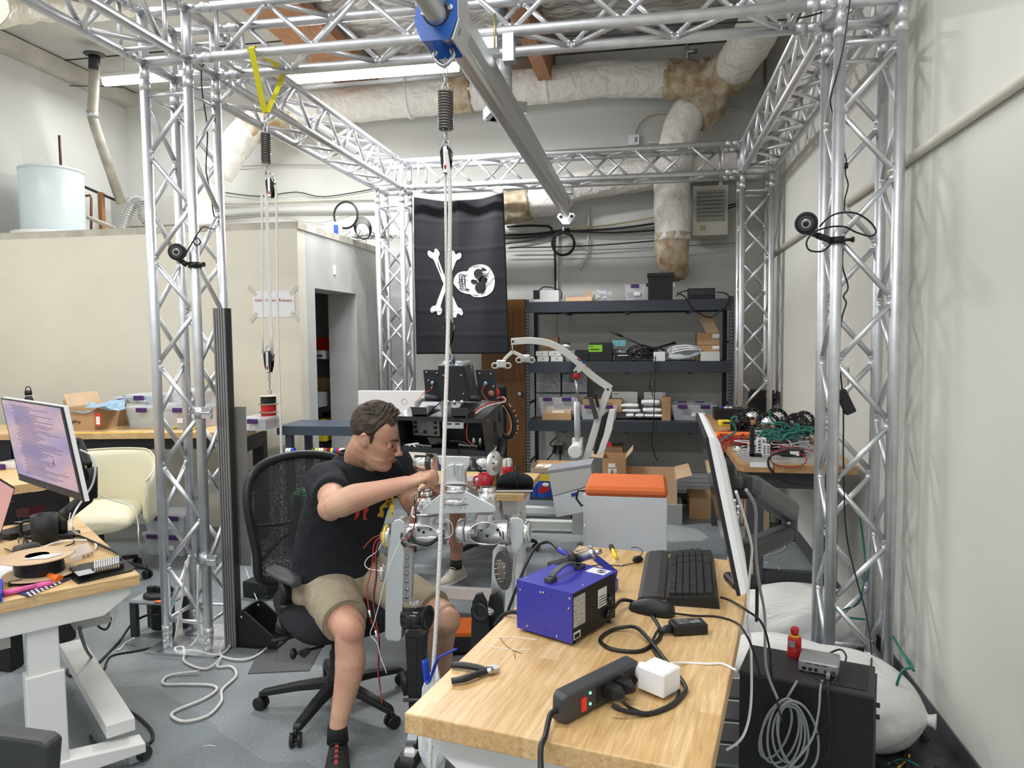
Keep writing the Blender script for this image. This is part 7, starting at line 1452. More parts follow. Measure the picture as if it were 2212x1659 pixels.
# ---------------- middle desk behind the robot ----------------
MZ=.775; ma=at(1131,1068,z=MZ); 
MDt=thing('standing_desk','butcher block desk with a white frame behind the robot','desk',(1.25,.95,0)); mx1=ma.x; mx0=mx1-1.22; my0=ma.y; my1=my0+.62
MB().box(((mx0+mx1)/2,(my0+my1)/2,MZ-.02),(mx1-mx0,.62,.04)).build('desktop',wtop,MDt,bev=.003)
for x in(mx0+.12,mx1-.09):
    MB().prism([(x-.04,my0+.03,MZ-.04),(x-.04,my1-.03,MZ-.04),(x-.04,my1-.1,MZ-.14),(x-.04,my0+.1,MZ-.14)],(.08,0,0)).build('end_bracket',WHT,MDt); MB().box((x,(my0+my1)/2,.40),(.08,.11,.66)).build('leg',WHT,MDt,bev=.004); MB().box((x,(my0+my1)/2,.09),(.08,.58,.05)).build('foot',WHT,MDt,bev=.004)
    for y in(my0+.06,my1-.06): MB().rod((x-.012,y,.033),(x+.012,y,.033),.033,n=16).build('caster_wheel',GRYD,MDt)
MB().box(((mx0+mx1)/2,(my0+my1)/2,MZ-.10),(1.0,.05,.04)).build('crossbar',WHT,MDt); MB().box(((mx0+mx1)/2,my0+.12,.17),(1.0,.04,.06)).build('stretcher',WHT,MDt)
MB().prism([(mx1-.16,my0+.06,MZ-.05),(mx1-.16,my1-.06,MZ-.05),(mx1-.16,my1-.2,MZ-.3),(mx1-.16,my0+.25,MZ-.3)],(.004,0,0)).build('side_gusset',WHT,MDt)
wm=thing('white_screen','large white monitor back standing on the middle desk behind the man','monitor',(at(845,846,y=1.0).x,1.0,MZ)); mb,_=bxm(773,844,919,1000,1.0,.03); mb.build('back_panel',WHTP,wm,bev=.004); mb,_=bxm(835,960,860,1020,1.04,.03,MZ); mb.build('stand_neck',GRY,wm); MB().box((at(845,846,y=1.0).x,1.08,MZ+.006),(.24,.18,.012)).build('stand_base',GRY,wm); MB().tube(circ(at(873,868,y=.999),.018,(0,1,0),24),.0012,5,closed=True).build('emblem',GRY,wm)
lyr=mat('steel_brushed',(.5,.48,.44),.3,.9)
tm=at(1070,1035,z=MZ); tm=Vector((at(1071,1038,y=my0+.22).x,my0+.22,MZ)); tmb=thing('tumbler','tall brushed steel tumbler on the middle desk','tumbler',tm)
MB().lathe([(.033,0),(.035,.003),(.036,.1),(.043,.16),(.044,.255),(.042,.257),(.04,.245),(0,.24)],tm,(0,0,1),n=28).build('body',lyr,tmb); MB().lathe([(.04,.247),(.041,.262),(.034,.266),(0,.266)],tm,(0,0,1),n=28).build('lid',CLRB,tmb)
cnp=Vector((at(1096,1020,y=my0+.42).x,my0+.42,MZ)); cn=thing('soda_can','silver soda can with red print on the middle desk','can',cnp); MB().lathe([(.024,0),(.032,.006),(.033,.012),(.033,.105),(.027,.118),(.027,.121),(.022,.117),(0,.116)],cnp,(0,0,1),n=26).build('can_body',ALUM,cn); MB().lathe([(.0335,.03),(.0335,.075)],cnp,(0,0,1),n=26).build('red_band',mat('can_red',(.5,.03,.04),.35,.5),cn)
mg=Vector((at(1049,1046,y=my0+.12).x,my0+.12,MZ)); mgt=thing('mug','red mug with white lettering at the edge of the middle desk','mug',mg); MB().lathe([(.036,0),(.04,.004),(.041,.085),(.037,.085),(.036,.01),(0,.008)],mg,(0,0,1),n=28).build('cup',mat('mug_red',(.45,.015,.03),.3),mgt); MB().tube([mg+Vector((-.04,0,.07)),mg+Vector((-.065,0,.06)),mg+Vector((-.065,0,.03)),mg+Vector((-.04,0,.02))],.006,8,sm=4).build('handle',mat('mug_red',(0,)*3),mgt)
bgp=at(1112,1050,z=MZ+.02); bgp=Vector((bgp.x,bgp.y,MZ)); nbk=thing('notebook','closed notebook under the black pouch','notebook',bgp); MB().box(bgp+Vector((0,0,.008)),(.20,.15,.014),rz=.15).build('pages',WHTP,nbk); MB().box(bgp+Vector((0,0,.002)),(.205,.155,.003),rz=.15).build('cover',BLK,nbk); MB().box(bgp+Vector((0,0,.0165)),(.205,.155,.003),rz=.15).build('cover',BLK,nbk)
pc=thing('pouch','black roll-top pouch with a strap on the notebook','pouch',bgp+Vector((0,0,.018))); mb=MB(); R_=[]
for q,w,hh in((-.105,.015,.02),(-.095,.05,.05),(-.05,.065,.075),(0,.068,.085),(.05,.062,.075),(.095,.045,.055),(.105,.015,.03)): R_.append([bgp+Vector((q,.0,.02+hh/2))+Vector((0,w*cos(a),hh/2*max(-.95,sin(a)))) for a in [2*pi*k/18 for k in range(18)]])
mb.loft(R_); mb.build('body',BLKF,pc,sub=1); MB().tube([bgp+Vector((.03,-.07,.03)),bgp+Vector((.02,-.06,.09)),bgp+Vector((.01,0,.125)),bgp+Vector((.03,.05,.1))],.007,8,sm=5,flat=.4).build('strap',BLK,pc)
bk=at(1010,1052,z=MZ); T('book','grey boxed book lying flat on the middle desk','book',MB().box(Vector((bk.x+.05,bk.y+.1,MZ+.018)),(.19,.14,.036),rz=.5,bev=.002),mat('book_grey',(.35,.35,.36),.6)); T('pen','blue pen beside the grey book','pen',MB().tube([at(1022,1062,z=MZ+.005),at(1036,1048,z=MZ+.005)],.004,8),BLU)
T('network_switch','dark wireless router box behind the man under the desk edge','electronics',MB().box((at(890,1105,y=my0+.1).x,my0+.1,MZ-.1),(.22,.12,.05)),BLKM) if False else None
# low white trolley shelf behind the desk
# grey steel bench with wire spools
GB=thing('steel_bench','slate grey steel bench behind the seated man','bench',(.15,2.05,0)); gy=1.84; gm=mat('slate_steel',(.055,.07,.1),.4)
a=at(612,922,y=gy); b_=at(800,922,y=gy); ztp=at(700,921,y=gy).z
MB().box(((a.x+b_.x)/2+.15,gy+.2,ztp-.035),(b_.x-a.x+.4,.42,.07)).build('top',gm,GB); 
for x in(a.x+.03,b_.x+.3): MB().box((x,gy+.04,ztp/2-.03),(.05,.05,ztp-.07)).build('leg',gm,GB); MB().box((x,gy+.36,ztp/2-.03),(.05,.05,ztp-.07)).build('leg',gm,GB)
ra=at(618,976,y=gy-.06); rb=at(745,976,y=gy-.06); MB().rod(ra,rb,.006).build('spool_rod',STEEL,GB); 
cols=[(622,WHTP),(628,WHTP),(634,BLU),(678,mat('spool_green',(.02,.12,.06),.5)),(685,YEL),(692,WHTP),(698,WHTP),(706,RED),(713,BLK),(719,YEL),(726,BLU),(732,RED),(738,WHTP),(744,WHTP)]
nmc=['leftmost white','second white','blue','green','first yellow','third white','fourth white','first red','black','second yellow','second blue','second red','fifth white','last white']
for (u,m),nn in zip(cols,nmc):
    p=at(u,976,y=gy-.06); t=thing('wire_spool',nn+' wire spool on the steel rod','wire spool',p-Vector((0,0,.03)),0,'wire spools on the rod'); MB().lathe([(.03,-.009),(.03,-.006),(.024,-.006),(.024,.006),(.03,.006),(.03,.009)],p,(1,0,0),n=20).build('spool',m,t)
# closet content
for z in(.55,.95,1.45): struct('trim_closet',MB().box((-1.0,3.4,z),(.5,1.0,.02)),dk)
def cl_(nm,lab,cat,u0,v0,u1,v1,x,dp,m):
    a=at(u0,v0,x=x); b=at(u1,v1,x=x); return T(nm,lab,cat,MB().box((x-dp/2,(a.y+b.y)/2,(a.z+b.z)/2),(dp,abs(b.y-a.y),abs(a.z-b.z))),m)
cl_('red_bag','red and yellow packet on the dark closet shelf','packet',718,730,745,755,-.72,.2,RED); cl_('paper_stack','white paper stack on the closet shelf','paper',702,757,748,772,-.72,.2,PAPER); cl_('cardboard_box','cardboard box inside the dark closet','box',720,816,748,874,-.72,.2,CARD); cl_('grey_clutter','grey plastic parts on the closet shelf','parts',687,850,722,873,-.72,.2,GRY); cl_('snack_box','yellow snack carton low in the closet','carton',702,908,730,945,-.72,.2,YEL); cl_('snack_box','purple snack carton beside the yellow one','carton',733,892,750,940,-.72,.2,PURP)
# ---------------- left workbench along the stucco wall ----------------
BZ=.94; A=at(527,933,z=BZ); e=at(0,938,z=BZ)
bdir=(e-A); bdir.z=0; bdir.normalize(); bnn=Vector((bdir.y,-bdir.x,0)); bnn=bnn if bnn.y>0 else -bnn
Bd=(PY-.02-A.y)*.97
WB=thing('workbench','long butcher block workbench with black legs along the stucco wall','workbench',A+bdir*1.6+bnn*.4-Vector((0,0,BZ)))
def WQ(l,d,z): v=A+bdir*l+bnn*d; v.z=z; return v
MB().prism([WQ(0,0,BZ-.045),WQ(3.3,0,BZ-.045),WQ(3.3,.62,BZ-.045),WQ(0,.62,BZ-.045)],(0,0,.045)).build('top',wtop,WB,bev=.003)
for l in(.03,1.75):
    for d in(.03,.5): MB().prism([WQ(l,d,0),WQ(l+.09,d,0),WQ(l+.09,d+.09,0),WQ(l,d+.09,0)],(0,0,BZ-.05)).build('leg',BLKM,WB)
    MB().prism([WQ(l,.1,BZ-.17),WQ(l+.06,.1,BZ-.17),WQ(l+.06,.52,BZ-.17),WQ(l,.52,BZ-.17)],(0,0,.12)).build('side_rail',BLKM,WB)
MB().prism([WQ(.1,.05,BZ-.13),WQ(1.8,.05,BZ-.13),WQ(1.8,.09,BZ-.13),WQ(.1,.09,BZ-.13)],(0,0,.085)).build('front_rail',BLKM,WB)
MB().prism([WQ(1.72,.05,BZ-.75),WQ(2.9,.05,BZ-.75),WQ(2.9,.5,BZ-.75),WQ(1.72,.5,BZ-.75)],(0,0,.70)).build('side_cabinet',BLKM,WB)
MB().prism([WQ(.05,-.002,BZ-.035),WQ(.13,-.002,BZ-.035),WQ(.13,-.002,BZ-.012),WQ(.05,-.002,BZ-.012)],bnn*-.001).build('label',WHTP,WB)
def wb(u,v,d,z=BZ): 
    "point on the bench top at image column u, depth d behind the front edge"
    a=at(u,v,z=z); return a
def wbox(nm,lab,cat,u0,v0,u1,v1,y,dp,m,group=None,lb=None,print_=None,zb=BZ): return BX(nm,lab,cat,u0,v0,u1,v1,y,dp,m,zb,group,lb=lb,print_=print_)
yb=1.75
bins=[('clear lidded bin with purple latches, upper left on the workbench',244,860,282,884,yb+.12,.3,BZ+.17),('clear lidded bin with a purple latch, upper middle on the workbench',272,854,330,880,yb+.08,.3,BZ+.17),('large clear bin with yellow parts, front on the workbench',270,880,344,918,yb-.1,.35,BZ),('clear bin with pink parts behind the truss column',344,880,428,920,yb-.1,.35,BZ),('clear bin with a purple latch, top of the stack behind the column',368,845,440,880,yb,.3,BZ+.17),('small pale bin with a purple latch between boxes on the workbench',254,894,272,918,yb+.1,.2,BZ)]
pcs=[(.10,.25,.4),(.35,.5,.6),(.5,.5,.08),(.7,.25,.3),(.5,.3,.3),(.5,.35,.2)]
for i,bn_ in enumerate(bins):
    t,c,w,d,hh=bin_(bn_[0],*bn_[1:],lid=True,lbl=PAPER if i!=2 else None,m=CLRB,group='clear bins on the workbench'); fill('bin_contents',['blue foam pieces in the upper left bin','pale blue foam in the upper middle bin','yellow and clear bits in the large front bin','pink sponge bits in the bin behind the column','mixed bits in the top bin of the column stack','brown bits in the small pale bin'][i],'parts',c,w*.75,d*.7,hh*.5,mat('bin_mix%d'%i,pcs[i],.6,var=.4,vs=40),20+i,n=45)
DKB=obox('open brown shipping box with red labels on the workbench',147,880,205,920,1.52,.35,BZ,flaps=((-1,.2),))
text('DigiKey',at(160,911,y=1.515),face((1,0,0),(0,-1,0)),.036,mat('ink_black',(.01,.01,.01),.7),'lettering',DKB); 
for l in((205,893,218,920),): mb,_=bxm(*l,1.516,.003); mb.build('red_label',mat('label_red',(.65,.05,.04),.6),DKB)
mb,_=bxm(207,900,216,917,1.513,.002); mb.build('white_print',WHTP,DKB)
MB().prism([at(205,893,y=1.52),at(233,890,y=1.75),at(233,915,y=1.75),at(205,920,y=1.52)],(.004,0,0)).build('side_wall',CARD,DKB)
MB().prism([at(136,864,y=1.85),at(180,860,y=1.85),at(180,886,y=1.85),at(136,890,y=1.85)],(0,.005,0)).build('flap_up',CARD,DKB)
G_=[]; rnd=random.Random(2)
for i in range(9): G_.append([at(150+15*i*1.0,884+ (6-1.1*i)+5*sin(j*2+i),y=1.5+.06*j)+Vector((0,0,.01*sin(i*1.7+j)+.012*j)) for j in range(6)])
T('plastic_sheet','crumpled pale blue plastic sheet draped over the shipping box','plastic sheet',MB().grid(G_,sm=False),mat('film_blue',(.35,.55,.72),.25,al=.75),th=.001)
SP=[('black',BLK,851,866),('upper red',RED,868,884),('lower red',RED,887,903),('orange',ORG,905,922)]
sc_=Vector((at(581,910,y=1.78).x,1.78,BZ)); 
for i,(nn,m,v0,v1) in enumerate(SP):
    z0=BZ+.004+(3-i)*.062; t=thing('wire_spool',nn+' wire spool in the stack at the right end of the workbench','wire spool',Vector((sc_.x,sc_.y,z0)),0,'stacked wire spools'); c=Vector((sc_.x,sc_.y,z0)); cm=mat('spool_flange',(.42,.36,.30),.7)
    MB().lathe([(.075,0),(.075,.003)],c,(0,0,1),n=28).build('flange',cm,t); MB().lathe([(.075,.057),(.075,.060)],c,(0,0,1),n=28).build('flange',cm,t); MB().lathe([(.056+.002*(k%2),.003+.0045*k) for k in range(13)],c,(0,0,1),n=28).build('wire_winding',m,t)
t,c,w,d,hh=bin_('low clear lidded tub at the right end of the workbench',518,904,575,930,1.6,.25,BZ,lid=True,m=CLRB,group='clear bins on the workbench'); fill('bin_contents','small steel parts in the low tub','parts',c,w*.7,d*.6,hh*.4,mat('parts_pale',(0,)*3),40)
wt=Vector((at(64,900,y=2.0).x,2.0,BZ)); bt=thing('water_bottle','black water bottle with a loop lid behind the left monitor','bottle',wt); zz=at(64,860,y=2.0).z
MB().lathe([(.036,0),(.038,.005),(.038,zz-BZ-.03),(.03,zz-BZ+.0),(.022,zz-BZ+.015)],wt,(0,0,1),n=24).build('body',BLKM,bt); MB().lathe([(.024,zz-BZ+.01),(.024,zz-BZ+.028)],wt,(0,0,1),n=20).build('steel_neck',STEEL,bt); MB().lathe([(.028,zz-BZ+.028),(.028,zz-BZ+.06),(.02,zz-BZ+.065),(0,zz-BZ+.066)],wt,(0,0,1),n=20).build('lid',BLKM,bt)
MB().tube([Vector((wt.x-.027,wt.y,zz+.05)),Vector((wt.x-.022,wt.y,zz+.085)),Vector((wt.x,wt.y,zz+.1)),Vector((wt.x+.022,wt.y,zz+.085)),Vector((wt.x+.027,wt.y,zz+.05))],.004,6,sm=4).build('carry_loop',BLKM,bt)
crumple('antistatic_bag','grey and yellow plastic bag standing behind the column on the workbench','bag',(at(450,830,y=2.0).x,2.0,at(450,835,y=2.0).z),(.06,.03,.06),mat('bag_grey_yellow',(.4,.4,.4),.35,c2=(.6,.55,.1),vs=8),8)
mb=MB(); rnd=random.Random(12)
for k in range(16): o=at(300+rnd.random()*60,920,z=BZ+.006)+Vector((0,rnd.uniform(-.02,.1),0)); mb.tube([o+Vector((rnd.uniform(-.12,.12),rnd.uniform(-.05,.05),rnd.random()*.02)) for _ in range(4)],.0025,5,sm=4)
tag(mb.build('cable_heap',GRY),'loose grey wires along the front of the workbench','cables',None,'stuff')
T('tape_measure','yellow and black tape strap near the column on the workbench','strap',MB().tube([at(372,925,z=BZ+.01),at(395,918,z=BZ+.02),at(420,922,z=BZ+.01),at(410,930,z=BZ+.01)],.01,6,sm=4,flat=.4),YEL)
T('red_tape','red tape roll behind the outer column leg','tape roll',MB().lathe([(.03,0),(.05,0),(.05,.025),(.03,.025)],at(352,915,z=BZ),(.2,-.5,.8),n=20),RED)
T('yellow_rule','thin yellow rule along the front edge of the workbench','ruler',MB().box(WQ(1.2,.02,BZ+.002),(.9,.02,.003),rz=math.atan2(bdir.y,bdir.x)),YEL)
# ---------------- cream armchair ----------------
CCp=Vector((-1.17,.95,0)); cream=mat('cream_leather',(.72,.68,.50),.45,bump=.04,bs=40); AC_=thing('swivel_chair','cream leather swivel armchair with black base, left','chair',CCp)
ca_=RD(-60); cf=Vector((cos(ca_),sin(ca_),0)); cs=Vector((-sin(ca_),cos(ca_),0))
def CP(f,s,z): v=CCp+cf*f+cs*s; v.z=z; return v
R_=[]
for q,w,z,tk in((-.24,.2,.46,.04),(-.2,.25,.45,.07),(.05,.26,.45,.075),(.22,.25,.43,.07),(.28,.2,.40,.04)): R_.append([CP(q,w*cos(a),z+tk*sin(a)) for a in [2*pi*k/18 for k in range(18)]])
MB().loft(R_).build('seat',cream,AC_,sub=1)
# wrap-around back and arms
def shellp(t,z,off):
    a=RD(-118)+RD(236)*t; rx,ry=.30+off,.31+off; f_=-rx*cos(a*.98)+ .06; return CP(f_ if abs(a)<RD(95) else f_,ry*sin(a)*1.0,z)
R_=[]
for i in range(25):
    t=i/24; e_=abs(t-.5)*2; top=.84-.17*max(0,(e_-.45)/.55)**1.2; bot=.38; R_.append([shellp(t,bot,0),shellp(t,lerp(Vector((bot,0,0)),Vector((top,0,0)),.5).x,-.01),shellp(t,top,.02),shellp(t,top+.012,.045),shellp(t,top,.07),shellp(t,(bot+top)/2,.05),shellp(t,bot,.045)])
MB().loft(R_).build('back_shell',cream,AC_,sub=1)
MB().tube([shellp(i/24,.855-.17*max(0,(abs(i/24-.5)*2-.45)/.55)**1.2,.045) for i in range(25)],.006,8).build('piping',cream,AC_)
star(AC_,CCp,.30,.2)
mb=MB(); T('cable','thin twisted white cable draped over the cream chair seat','cable',mb.tube([at(205,1066,y=.6),at(240,1080,y=.75),at(275,1090,y=.85),at(290,1100,y=.85),at(298,1130,y=.85),at(300,1170,y=.85),at(308,1198,z=.01),at(296,1205,z=.01)],.004,6,sm=5),WHTP)
for i,(v0,v1,zb,pc) in enumerate(((1112,1150,.17,(.35,.35,.4)),(1152,1200,0,(.7,.18,.25)))):
    t,c,w,d,hh=bin_(['upper clear bin with purple latches on the floor by the left column','lower clear bin with pink contents on the floor by the left column'][i],307,v0,398,v1,1.47,.34,zb,lid=True,m=CLRB,lbl=WHTP,group='clear bins on the floor'); fill('bin_contents',['grey clutter in the upper floor bin','pink foam in the lower floor bin'][i],'parts',c,w*.75,d*.7,hh*.6,mat('floorbin%d'%i,pc,.7,var=.2),50+i,n=70)
# ---------------- left front desk ----------------
LZ=.75; A=at(302,1240,z=LZ); e=at(0,1300,z=LZ); ld=(e-A).normalized(); la=math.atan2(ld.y,ld.x)
# desk local: l along the right end edge (towards the viewer), w to the back left
tdk=thing('standing_desk','butcher block standing desk with a white frame at the left edge','desk',(A.x,A.y,0),la); lf=Vector((ld.x,ld.y,0)); ln_=Vector((lf.y,-lf.x,0))
if ln_.x>0: ln_=-ln_
def LQ(l,w,z=LZ): v=A+lf*l+ln_*w; v.z=z; return v
MB().prism([LQ(0,0,LZ-.042),LQ(.78,0,LZ-.042),LQ(.78,1.22,LZ-.042),LQ(0,1.22,LZ-.042)],(0,0,.042)).build('desktop',wtop,tdk,bev=.003)
MB().prism([LQ(.03,.02,LZ-.043),LQ(.75,.02,LZ-.043),LQ(.75,.02,LZ-.10),LQ(.62,.02,LZ-.135),LQ(.12,.02,LZ-.135),LQ(.03,.02,LZ-.075)],ln_*.07).build('end_bracket',WHT,tdk,bev=.003)
MB().prism([LQ(.25,.03,.1),LQ(.37,.03,.1),LQ(.37,.03,LZ-.30),LQ(.25,.03,LZ-.30)],ln_*.08).build('leg',WHT,tdk,bev=.004); MB().prism([LQ(.262,.038,LZ-.31),LQ(.358,.038,LZ-.31),LQ(.358,.038,LZ-.13),LQ(.262,.038,LZ-.13)],ln_*.064).build('leg_inner',WHT,tdk,bev=.004)
f0=at(312,1620,z=.09); f1=at(150,1659,z=.09)
MB().prism([LQ(.0,.02,.05),LQ(.60,.02,.05),LQ(.60,.02,.085),LQ(.37,.02,.115),LQ(.25,.02,.115),LQ(.0,.02,.085)],ln_*.09).build('foot',WHT,tdk,bev=.003)
MB().prism([LQ(.02,.08,.12),LQ(.12,.08,.12),LQ(.12,.08,.17),LQ(.02,.08,.17)],ln_*1.0).build('stretcher',WHT,tdk,bev=.003)
MB().box(LQ(.03,.065,.03),(.05,.03,.05),rz=la).build('caster_fork',ZINC,tdk); MB().rod(LQ(.0,.05,.03),LQ(.0,.085,.03),.03,n=18).build('caster_wheel',GRYD,tdk)
MB().prism([LQ(.08,.12,LZ-.2),LQ(.2,.12,LZ-.2),LQ(.2,.12,LZ-.05),LQ(.08,.12,LZ-.05)],ln_*.5).build('control_box',mat('box_beige',(.5,.5,.46),.6),tdk)
MB().prism([LQ(.40,.10,LZ-.2),LQ(.55,.10,LZ-.2),LQ(.55,.10,LZ-.05),LQ(.40,.10,LZ-.05)],ln_*.9).build('cable_tray',mat('box_beige',(0,)*3),tdk)
def LT(nm,lab,cat,mb,m,**k): return T(nm,lab,cat,mb,m,**k)
def lp(u,v,h=0): return at(u,v,z=LZ+h)
mug=lp(98,1172); mgt=thing('mug','black mug on the left desk','mug',mug); mgt.scale=(1.26,)*3; MB().lathe([(.036,0),(.04,.005),(.041,.098),(.037,.098),(.036,.01),(0,.008)],mug,(0,0,1),n=30).build('cup',BLKM,mgt); MB().tube([mug+Vector((-.034,-.02,.08)),mug+Vector((-.058,-.035,.075)),mug+Vector((-.058,-.035,.03)),mug+Vector((-.034,-.02,.02))],.006,8,sm=4).build('handle',BLKM,mgt)
# cable reel spool in front
sp=lp(88,1238,.012); ax=Vector((-.10,-.06,1)).normalized(); spt=thing('cable_spool','cardboard spool wound with black cable on the left desk','cable spool',sp); spt.scale=(1.3,)*3; kr=mat('kraft_board',(.62,.45,.29),.8)
MB().lathe([(.092,0),(.094,.001),(.092,.004)],sp,ax,n=40).build('flange',kr,spt); MB().lathe([(.092,.05),(.094,.051),(.092,.054)],sp,ax,n=40).build('flange',kr,spt); MB().lathe([(.06+.003*(k%2),.004+.0042*k) for k in range(12)],sp,ax,n=32).build('cable_winding',BLK,spt)
MB().lathe([(.03,.0545),(.0,.0545)],sp,ax,n=24).build('core_ring',GRY,spt); MB().prism([sp+ax*.0555+Vector(p) for p in((.0,-.05,0),(.06,-.03,0),(.07,.02,0),(.02,.0,0))],(0,0,.0006)).build('label',PAPER,spt)
# tool case, mat, markers
LT('desk_mat','black desk mat at the front corner of the left desk','mat',MB().prism([lp(140,1240,.001),lp(168,1262,.001),lp(285,1234,.001),lp(292,1228,.001),lp(260,1205,.001),lp(150,1225,.001)],(0,0,.004)),BLKM)
tc=thing('bit_case','open black screwdriver bit case with rows of steel bits on the left desk','tool case',lp(215,1225,.005)); 
def qd(pts,h0,th,nm,m,par): return MB().prism([lp(u,v,h0) for u,v in pts],(0,0,th)).build(nm,m,par)
qd([(150,1238),(166,1250),(212,1240),(198,1228)],.005,.022,'lid_half',BLK,tc); qd([(198,1228),(212,1240),(268,1228),(250,1212)],.005,.02,'bit_tray',BLK,tc); qd([(160,1236),(170,1245),(205,1237),(195,1229)],.028,.001,'bright_insert',mat('insert_film',(.5,.52,.56),.25,.3),tc)
for k in range(11):
    for j in range(3): p=lp(206+5*k,1237-1.1*k-5.5*j,.025); MB().rod(p,p+Vector((0,0,.026)),.0045,n=8).build('bit',STEEL,tc)
mk=MB().tube([lp(5,1282,.012),lp(40,1275,.012),lp(80,1266,.012)],[.0095,.011,.0105],12); mkt=thing('highlighter','pink highlighter on the left desk edge','marker',lp(60,1272)); mk.build('barrel',mat('pink',(.75,.12,.35),.35),mkt); MB().tube([lp(78,1266.5,.012),lp(108,1260,.012),lp(112,1259,.012)],[.011,.0105,.008],12).build('cap',mat('pink',(0,)*3),mkt); MB().tube([lp(3,1283,.012),lp(7,1281,.012)],[.003,.006],8).build('tip',PURP,mkt)
cdm=thing('blank_keypad','navy booklet with pale symbols under the pink highlighter','booklet',lp(85,1275)); qd([(20,1279),(60,1290),(152,1252),(105,1245)],.0005,.005,'cover',mat('navy_card',(.02,.03,.08),.5),cdm)
for k in range(8):
    for j in range(3): qd([(62+9*k-3*j,1287-3.9*k-3*j),(66+9*k-3*j,1288-3.9*k-3*j),(70+9*k-3*j,1286-3.9*k-3*j),(66+9*k-3*j,1285-3.9*k-3*j)],.006,.0004,'symbol',PAPER,cdm)
T('orange_fitting','orange plastic fitting on the left desk','plastic part',MB().tube([lp(100,1240,.012),lp(112,1247,.016),lp(128,1252,.012)],[.013,.013,.017],14,sm=3),ORG)
T('screwdriver','black handled screwdriver lying behind the pink highlighter','screwdriver',MB().tube([lp(18,1262,.01),lp(48,1256,.01)],.009,12).rod(lp(48,1256,.01),lp(88,1249,.01),.003),BLK)
T('blue_box','blue plastic tray cut by the left picture edge','tray',MB().prism([lp(-30,1305,0),lp(5,1300,0),lp(7,1268,0),lp(-30,1272,0)],(0,0,.03)),BLU)
T('papers','loose white papers at the left picture edge','papers',MB().prism([lp(-20,1262,.002),lp(50,1240,.002),(lp(30,1218,.002)),lp(-30,1230,.002)],(0,0,.004)),PAPER)
T('plastic_tray','clear plastic blister tray with bits behind the spool','tray',MB().prism([lp(140,1195,.002),lp(155,1215,.002),lp(200,1200,.002),lp(190,1180,.002)],(0,0,.018)),CLR)
for i,(u,v) in enumerate(((187,1200),(195,1196),(178,1203))): T('brass_fitting',['front brass fitting beside the blister tray','rear brass fitting beside the blister tray','left brass fitting beside the blister tray'][i],'fitting',MB().rod(lp(u,v,.008),lp(u+5,v-3,.012),.007,n=8),mat('brass_fit',(.5,.33,.1),.35,.8),'brass fittings')
cc_=[([(88,1250),(160,1228),(250,1212),(258,1200),(245,1190),(232,1184),(200,1170),(170,1158),(140,1154),(120,1153)],.006,BLK,'thick flat black cable curving round the right side of the left desk'),([(90,1184),(120,1172),(160,1167),(195,1168),(208,1178),(205,1186)],.004,WHTP,'white cable curving over the black cable on the left desk'),([(100,1180),(120,1165),(150,1160),(160,1172),(140,1180)],.003,BLK,'thin black cable beside the mug on the left desk'),([(0,1160),(30,1150),(60,1152),(75,1140)],.003,BLK,'thin black cable crossing the back of the left desk'),([(0,1170),(20,1155),(45,1160),(62,1175),(50,1150)],.0035,BLK,'looped black cable left of the mug'),([(10,1185),(40,1195),(70,1190)],.003,BLK,'thin black cable under the charger'),([(5,1205),(30,1196),(50,1200)],.002,REDW,'dark red wire at the left desk edge')]
for P,rr_,m,lb_ in cc_: T('cable',lb_,'cable',MB().tube([lp(u,v,.006+rr_) for u,v in P],rr_,7,sm=6),m)
ch=thing('charger','dark grey charger block with bare prongs before the mug','charger',lp(60,1190)); ch.scale=(1.25,)*3; MB().box(lp(58,1188,.018),(.07,.045,.036),rz=la+.4,bev=.006).build('block',GRYD,ch)
for k in(0,1): MB().box(lp(44+8*k,1172,.045),(.002,.006,.02)).build('prong',STEEL,ch)
db=thing('docking_box','flat black box behind the mug on the left desk','electronics',lp(50,1150)); MB().box(lp(45,1148,.015),(.18,.11,.03),rz=la+.5,bev=.003).build('case',BLKM,db)
T('packet_tube','narrow printed packet standing on the left desk behind the mug','packet',MB().prism([lp(30,1128,0),lp(48,1126,0),lp(46,1128,.13),lp(34,1128,.13)],(0,.004,0)),mat('packet_print',(.6,.62,.62),.5,c2=(.2,.22,.3),vs=60))
# monitors on the left desk
nt=at(133,880,y=-1.05); nb=at(179,1083,y=-1.05); ft=at(1,860,y=-.75); fb_=at(40,1041,y=-.75)
def monitor(nm,lab,nt,nb,ft,fb_,scr,shell_=WHTP,border=.02):
    fb_=ft+(nb-nt)*.93; t=thing(nm,lab,'monitor',(nb+fb_)/2); n=(ft-nt).cross(nb-nt).normalized(); n=n if n.y>0 else -n
    def q(s,tt,o): a=lerp(nt,ft,s); return a+(nb-nt)*tt*(1-.0*s)+n*o
    MB().prism([q(0,0,0),q(1,0,0),q(1,1,0),q(0,1,0)],n*.006).build('bezel',BLK,t)
    MB().prism([q(-.012,-.008,.006),q(1.0,-.008,.006),q(1.0,1.005,.006),q(-.012,1.005,.006)],n*.014).build('back_shell',shell_,t)
    G_=[[q(.02+.96*i/10,.012+.90*j/10,-.0012) for i in range(11)] for j in range(11)]; MB().grid(G_).build('screen',scr,t); return t,q,n
scr=bpy.data.materials.new('lit_screen'); scr.use_nodes=True; N,L,b=nodes(scr); tcn=N.new('ShaderNodeTexCoord'); m1=N.new('ShaderNodeMapping'); L.new(tcn.outputs['Object'],m1.inputs[0]); m1.inputs['Scale'].default_value=(1.5,1.5,5); m1.inputs['Rotation'].default_value=(.3,.2,0)
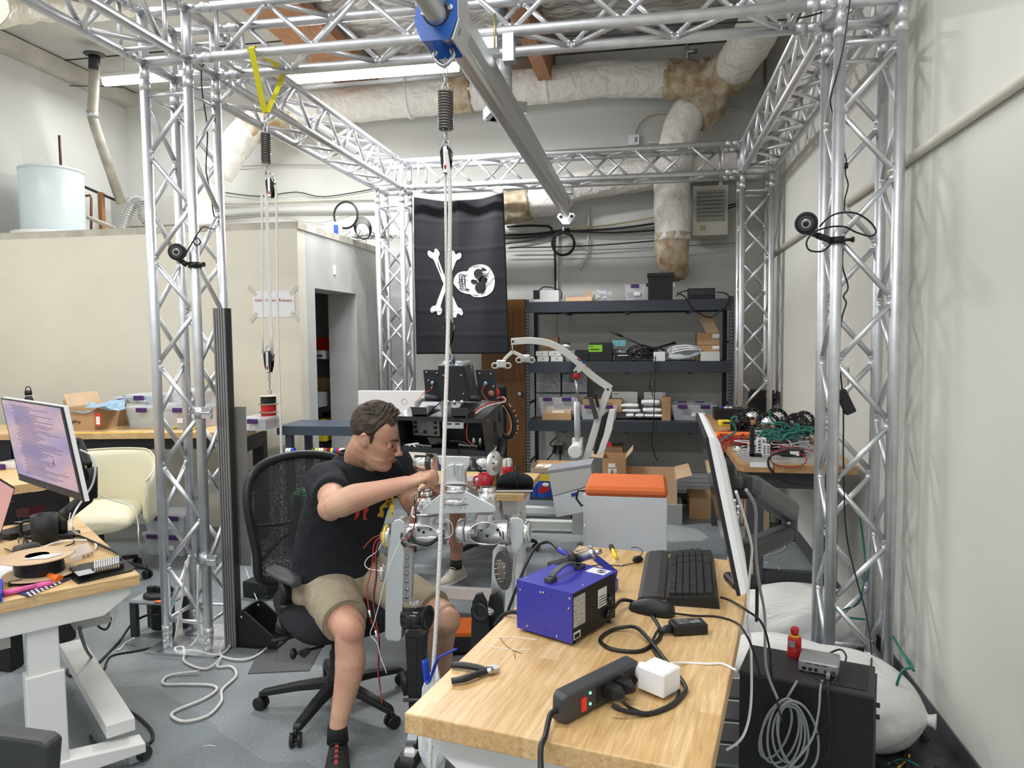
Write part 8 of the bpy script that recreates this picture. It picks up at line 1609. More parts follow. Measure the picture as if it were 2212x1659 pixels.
ns=N.new('ShaderNodeTexNoise'); ns.inputs['Scale'].default_value=2; L.new(m1.outputs[0],ns.inputs[0]); rp=N.new('ShaderNodeValToRGB'); L.new(ns.outputs[0],rp.inputs[0]); rp.color_ramp.elements[0].position=.35; rp.color_ramp.elements[0].color=(.25,.2,.38,1); rp.color_ramp.elements[1].position=.65; rp.color_ramp.elements[1].color=(.50,.33,.34,1)
b.inputs['Base Color'].default_value=(.02,.02,.02,1); L.new(rp.outputs[0],b.inputs['Emission Color']); b.inputs['Emission Strength'].default_value=.85; b.inputs['Roughness'].default_value=.25
LM,q,n=monitor('monitor','lit monitor with lines of code on a tilted arm at the left desk',nt,nb,ft,fb_,scr)
inkc=mat('code_ink',(.12,.08,.14),.5,em=.15); rnd=random.Random(4)
for k in range(38):
    tt=.06+.82*k/38; ln=rnd.uniform(.25,.7); s1=.84-rnd.choice((0,.03,.06)); MB().prism([q(s1,tt,-.0016),q(s1-ln,tt,-.0016),q(s1-ln,tt+.006,-.0016),q(s1,tt+.006,-.0016)],n*.0003).build('code_line',inkc,LM)
MB().tube(circ(q(.5,.965,-.001),.006,n,16),.0008,5,closed=True).build('emblem',GRY,LM)
mp_=q(.25,.55,.02); LA=thing('monitor_stand','black monitor arm of the left desk','monitor arm',lp(150,1150)); j=at(195,1040,y=-.85)
MB().box(mp_+n*.015,(.09,.03,.09)).build('mount_plate',BLK,LA); MB().tube([mp_+n*.02,j],.018,10).build('neck',BLK,LA); MB().rod(at(195,1010,y=-.85),at(195,1075,y=-.85),.026,n=20).build('elbow',BLKM,LA)
bar('arm',at(193,1070,y=-.85),at(133,1118,y=-.95),.024,.022,BLKM,LA); bs=lp(135,1160); MB().rod(bs,at(133,1110,y=bs.y),.022,n=18).build('post',BLK,LA); MB().box(bs+Vector((0,0,.01)),(.12,.08,.02),rz=.3,bev=.004).build('clamp',BLKM,LA)
bar('upper_arm',at(165,950,y=-.8),at(188,1010,y=-.85),.020,.022,BLKM,LA); mb,_=bxm(172,1006,186,1012,-.88,.004); mb.build('sticker',YEL,LA)
T('cable','white cable arching behind the left monitor down to the desk','cable',MB().tube([at(173,972,y=-.9),at(198,985,y=-.9),at(206,1010,y=-.9),at(200,1045,y=-.9),at(182,1075,y=-.92),at(165,1100,y=-.95),at(155,1125,y=-.97),at(158,1145,y=-.98),at(172,1155,z=LZ)],.004,8,sm=5),WHTP)
T('cable','thin white cable hanging beside the left monitor arm','cable',MB().tube([at(152,1108,y=-.95),at(150,1125,y=-.95),at(158,1140,y=-.97),at(165,1156,z=LZ)],.0025,7,sm=5),WHTP)
scr2=mat('pink_screen',(.5,.28,.27),.3,em=.6); a_=at(32,1056,y=-.95); b__=at(0,1160,y=-.95); c__=at(-60,1000,y=-1.1); d__=at(-80,1110,y=-1.1)
LM2,q,n=monitor('laptop_screen','dark framed screen with a pink picture cut by the left edge',a_,b__,c__,d__,scr2,GRYD)
# rear left desk bits
rz_=.90; rd=thing('workbench','butcher block side bench with black legs behind the left desk','workbench',at(60,1035,z=0)); P=[at(-60,1000,z=rz_),at(-60,1062,z=rz_),at(130,1035,z=rz_),at(110,992,z=rz_)]
MB().prism([p-Vector((0,0,.045)) for p in P],(0,0,.045)).build('top',wtop,rd); 
for p in(P[2]+Vector((-.08,.06,0)),P[1]+Vector((.1,.06,0))): MB().box(Vector((p.x,p.y,rz_/2-.03)),(.08,.08,rz_-.07)).build('leg',BLKM,rd)
MB().prism([P[1]-Vector((0,0,.12)),P[2]-Vector((0,0,.12)),P[2]-Vector((0,0,.05)),P[1]-Vector((0,0,.05))],(0,.04,0)).build('rail',BLKM,rd)
t,c,w,d,hh=bin_('white bin with a purple latch on the left side bench',-20,1000,30,1035,-.0+.15,.2,rz_,m=CLRB,group='clear bins on the side bench')
tcab=thing('tool_cabinet','dark red tool cabinet with drawers under the workbench at the left edge','tool cabinet',at(10,1100,y=1.3)); mb,_=bxm(-60,955,18,1140,1.35,.4,0); mb.build('body',mat('dark_red',(.10,.008,.012),.35),tcab)
for k in range(5): mb,_=bxm(-58,965+32*k,16,968+32*k,1.34,.01); mb.build('drawer_gap',BLK,tcab)
T('red_chest','dark red tool chest low behind the left desk','tool chest',bxm(22,1085,64,1118,.2,.3,None)[0],mat('dark_red',(0,)*3))
# things hanging under the desk
T('power_adapter','black power adapter hanging under the left desk','power adapter',MB().box(at(205,1332,y=-.95),(.03,.03,.05)),BLK); T('adapter_plug','white plug block hanging under the left desk corner','adapter',MB().box(at(236,1318,y=-.95),(.05,.04,.04),rz=.3),WHTP)
T('cable','thin black cable looping under the left desk corner','cable',MB().tube([at(210,1335,y=-.95),at(212,1352,y=-.95),at(228,1360,y=-.95),at(238,1345,y=-.95),at(240,1322,y=-.95)],.004,7,sm=5),BLK)
T('cable','thin white cable below the white plug block','cable',MB().tube([at(242,1322,y=-.95),at(252,1332,y=-.95),at(244,1345,y=-.95),at(249,1362,y=-.95)],.003,7,sm=4),WHTP)
def FC_(lab,pts,r,m=BLK,grp=None): return T('cable',lab,'cable',MB().tube([at(u,v,z=p[0] if p else r) for u,v,*p in pts],r,8,sm=6),m,grp)
FC_('thick black cable from the left desk sweeping over the floor to the desk foot',[(172,1355,.62),(176,1375,.5),(190,1410,.25),(215,1440,.02),(228,1470),(260,1520),(300,1550),(325,1575),(330,1595),(318,1608),(298,1614),(255,1620),(215,1612),(198,1600),(195,1590)],.0065)
FC_('black cable from the cord reel running to the left desk foot',[(345,1328,.15),(315,1330,.12),(285,1348,.06),(258,1385,.01),(215,1430),(190,1452),(188,1462),(196,1480),(196,1500),(192,1515)],.0065)
FC_('black cable winding from the cord reel back under the left desk',[(345,1395),(300,1405),(245,1415),(230,1430),(225,1445),(200,1458),(155,1460),(145,1450),(152,1438),(165,1425),(162,1405),(150,1398),(138,1390)],.0055)
FC_('white plug cable lying on the floor before the cord reel',[(290,1378,.05),(270,1390),(262,1400),(252,1405)],.005,WHTP)
# cord reel
cr_=at(318,1385,z=0); CRL=thing('cord_reel','black and white cord reel with an orange label on the floor by the left column','cord reel',cr_)
crz=.0; cc2=cr_+Vector((0,.12,0))
MB().box(cc2+Vector((0,0,.20)),(.25,.2,.022),bev=.01).build('top_plate',GRY,CRL)
for s in(-1,1): MB().box(cc2+Vector((s*.11,-.07,.1)),(.035,.03,.2)).build('leg',GRYD,CRL); MB().box(cc2+Vector((s*.11,.07,.1)),(.035,.03,.2)).build('leg',GRYD,CRL)
MB().lathe([(.05+.006*(k%2),.03+.014*k) for k in range(12)],cc2,(0,0,1),n=24).build('wound_cord',BLK,CRL); MB().lathe([(.085,.205),(.085,.225),(.07,.232),(0,.232)],cc2,(0,0,1),n=28).build('outlet_cap',BLKM,CRL); MB().prism([cc2+Vector(p) for p in((.03,-.1,.2115),(.12,-.1,.2115),(.12,-.06,.2115),(.03,-.06,.2115))],(0,0,.001)).build('orange_label',ORG,CRL)
for s in(-1,0,1): MB().box(cc2+Vector((s*.05,0,.245)),(.04,.03,.03)).build('plug',BLK,CRL)
# aluminium post and grey sheet clamped to the left column
px=at(487,668,y=.2); pz=px.z; pb_=at(507,1400,z=0); PO2=thing('extrusion_post','tall dark aluminium extrusion post standing right of the left column','post',(px.x+.02,.12,0))
exm=mat('extrusion_grey',(.30,.295,.29),.4,.35); xm=.44; ym=at(505,1395,z=0).y
xm=at(505,1395,z=0).x; w=.068
for s in range(-2,3): MB().box((xm+s*w/5,ym,pz/2),(w/5-.005,w,pz)).build('profile_rib',exm,PO2)
MB().box((xm,ym,pz/2),(w,w-.02,pz-.002)).build('profile_core',mat('extrusion_slot',(.05,.05,.05),.5,.5),PO2)
zs=at(490,880,y=.1).z; zl=at(490,1225,y=.1).z; GS=thing('grey_sheet','curved grey metal sheet clamped behind the left column','metal sheet',(.33,.25,zl)); a0_=S+.04
MB().box((a0_+.065,S/2+.02,(zs+zl)/2),(.13,.006,zs-zl)).build('sheet',mat('sheet_grey',(.26,.255,.24),.5,.3),GS)
for z in(at(440,891,y=0).z,at(440,1207,y=0).z):
    cp=thing('pipe_clamp','zinc pipe clamp with a wing nut, '+('upper' if z>.8 else 'lower')+' one on the left column','clamp',(S,0,z-.03),0,'column clamps'); MB().lathe([(.0265,-.028),(.031,-.028),(.031,.028),(.0265,.028)],(S,0,z),(0,0,1),n=24).build('band',ZINC,cp); MB().box((S+.045,-.02,z),(.06,.006,.055)).build('ear',ZINC,cp)
    MB().tube([(S-.05,-.015,z),(S+.075,-.03,z)],.005,8).build('bolt',STEEL,cp)
    for s in(-1,1): MB().ell((S+.08,-.03,z+s*.014),(.005,.008,.016)).build('wing',STEEL,cp); MB().ell((S-.05,-.015,z+s*.014),(.005,.008,.016)).build('wing',STEEL,cp)
# black wedge bracket on the floor
wy=at(560,1402,z=0).y; x0=at(509,1400,z=0).x; x1=at(606,1400,z=0).x; WG=thing('floor_bracket','black wedge shaped printed bracket at the foot of the extrusion post','bracket',((x0+x1)/2,wy,0)); hz_=at(512,1320,y=wy).z; dpw=.17
prof=[(x0,0),(x1-.03,0),(x1,.03),(x1,.045),(x0+.05,hz_),(x0,hz_-.02)]
for y in(wy,wy+dpw): MB().prism([(a,y,b) for a,b in prof],(0,.012,0)).build('side_wall',BLKM,WG)
MB().box(((x0+x1)/2,wy+dpw/2,.008),(x1-x0-.01,dpw,.016)).build('base',BLKM,WG); MB().box((x0+.006,wy+dpw/2,hz_/2),(.012,dpw,hz_-.03)).build('back_wall',BLKM,WG)
for y in(wy,wy+dpw): MB().lathe([(.009,0),(.007,.005),(0,.006)],(x0+.035,y-.001,hz_-.03),(0,-1,0),n=12).build('bolt',STEEL,WG)
fp2=at(550,1298,z=0); T('heatsink_box','small black finned box on the floor behind the wedge bracket','electronics',MB().box(fp2+Vector((0,.1,.05)),(.19,.14,.1),rz=-.2),BLKM)
for i,(pts,m) in enumerate((([(530,1226,.0),(545,1270,.0),(555,1295,.1)],WHTP),([(556,1300,.1),(575,1295,.08),(595,1300,.05),(610,1310,.0)],GRN),([(560,1296,.1),(580,1288,.09),(600,1290,.06)],BLK))): T('cable',['thin pale wire rising from the black floor box','green wire right of the black floor box','black wire right of the black floor box'][i],'cable',MB().tube([at(u,v,z=max(z,.004)) for u,v,z in pts],.003,6,sm=4),m)
T('floor_tile','dark grey rubber floor patch under the office chair','floor mat',MB().prism([at(u,v,z=.001) for u,v in((535,1456),(668,1449),(712,1370),(600,1362),(565,1395))],(0,0,.003)),mat('rubber_dark',(.09,.09,.09),.7))
crumple('foam_block','white foam packing with blue tape beside the robot leg','packing foam',(at(936,1450,y=-.86).x,-.84,.19),(.06,.045,.19),mat('foam_white',(.75,.78,.8),.8),31) 
T('blue_tape','blue plastic film wound round the white foam','film',MB().tube([at(918,1425,y=-.93),at(926,1475,y=-.94),at(945,1425,y=-.94),at(965,1412,y=-.93),at(985,1402,y=-.9)],.014,8,sm=4,flat=.3),BLU)
T('orange_case','orange plastic case on the floor behind the robot foot','case',MB().box(at(990,1385,z=0)+Vector((0,.12,.02)),(.3,.22,.04),rz=.2),ORG)
tag(MB().box(at(1010,1415,z=0)+Vector((0,.1,.01)),(.28,.2,.02),rz=.2).build('black_mat',BLKF),'black textured mat beside the orange case','mat')
T('green_ball','green and grey ball seen through the chair mesh','ball',MB().ell(Vector((at(655,1082,y=.9).x,.9,at(655,1082,y=.9).z)),(.085,.085,.085),24,16),mat('ball_green',(.03,.25,.09),.4))
bc=Vector((at(655,1082,y=.9).x,.9,at(655,1082,y=.9).z)); MB().box
st_=thing('stool','small dark stand carrying the green ball','stand',Vector((bc.x,bc.y,0))); MB().rod((bc.x,bc.y,0),(bc.x,bc.y,bc.z-.083),.02).build('post',BLK,st_); MB().lathe([(.12,0),(.12,.02),(.03,.03)],(bc.x,bc.y,0),(0,0,1)).build('foot',BLK,st_); MB().lathe([(.04,-.01),(.05,0)],(bc.x,bc.y,bc.z-.08),(0,0,1)).build('cup',BLK,st_)
# cameras on the truss columns
def camth(lab,c,look,clampp,colx,coly,sc=1):
    t=thing('motion_camera',lab,'camera',c); d=Vector(look).normalized()
    MB().lathe([(.030*sc,-.04*sc),(.036*sc,-.036*sc),(.038*sc,.0),(.042*sc,.003),(.042*sc,.02*sc),(.038*sc,.024*sc)],c,d,n=26).build('housing',BLKM,t); MB().lathe([(.030*sc,.022*sc),(.030*sc,.028*sc),(.026*sc,.028*sc)],c,d,n=24).build('light_ring',GRYD,t)
    MB().lathe([(.018*sc,.02*sc),(.018*sc,.03*sc),(.015*sc,.03*sc)],c,d,n=22).build('lens_ring',STEEL,t); MB().lathe([(.014*sc,.028*sc),(.008*sc,.032*sc),(0,.033*sc)],c,d,n=20).build('lens',BLKS,t)
    e=Vector(clampp); k1=lerp(c,e,.45)+Vector((0,0,-.02)); MB().tube([c-Vector((0,0,.036)),k1],.012,8).build('ball_joint',BLK,t); MB().tube([k1,e],.014,6).build('arm',BLKM,t)
    MB().lathe([(.026,-.014),(.033,-.014),(.033,.014),(.026,.014)],(colx,coly,e.z),(0,0,1),n=24).build('clamp_band',BLKM,t); MB().tube([Vector((colx+.02,coly-.02,e.z)),Vector((colx+.055,coly-.02,e.z))],.007,8).build('clamp_screw',BLK,t); MB().lathe([(.012,0),(.012,.01)],(colx+.055,coly-.02,e.z),(1,0,0),n=8).build('knob',BLK,t); return t
zc1=at(413,573,y=0).z; camth('round black motion camera clamped to the front left column',at(384,544,y=-.05),(.35,-1,-.15),(S-.03,-.02,zc1),S,0)
zc2=at(1800,520,y=0).z; camth('round black motion camera clamped to the front right column',at(1742,481,y=-.05),(-.25,-1,-.3),(W-.03,-.02,zc2),W,0,1.1)
T('cable','black cable from the left camera looping up the column','cable',MB().tube([at(403,545,y=-.04),at(412,530,y=-.04),at(418,520,y=-.04),at(426,514,y=-.04),at(433,522,y=-.04),at(426,530,y=-.04),at(418,520,y=-.04),at(430,500,y=-.02),at(440,490,y=.02),at(462,494,y=.1),at(473,480,y=.2),at(462,465,y=.22),at(456,420,y=.22),at(448,385,y=.22),at(445,360,y=.22),at(448,280,y=.22),at(437,200,y=.1),at(435,150,y=.1),at(440,140,y=.05)],.0035,7,sm=5),BLK)
T('cable','black cable looping round the right camera clamp','cable',MB().tube([at(1770,490,y=-.05),at(1790,470,y=-.06),at(1815,460,y=-.06),at(1850,461,y=-.04),at(1880,480,y=0),at(1892,500,y=.0),at(1880,510,y=.0),at(1850,502,y=-.03),at(1825,490,y=-.05),at(1795,490,y=-.06),at(1762,500,y=-.08),at(1743,520,y=-.08),at(1748,540,y=-.08),at(1775,543,y=-.07),at(1793,530,y=-.05)],.004,7,sm=5),BLK)
T('cable','thin black cable hanging along the right column above the camera','cable',MB().tube([at(1836,0,y=-.03),at(1820,110,y=-.04),at(1797,200,y=-.0),at(1796,235,y=.1),at(1824,330,y=.02),at(1828,352,y=.02),at(1826,375,y=.02),at(1832,400,y=.02),at(1825,430,y=.02),at(1824,455,y=.02)],.003,7,sm=5),BLK)
MB_=thing('ferrite_bead','small black bead on the cable above the right camera','cable bead',at(1828,358,y=.02)); MB().rod(at(1828,352,y=.02),at(1828,364,y=.02),.008).build('bead',BLK,MB_)
T('cable','thin black cable below the right camera down to the bench brick','cable',MB().tube([at(1822,530,y=.03),at(1820,575,y=.03),at(1832,620,y=.03),at(1822,640,y=.03),at(1828,655,y=.03),at(1818,690,y=.03),at(1812,760,y=.03),at(1818,830,y=.03),at(1822,900,y=.03),at(1822,1000,y=.0),at(1828,1150,y=-.02),at(1850,1250,y=-.05),at(1872,1330,y=-.1),at(1882,1400,y=-.2),at(1882,1440,y=-.6)],.0035,7,sm=5),BLK)
T('cable','thin black cable stretched along the front truss beam','cable',MB().tube([at(1000,85,y=S),at(1200,78,y=S),at(1350,74,y=S),at(1450,55,y=S),at(1600,48,y=S),at(1720,40,y=S),at(1792,22,y=S)],.004,6,sm=4),BLK)
# ---------------- right bench with motor stands ----------------
RZB=.93; q0=at(1596,1002,z=RZB); q0.z=RZB; xr=3.57; y0r=q0.y
RBn=thing('workbench','butcher block workbench with grey steel legs along the right wall','workbench',(3.2,1.9,0)); x0r=q0.x; y1r=min(at(1539,892,z=RZB).y,D-.06)
MB().prism([(x0r+.03,y0r,RZB-.045),(xr,y0r,RZB-.045),(xr,y1r,RZB-.045),(x0r,y1r,RZB-.045),(x0r,y0r+.04,RZB-.045)],(0,0,.045)).build('top',wood_block('maple_dark',(.52,.33,.16),(.45,.26,.11)),RBn,bev=.003)
MB().box(((x0r+xr)/2-.01,y0r+.35,RZB+.001),(xr-x0r-.08,.6,.002)).build('surface_film',mat('film_clear',(.6,.58,.56),.3,al=.6),RBn)
def fr(u0,v0,u1,v1,nm,m,o=.002): 
    a=at(u0,v0,y=y0r); b=at(u1,v1,y=y0r); return MB().box(((a.x+b.x)/2,y0r-o/2,(a.z+b.z)/2),(b.x-a.x,o,a.z-b.z)).build(nm,m,RBn)
fr(1620,998,1669,1010,'paper_label',PAPER)
lgm=mat('leg_dark',(.05,.052,.058),.55,bump=.1,bs=200)
for y in(y0r+.12,y1r-.15):
    for x in(x0r+.1,xr-.12): MB().box((x,y,(RZB-.05)/2),(.085,.085,RZB-.05)).build('leg',lgm,RBn)
    MB().box(((x0r+xr)/2,y,RZB-.10),(xr-x0r-.2,.06,.09)).build('cross_rail',lgm,RBn); MB().box(((x0r+xr)/2,y,.28),(xr-x0r-.2,.05,.08)).build('lower_rail',lgm,RBn)
for x in(x0r+.1,xr-.12): MB().box((x,(y0r+y1r)/2,RZB-.10),(.06,y1r-y0r-.3,.09)).build('side_rail',lgm,RBn)
for k in range(2): MB().rod((x0r+.14,y0r+.08,.22-.07*k),(x0r+.19,y0r+.08,.22-.07*k),.015).build('knob',BLK,RBn)
def rbp(u,v,h=0): return at(u,v,z=RZB+h)
def mstand(lab,u,vb,ub,hgt,disc,w=.135,hub=False):
    p=rbp(u,vb); t=thing('motor_stand',lab,'motor stand',p,0,'black motor stands'); R0=w/2; hc_=hgt-R0
    pf=[(-R0,0)]+[(R0*cos(a),hc_+R0*sin(a)) for a in [pi-pi*k/14 for k in range(15)]]+[(R0,0)]
    MB().prism([p+Vector((a,0,b)) for a,b in pf],(0,.04,0)).build('stand_plate',BLKM,t); c=p+Vector((0,-.001,hc_)); MB().box(p+Vector((0,.06,.012)),(w,.14,.024)).build('foot',BLKM,t)
    if disc:
        MB().lathe([(R0*.68,0),(R0*.66,.004),(0,.005)],c,(0,-1,0),n=32).build('steel_disc',ALUM,t); MB().lathe([(.01,.005),(.008,.007),(0,.007)],c,(0,-1,0),n=16).build('disc_bore',BLK,t); n_,r1=12,R0*.58; mm_=BLK
    else:
        MB().lathe([(R0*.7,0),(R0*.68,.006),(R0*.36,.007),(R0*.34,.03),(R0*.2,.032),(R0*.16,.02),(0,.02)],c,(0,-1,0),n=32).build('hub',BLKS,t); n_,r1=6,R0*.55; mm_=STEEL
    for k in range(n_): a=2*pi*k/n_+.3; MB().ell(c+Vector((r1*cos(a),-.006,r1*sin(a))),(.004,.003,.004),8,5).build('disc_bolt',mm_,t)
    for k in range(5): a=pi*.05+pi*.9*k/4; MB().ell(c+Vector((R0*.86*cos(a),-.001,R0*.86*sin(a))),(.0045,.003,.0045),8,5).build('plate_bolt',STEEL,t)
    return t
mstand('black motor stand with a steel disc, back left of the group',1624,932,0,.17,True,.15); mstand('black motor stand with a steel disc, back centre of the group',1678,935,0,.175,True,.15); mstand('black motor stand with a half hidden disc, back right of the group',1738,940,0,.165,True,.13)
mstand('black motor stand with a dark hub, front left of the group',1600,945,0,.165,False,.13); mstand('black motor stand with a shiny steel disc, front centre of the group',1660,948,0,.175,True,.15); mstand('black motor stand with a large dark hub, front right of the group',1722,950,0,.175,False,.16)
p=rbp(1572,908); tt=thing('power_supply','black bench power supply at the far left of the right bench','power supply',p); mb=MB().box(p+Vector((.02,.12,.045)),(.24,.22,.09)); mb.build('case',BLKM,tt,bev=.003)
for k in range(3): MB().lathe([(.016,0),(.016,.012),(.012,.014),(0,.014)],p+Vector((-.04+.035*k,.08,.09)),(0,0,1),n=16).build('cap',(BLU,WHTP,WHTP)[k],tt)
p=rbp(1638,895); tt=thing('open_case','open black printer case behind the motor stands','case',p); a=at(1623,856,y=p.y+.1); b_=at(1672,893,y=p.y+.1); MB().box(((a.x+b_.x)/2,p.y+.2,RZB+.10),(b_.x-a.x,.2,.20)).build('body',BLKM,tt); MB().box(((b_.x)+.05,p.y+.2,RZB+.16),(.02,.2,.2),R=Matrix.Rotation(.5,4,'Y')).build('lid',GRYD,tt)
p=rbp(1700,895); T('paper_stack','white paper sheet leaning behind the motor stands','paper',MB().box(p+Vector((.0,.15,.08)),(.15,.02,.13),R=Matrix.Rotation(-.2,4,'X')),PAPER)
p=rbp(1566,920); tt=thing('multimeter','yellow multimeter beside the bench power supply','multimeter',p); MB().box(p+Vector((0,.03,.02)),(.085,.10,.04),rz=.1,bev=.006).build('case',YEL,tt); MB().box(p+Vector((.01,-.02,.025)),(.05,.004,.016),rz=.1).build('display',GRYD,tt)
p=rbp(1578,955); T('orange_tool','orange plastic tool case under the red wires','case',MB().box(p+Vector((.04,.06,.03)),(.28,.1,.05),rz=.08,bev=.012),ORG)
p=rbp(1624,986); tt=thing('black_bracket','thin black upright bracket standing on the bench edge','bracket',p); MB().box(p+Vector((0,.0,.085)),(.02,.05,.17)).build('upright',BLKM,tt); MB().box(p+Vector((.02,-.0,.008)),(.06,.05,.016)).build('foot',BLKM,tt)
p=rbp(1605,975); tt=thing('glue_tube','white tube with a red cap lying on the bench','tube',p); MB().rod(p+Vector((-.04,0,.018)),p+Vector((.04,0,.018)),.014).build('body',WHTP,tt); MB().rod(p+Vector((.04,0,.018)),p+Vector((.065,0,.018)),.016).build('cap',RED,tt)
for i,(u,v,wd_,hh) in enumerate(((1645,980,.05,.09),(1655,982,.04,.06))):
    p=rbp(u,v); tt=thing('terminal_block',['taller white terminal block on the right bench','shorter white terminal block on the right bench'][i],'terminal block',p,0,'white terminal blocks'); MB().box(p+Vector((0,.02,hh/2)),(wd_,.05,hh)).build('block',WHTP,tt)
    for k in range(4):
        for j in range(2): MB().box(p+Vector((-wd_*.25+wd_*.5*j,-.006,hh*(.2+.2*k))),(wd_*.22,.003,hh*.1)).build('slot',GRYD,tt)
for i,(u,v) in enumerate(((1643,955),(1672,957))): p=rbp(u,v); T('clear_cup',['left grey plastic cup amid the wires','right grey plastic cup amid the wires'][i],'cup',MB().lathe([(.03,0),(.038,.075),(.034,.075),(.027,.006),(0,.005)],p,(0,0,1),n=20),mat('cup_grey',(.42,.4,.45),.4),'grey cups')
p=rbp(1665,972); T('black_box','small black electronics box amid the wires','electronics',MB().box(p+Vector((.02,.03,.025)),(.17,.09,.05)),BLKM)
p=rbp(1712,988); tt=thing('dc_converter','black converter block with a white label at the bench edge','converter',p); MB().box(p+Vector((0,.04,.022)),(.13,.08,.042),bev=.008).build('body',BLKM,tt); MB().box(p+Vector((.01,-.002,.022)),(.05,.004,.026)).build('label',WHTP,tt)
p=rbp(1738,975); T('grey_box','small grey relay box at the right of the bench','electronics',MB().box(p+Vector((0,.03,.028)),(.055,.05,.055)),GRY); p=rbp(1725,966); T('blue_relay','small blue relay behind the grey box','electronics',MB().box(p+Vector((0,.03,.035)),(.05,.04,.03)),mat('relay_blue',(.12,.2,.35),.4))
p=rbp(1722,955); T('clear_tray','clear plastic tray with connectors on the bench','tray',MB().box(p+Vector((.0,.05,.015)),(.15,.12,.03)),CLR)
# wire tangles
rnd=random.Random(77)
def tangle(nm,lab,us,vs,m,n,r=.003,hh=.05,sp=.10,cnt=6):
    mb=MB()
    for k in range(n):
        o=rbp(rnd.uniform(*us),rnd.uniform(*vs)); mb.tube([o+Vector((rnd.uniform(-sp,sp),rnd.uniform(-sp,sp)*.7,.006+rnd.random()*hh)) for _ in range(cnt)],r,5,sm=5)
    return tag(mb.build(nm,m),lab,'wires',None,'stuff')
tangle('wire_tangle','tangle of red wires over the left of the right bench',(1560,1610),(945,965),REDW,14,.0035,.05,.11); tangle('wire_tangle','tangle of black wires among the red ones on the right bench',(1560,1700),(945,975),BLK,12,.003,.05,.13); tangle('wire_tangle','dark green wires looping over the right bench',(1640,1750),(950,972),GRN,12,.0045,.13,.14); tangle('wire_tangle','thin white wires on the right bench',(1610,1740),(955,980),WHTP,12,.0025,.05,.12); tangle('wire_tangle','red and dark twisted wires on the right bench',(1650,1750),(960,985),mat('red_dark',(.35,.03,.04),.5),12,.0028,.05,.12)
for i,P in enumerate(([(1560,950),(1560,975),(1552,985)],[(1568,955),(1562,980),(1558,990)],[(1575,955),(1560,985),(1562,1000)])): T('wire',['outer red wire hanging over the bench corner','middle red wire hanging over the bench corner','inner red wire hanging over the bench corner'][i],'wire',MB().tube([at(u,v,y=y0r+.1) for u,v in P],.004,6,sm=4),REDW,'hanging red wires')
GL=[[(1594,900),(1580,905),(1590,930),(1580,938),(1560,950),(1545,965)],[(1660,885),(1664,900),(1672,912),(1692,913),(1705,922),(1720,928),(1722,915)],[(1640,945),(1650,930),(1665,930),(1680,945),(1684,955)],[(1725,915),(1724,932),(1700,938),(1690,950)],[(1724,930),(1745,930),(1758,938)]]
for i,P in enumerate(GL): T('green_cable',['green cable curving left of the front left motor stand','green cable looping between the centre and right motor stands','green cable arching over the grey cups','green cable dropping from the large dark hub','green cable running right along the bench'][i],'cable',MB().tube([at(u,v,y=y0r+.3) for u,v in P],.006,7,sm=5),GRN)
T('cable','thick black cable drooping off the bench front to the right column','cable',MB().tube([at(u,v,y=y0r-.02) for u,v in((1720,985),(1680,980),(1662,988),(1660,1005),(1670,1020),(1685,1035),(1710,1045),(1750,1046),(1775,1040))],.006,8,sm=5),BLK)
T('cable','red and black twisted wire loop hanging over the bench front','wire',MB().tube([at(u,v,y=y0r-.015) for u,v in((1700,970),(1670,980),(1665,995),(1680,1005),(1710,1010),(1735,1003),(1742,990),(1725,978))],.0035,7,sm=5),mat('red_dark',(0,)*3))
T('cable','twisted red wire hanging down the front of the right bench','wire',MB().tube([at(u,v,y=y0r-.0) for u,v in((1670,1000),(1672,1020),(1680,1030),(1680,1040))],.003,7,sm=5),mat('red_dark',(0,)*3))
T('cable','twisted red wire running from the bench corner down to the floor','wire',MB().tube([at(1575,1000,y=y0r),at(1578,1050,y=y0r),at(1582,1100,y=y0r),at(1592,1180,y=y0r-.05)],.0035,7,sm=5),mat('red_dark',(0,)*3))
bk_=at(1826,868,y=.02); T('inline_adapter','black power brick hanging against the right column','power adapter',MB().box(bk_,(.045,.035,.11),R=Matrix.Rotation(-.45,4,'Y'),bev=.004),BLKM)
# floor cables to the right, bars, sandbags
FR=lambda lab,P,r,m,nm='cable': T(nm,lab,'cable',MB().tube([at(u,v,z=r+(h[0] if h else 0)) for u,v,*h in P],r,7,sm=6),m)
FR('white cable looping on the floor under the right bench',[(1655,1215,.1),(1680,1225),(1693,1250),(1680,1275),(1655,1282)],.005,WHTP); FR('white cable on the floor running to the sandbag',[(1652,1310),(1680,1325),(1710,1330)],.005,WHTP); FR('thin white cable on the floor further back',[(1655,1200),(1690,1190),(1700,1175),(1720,1172)],.003,WHTP)
for i,P in enumerate(([(1652,1262),(1680,1275),(1700,1300),(1725,1318),(1700,1330),(1655,1325)],[(1652,1293),(1690,1300),(1700,1310),(1690,1322),(1655,1326)])): FR(['outer dark red twisted cable loop on the floor','inner dark red twisted cable loop on the floor'][i],P,.006,mat('red_braid',(.13,.015,.02),.7,c2=(.02,.01,.01),vs=160))
a=at(1600,1368,z=.10); b_=at(1712,1372,z=.10)
for k in range(4): T('aluminium_bar',['topmost aluminium extrusion under the desk by the tower','second aluminium extrusion under the desk by the tower','third aluminium extrusion under the desk by the tower','lowest aluminium extrusion under the desk by the tower'][k],'bar',MB().box((2.85,-.62,.33-.085*k),(.75,.08,.075),bev=.003),mb_,'extrusions under the desk')
bagm=mat('woven_bag',(.72,.72,.69),.55,bump=1.0,bs=12,stretch=(1,4,1)); 
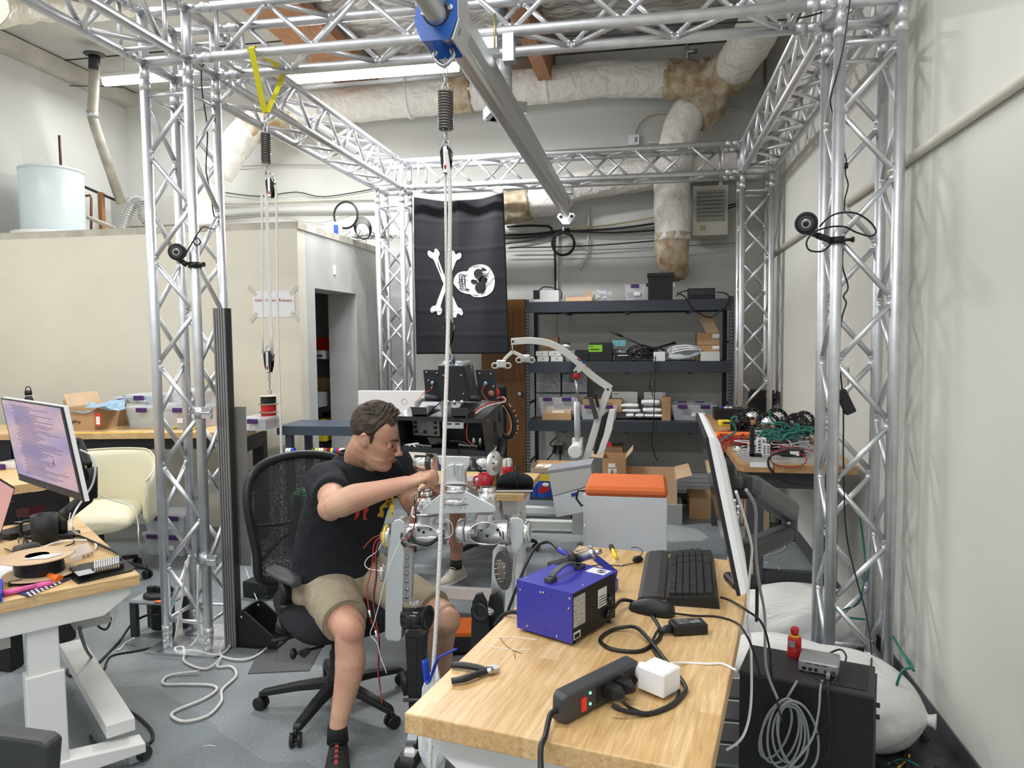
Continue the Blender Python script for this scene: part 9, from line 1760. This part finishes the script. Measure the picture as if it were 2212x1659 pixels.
def sandbag(lab,c,rr,rz,seed,knot):
    t=thing('sandbag',lab,'sandbag',c-Vector((0,0,rr[2])),rz,'white sandbags'); rnd=random.Random(seed); n=36; R_=[]; X=Vector((cos(rz),sin(rz),0)); Y=Vector((-sin(rz),cos(rz),0))
    for i in range(23):
        q=-1+2*i/22; e_=(1-abs(q)**3.2)**.6; e_=max(e_,.04)
        R_.append([c+X*q*rr[0]+Y*rr[1]*e_*cos(a)*(1+.04*sin(a*7+i*.8)+.03*sin(a*13+i*1.9))+Vector((0,0,max(-rr[2]*.97,rr[2]*e_*sin(a)*(1+.05*sin(a*5+q*7+seed))))) for a in [2*pi*k/n for k in range(n)]])
    MB().loft(R_).build('bag',bagm,t,sub=1)
    if knot:
        e=c+X*rr[0]*.98; MB().tube([e-X*.05,e,e+X*.03],[.05,.018,.03],12,sm=4).build('tied_neck',bagm,t); MB().tube(circ(e,.02,X,12),.004,6,closed=True).build('tie_string',ROPE,t)
    return t
sandbag('white woven sandbag lying across the base of the right column',Vector((3.25,.52,.165)),(.36,.23,.165),.05,2,False)
sandbag('white woven sandbag in front with a tied neck by the right wall',Vector((3.13,-.34,.19)),(.42,.21,.19),RD(-24),5,True)
T('yellow_tag','small yellow tag on the rear sandbag','tag',MB().box(at(1745,1325,y=.42),(.06,.01,.02)),YEL)
T('cable','dark green cable lying over the rear sandbag','cable',MB().tube([at(1855,1100,y=.3),at(1868,1200,y=.3),at(1862,1280,y=.2),at(1850,1306,z=.34),at(1822,1318,z=.34),at(1825,1332,z=.33),at(1868,1338,z=.31)],.005,7,sm=5),GRN)
T('cable','dark green cable running down beside the wall over the front sandbag','cable',MB().tube([at(1932,1380,z=.3),at(1950,1410,z=.3),at(1972,1440,z=.38),at(1950,1448,z=.38),at(1935,1490,z=.3),at(1938,1530,z=.2),at(1960,1590,z=.05),at(2000,1620,z=.01),at(2030,1655,z=.01)],.005,7,sm=5),GRN)
T('cable','second dark green cable behind the front sandbag','cable',MB().tube([at(1930,1375,z=.35),at(1955,1420,z=.33),at(1975,1450,z=.3)],.005,7,sm=4),GRN)
# iron weight plates and bolt
wp=at(2000,1640,z=.0); WPt=thing('weight_plate','black cast iron weight plate on the floor by the right wall','weight plate',wp); irn=mat('cast_iron',(.05,.05,.052),.5,bump=.2,bs=60)
MB().lathe([(.05,0),(.22,0),(.225,.01),(.225,.035),(.2,.04),(.19,.03),(.10,.03),(.09,.045),(.05,.045)],wp,(0,0,1),n=40).build('plate',irn,WPt); text('35',wp+Vector((.02,-.13,.032)),Matrix.Identity(3),.07,irn,'raised_number',WPt,ext=.004)
w2=at(1985,1560,z=.05)+Vector((-.02,.12,0)); T('weight_plate','second black iron weight plate behind, partly under the sandbag','weight plate',MB().lathe([(.05,0),(.18,0),(.185,.03),(.16,.035),(.05,.035)],Vector((3.36,-1.02,.046)),(0,0,1),n=36),irn)
bo=at(1995,1590,z=.06); BT=thing('anchor_bolt','large steel bolt with a shiny hex head leaning in the weight plate','bolt',bo); bd=(at(1975,1565,y=bo.y)-bo).normalized(); bd=Vector((-.35,.1,.9)).normalized()
MB().rod(bo-bd*.03,bo+bd*.10,.014,n=16).build('shank',DARKST,BT)
for k in range(12): MB().lathe([(.014,-.002),(.0165,0),(.014,.002)],bo-bd*.02+bd*.009*k,bd,n=14).build('thread',DARKST,BT)
MB().rod(bo+bd*.10,bo+bd*.122,.026,n=6).build('hex_head',STEEL,BT)
for i,(P,m) in enumerate((([(1912,1535),(1935,1560),(1950,1600),(1955,1660)],BLK),([(1915,1580),(1950,1600),(1965,1630),(1940,1659)],YEL),([(1912,1590),(1940,1600),(1962,1640),(1975,1665)],BLK),([(1918,1650),(1950,1640),(1985,1655)],GRN),([(1915,1620),(1935,1605),(1955,1625),(1945,1650),(1920,1640)],BLK))): T('cable',['black cable falling behind the tower to the plate','yellow cable behind the tower','second black cable behind the tower','green cable on the floor behind the tower','black looped cable behind the tower'][i],'cable',MB().tube([at(u,v,z=.03+.01*i) for u,v in P],.004,6,sm=5),m,'cables behind the tower')
# grey chair edge at bottom left
ce=at(60,1640,z=.9); bt_=thing('chair_back','dark chair back corner at the bottom left picture edge','chair',Vector((at(30,1659,z=.95).x,at(30,1659,z=.95).y,0)))
P=[at(-60,1580,y=-1.95),at(85,1600,y=-1.95),at(103,1612,y=-1.95),at(92,1760,y=-1.95),at(-60,1760,y=-1.95)]; MB().prism(P,(0,.05,0)).build('back_pad',GRYD,bt_,bev=.01)
c_=(P[3]+P[4])/2; MB().tube([c_,Vector((c_.x,c_.y,.45)),Vector((c_.x-.1,c_.y-.2,.42))],.03,8,sm=4).build('back_post',BLK,bt_); MB().box((c_.x-.15,c_.y-.28,.45),(.45,.45,.07),bev=.02).build('seat',BLKF,bt_); star(bt_,Vector((c_.x-.15,c_.y-.28,0)),.28)
# crumbs on the floor
T('wire_scrap','short white wire scrap on the floor left of the chair','wire scrap',MB().tube([at(437,1612,z=.002),at(452,1610,z=.002),at(466,1612,z=.002)],.0015,5),WHTP)
T('cable','white plug and cable on the floor under the front desk, right','cable',MB().tube([at(1540,1640,z=.01),at(1555,1620,z=.01),at(1560,1605,z=.01)],.005,6),WHTP)
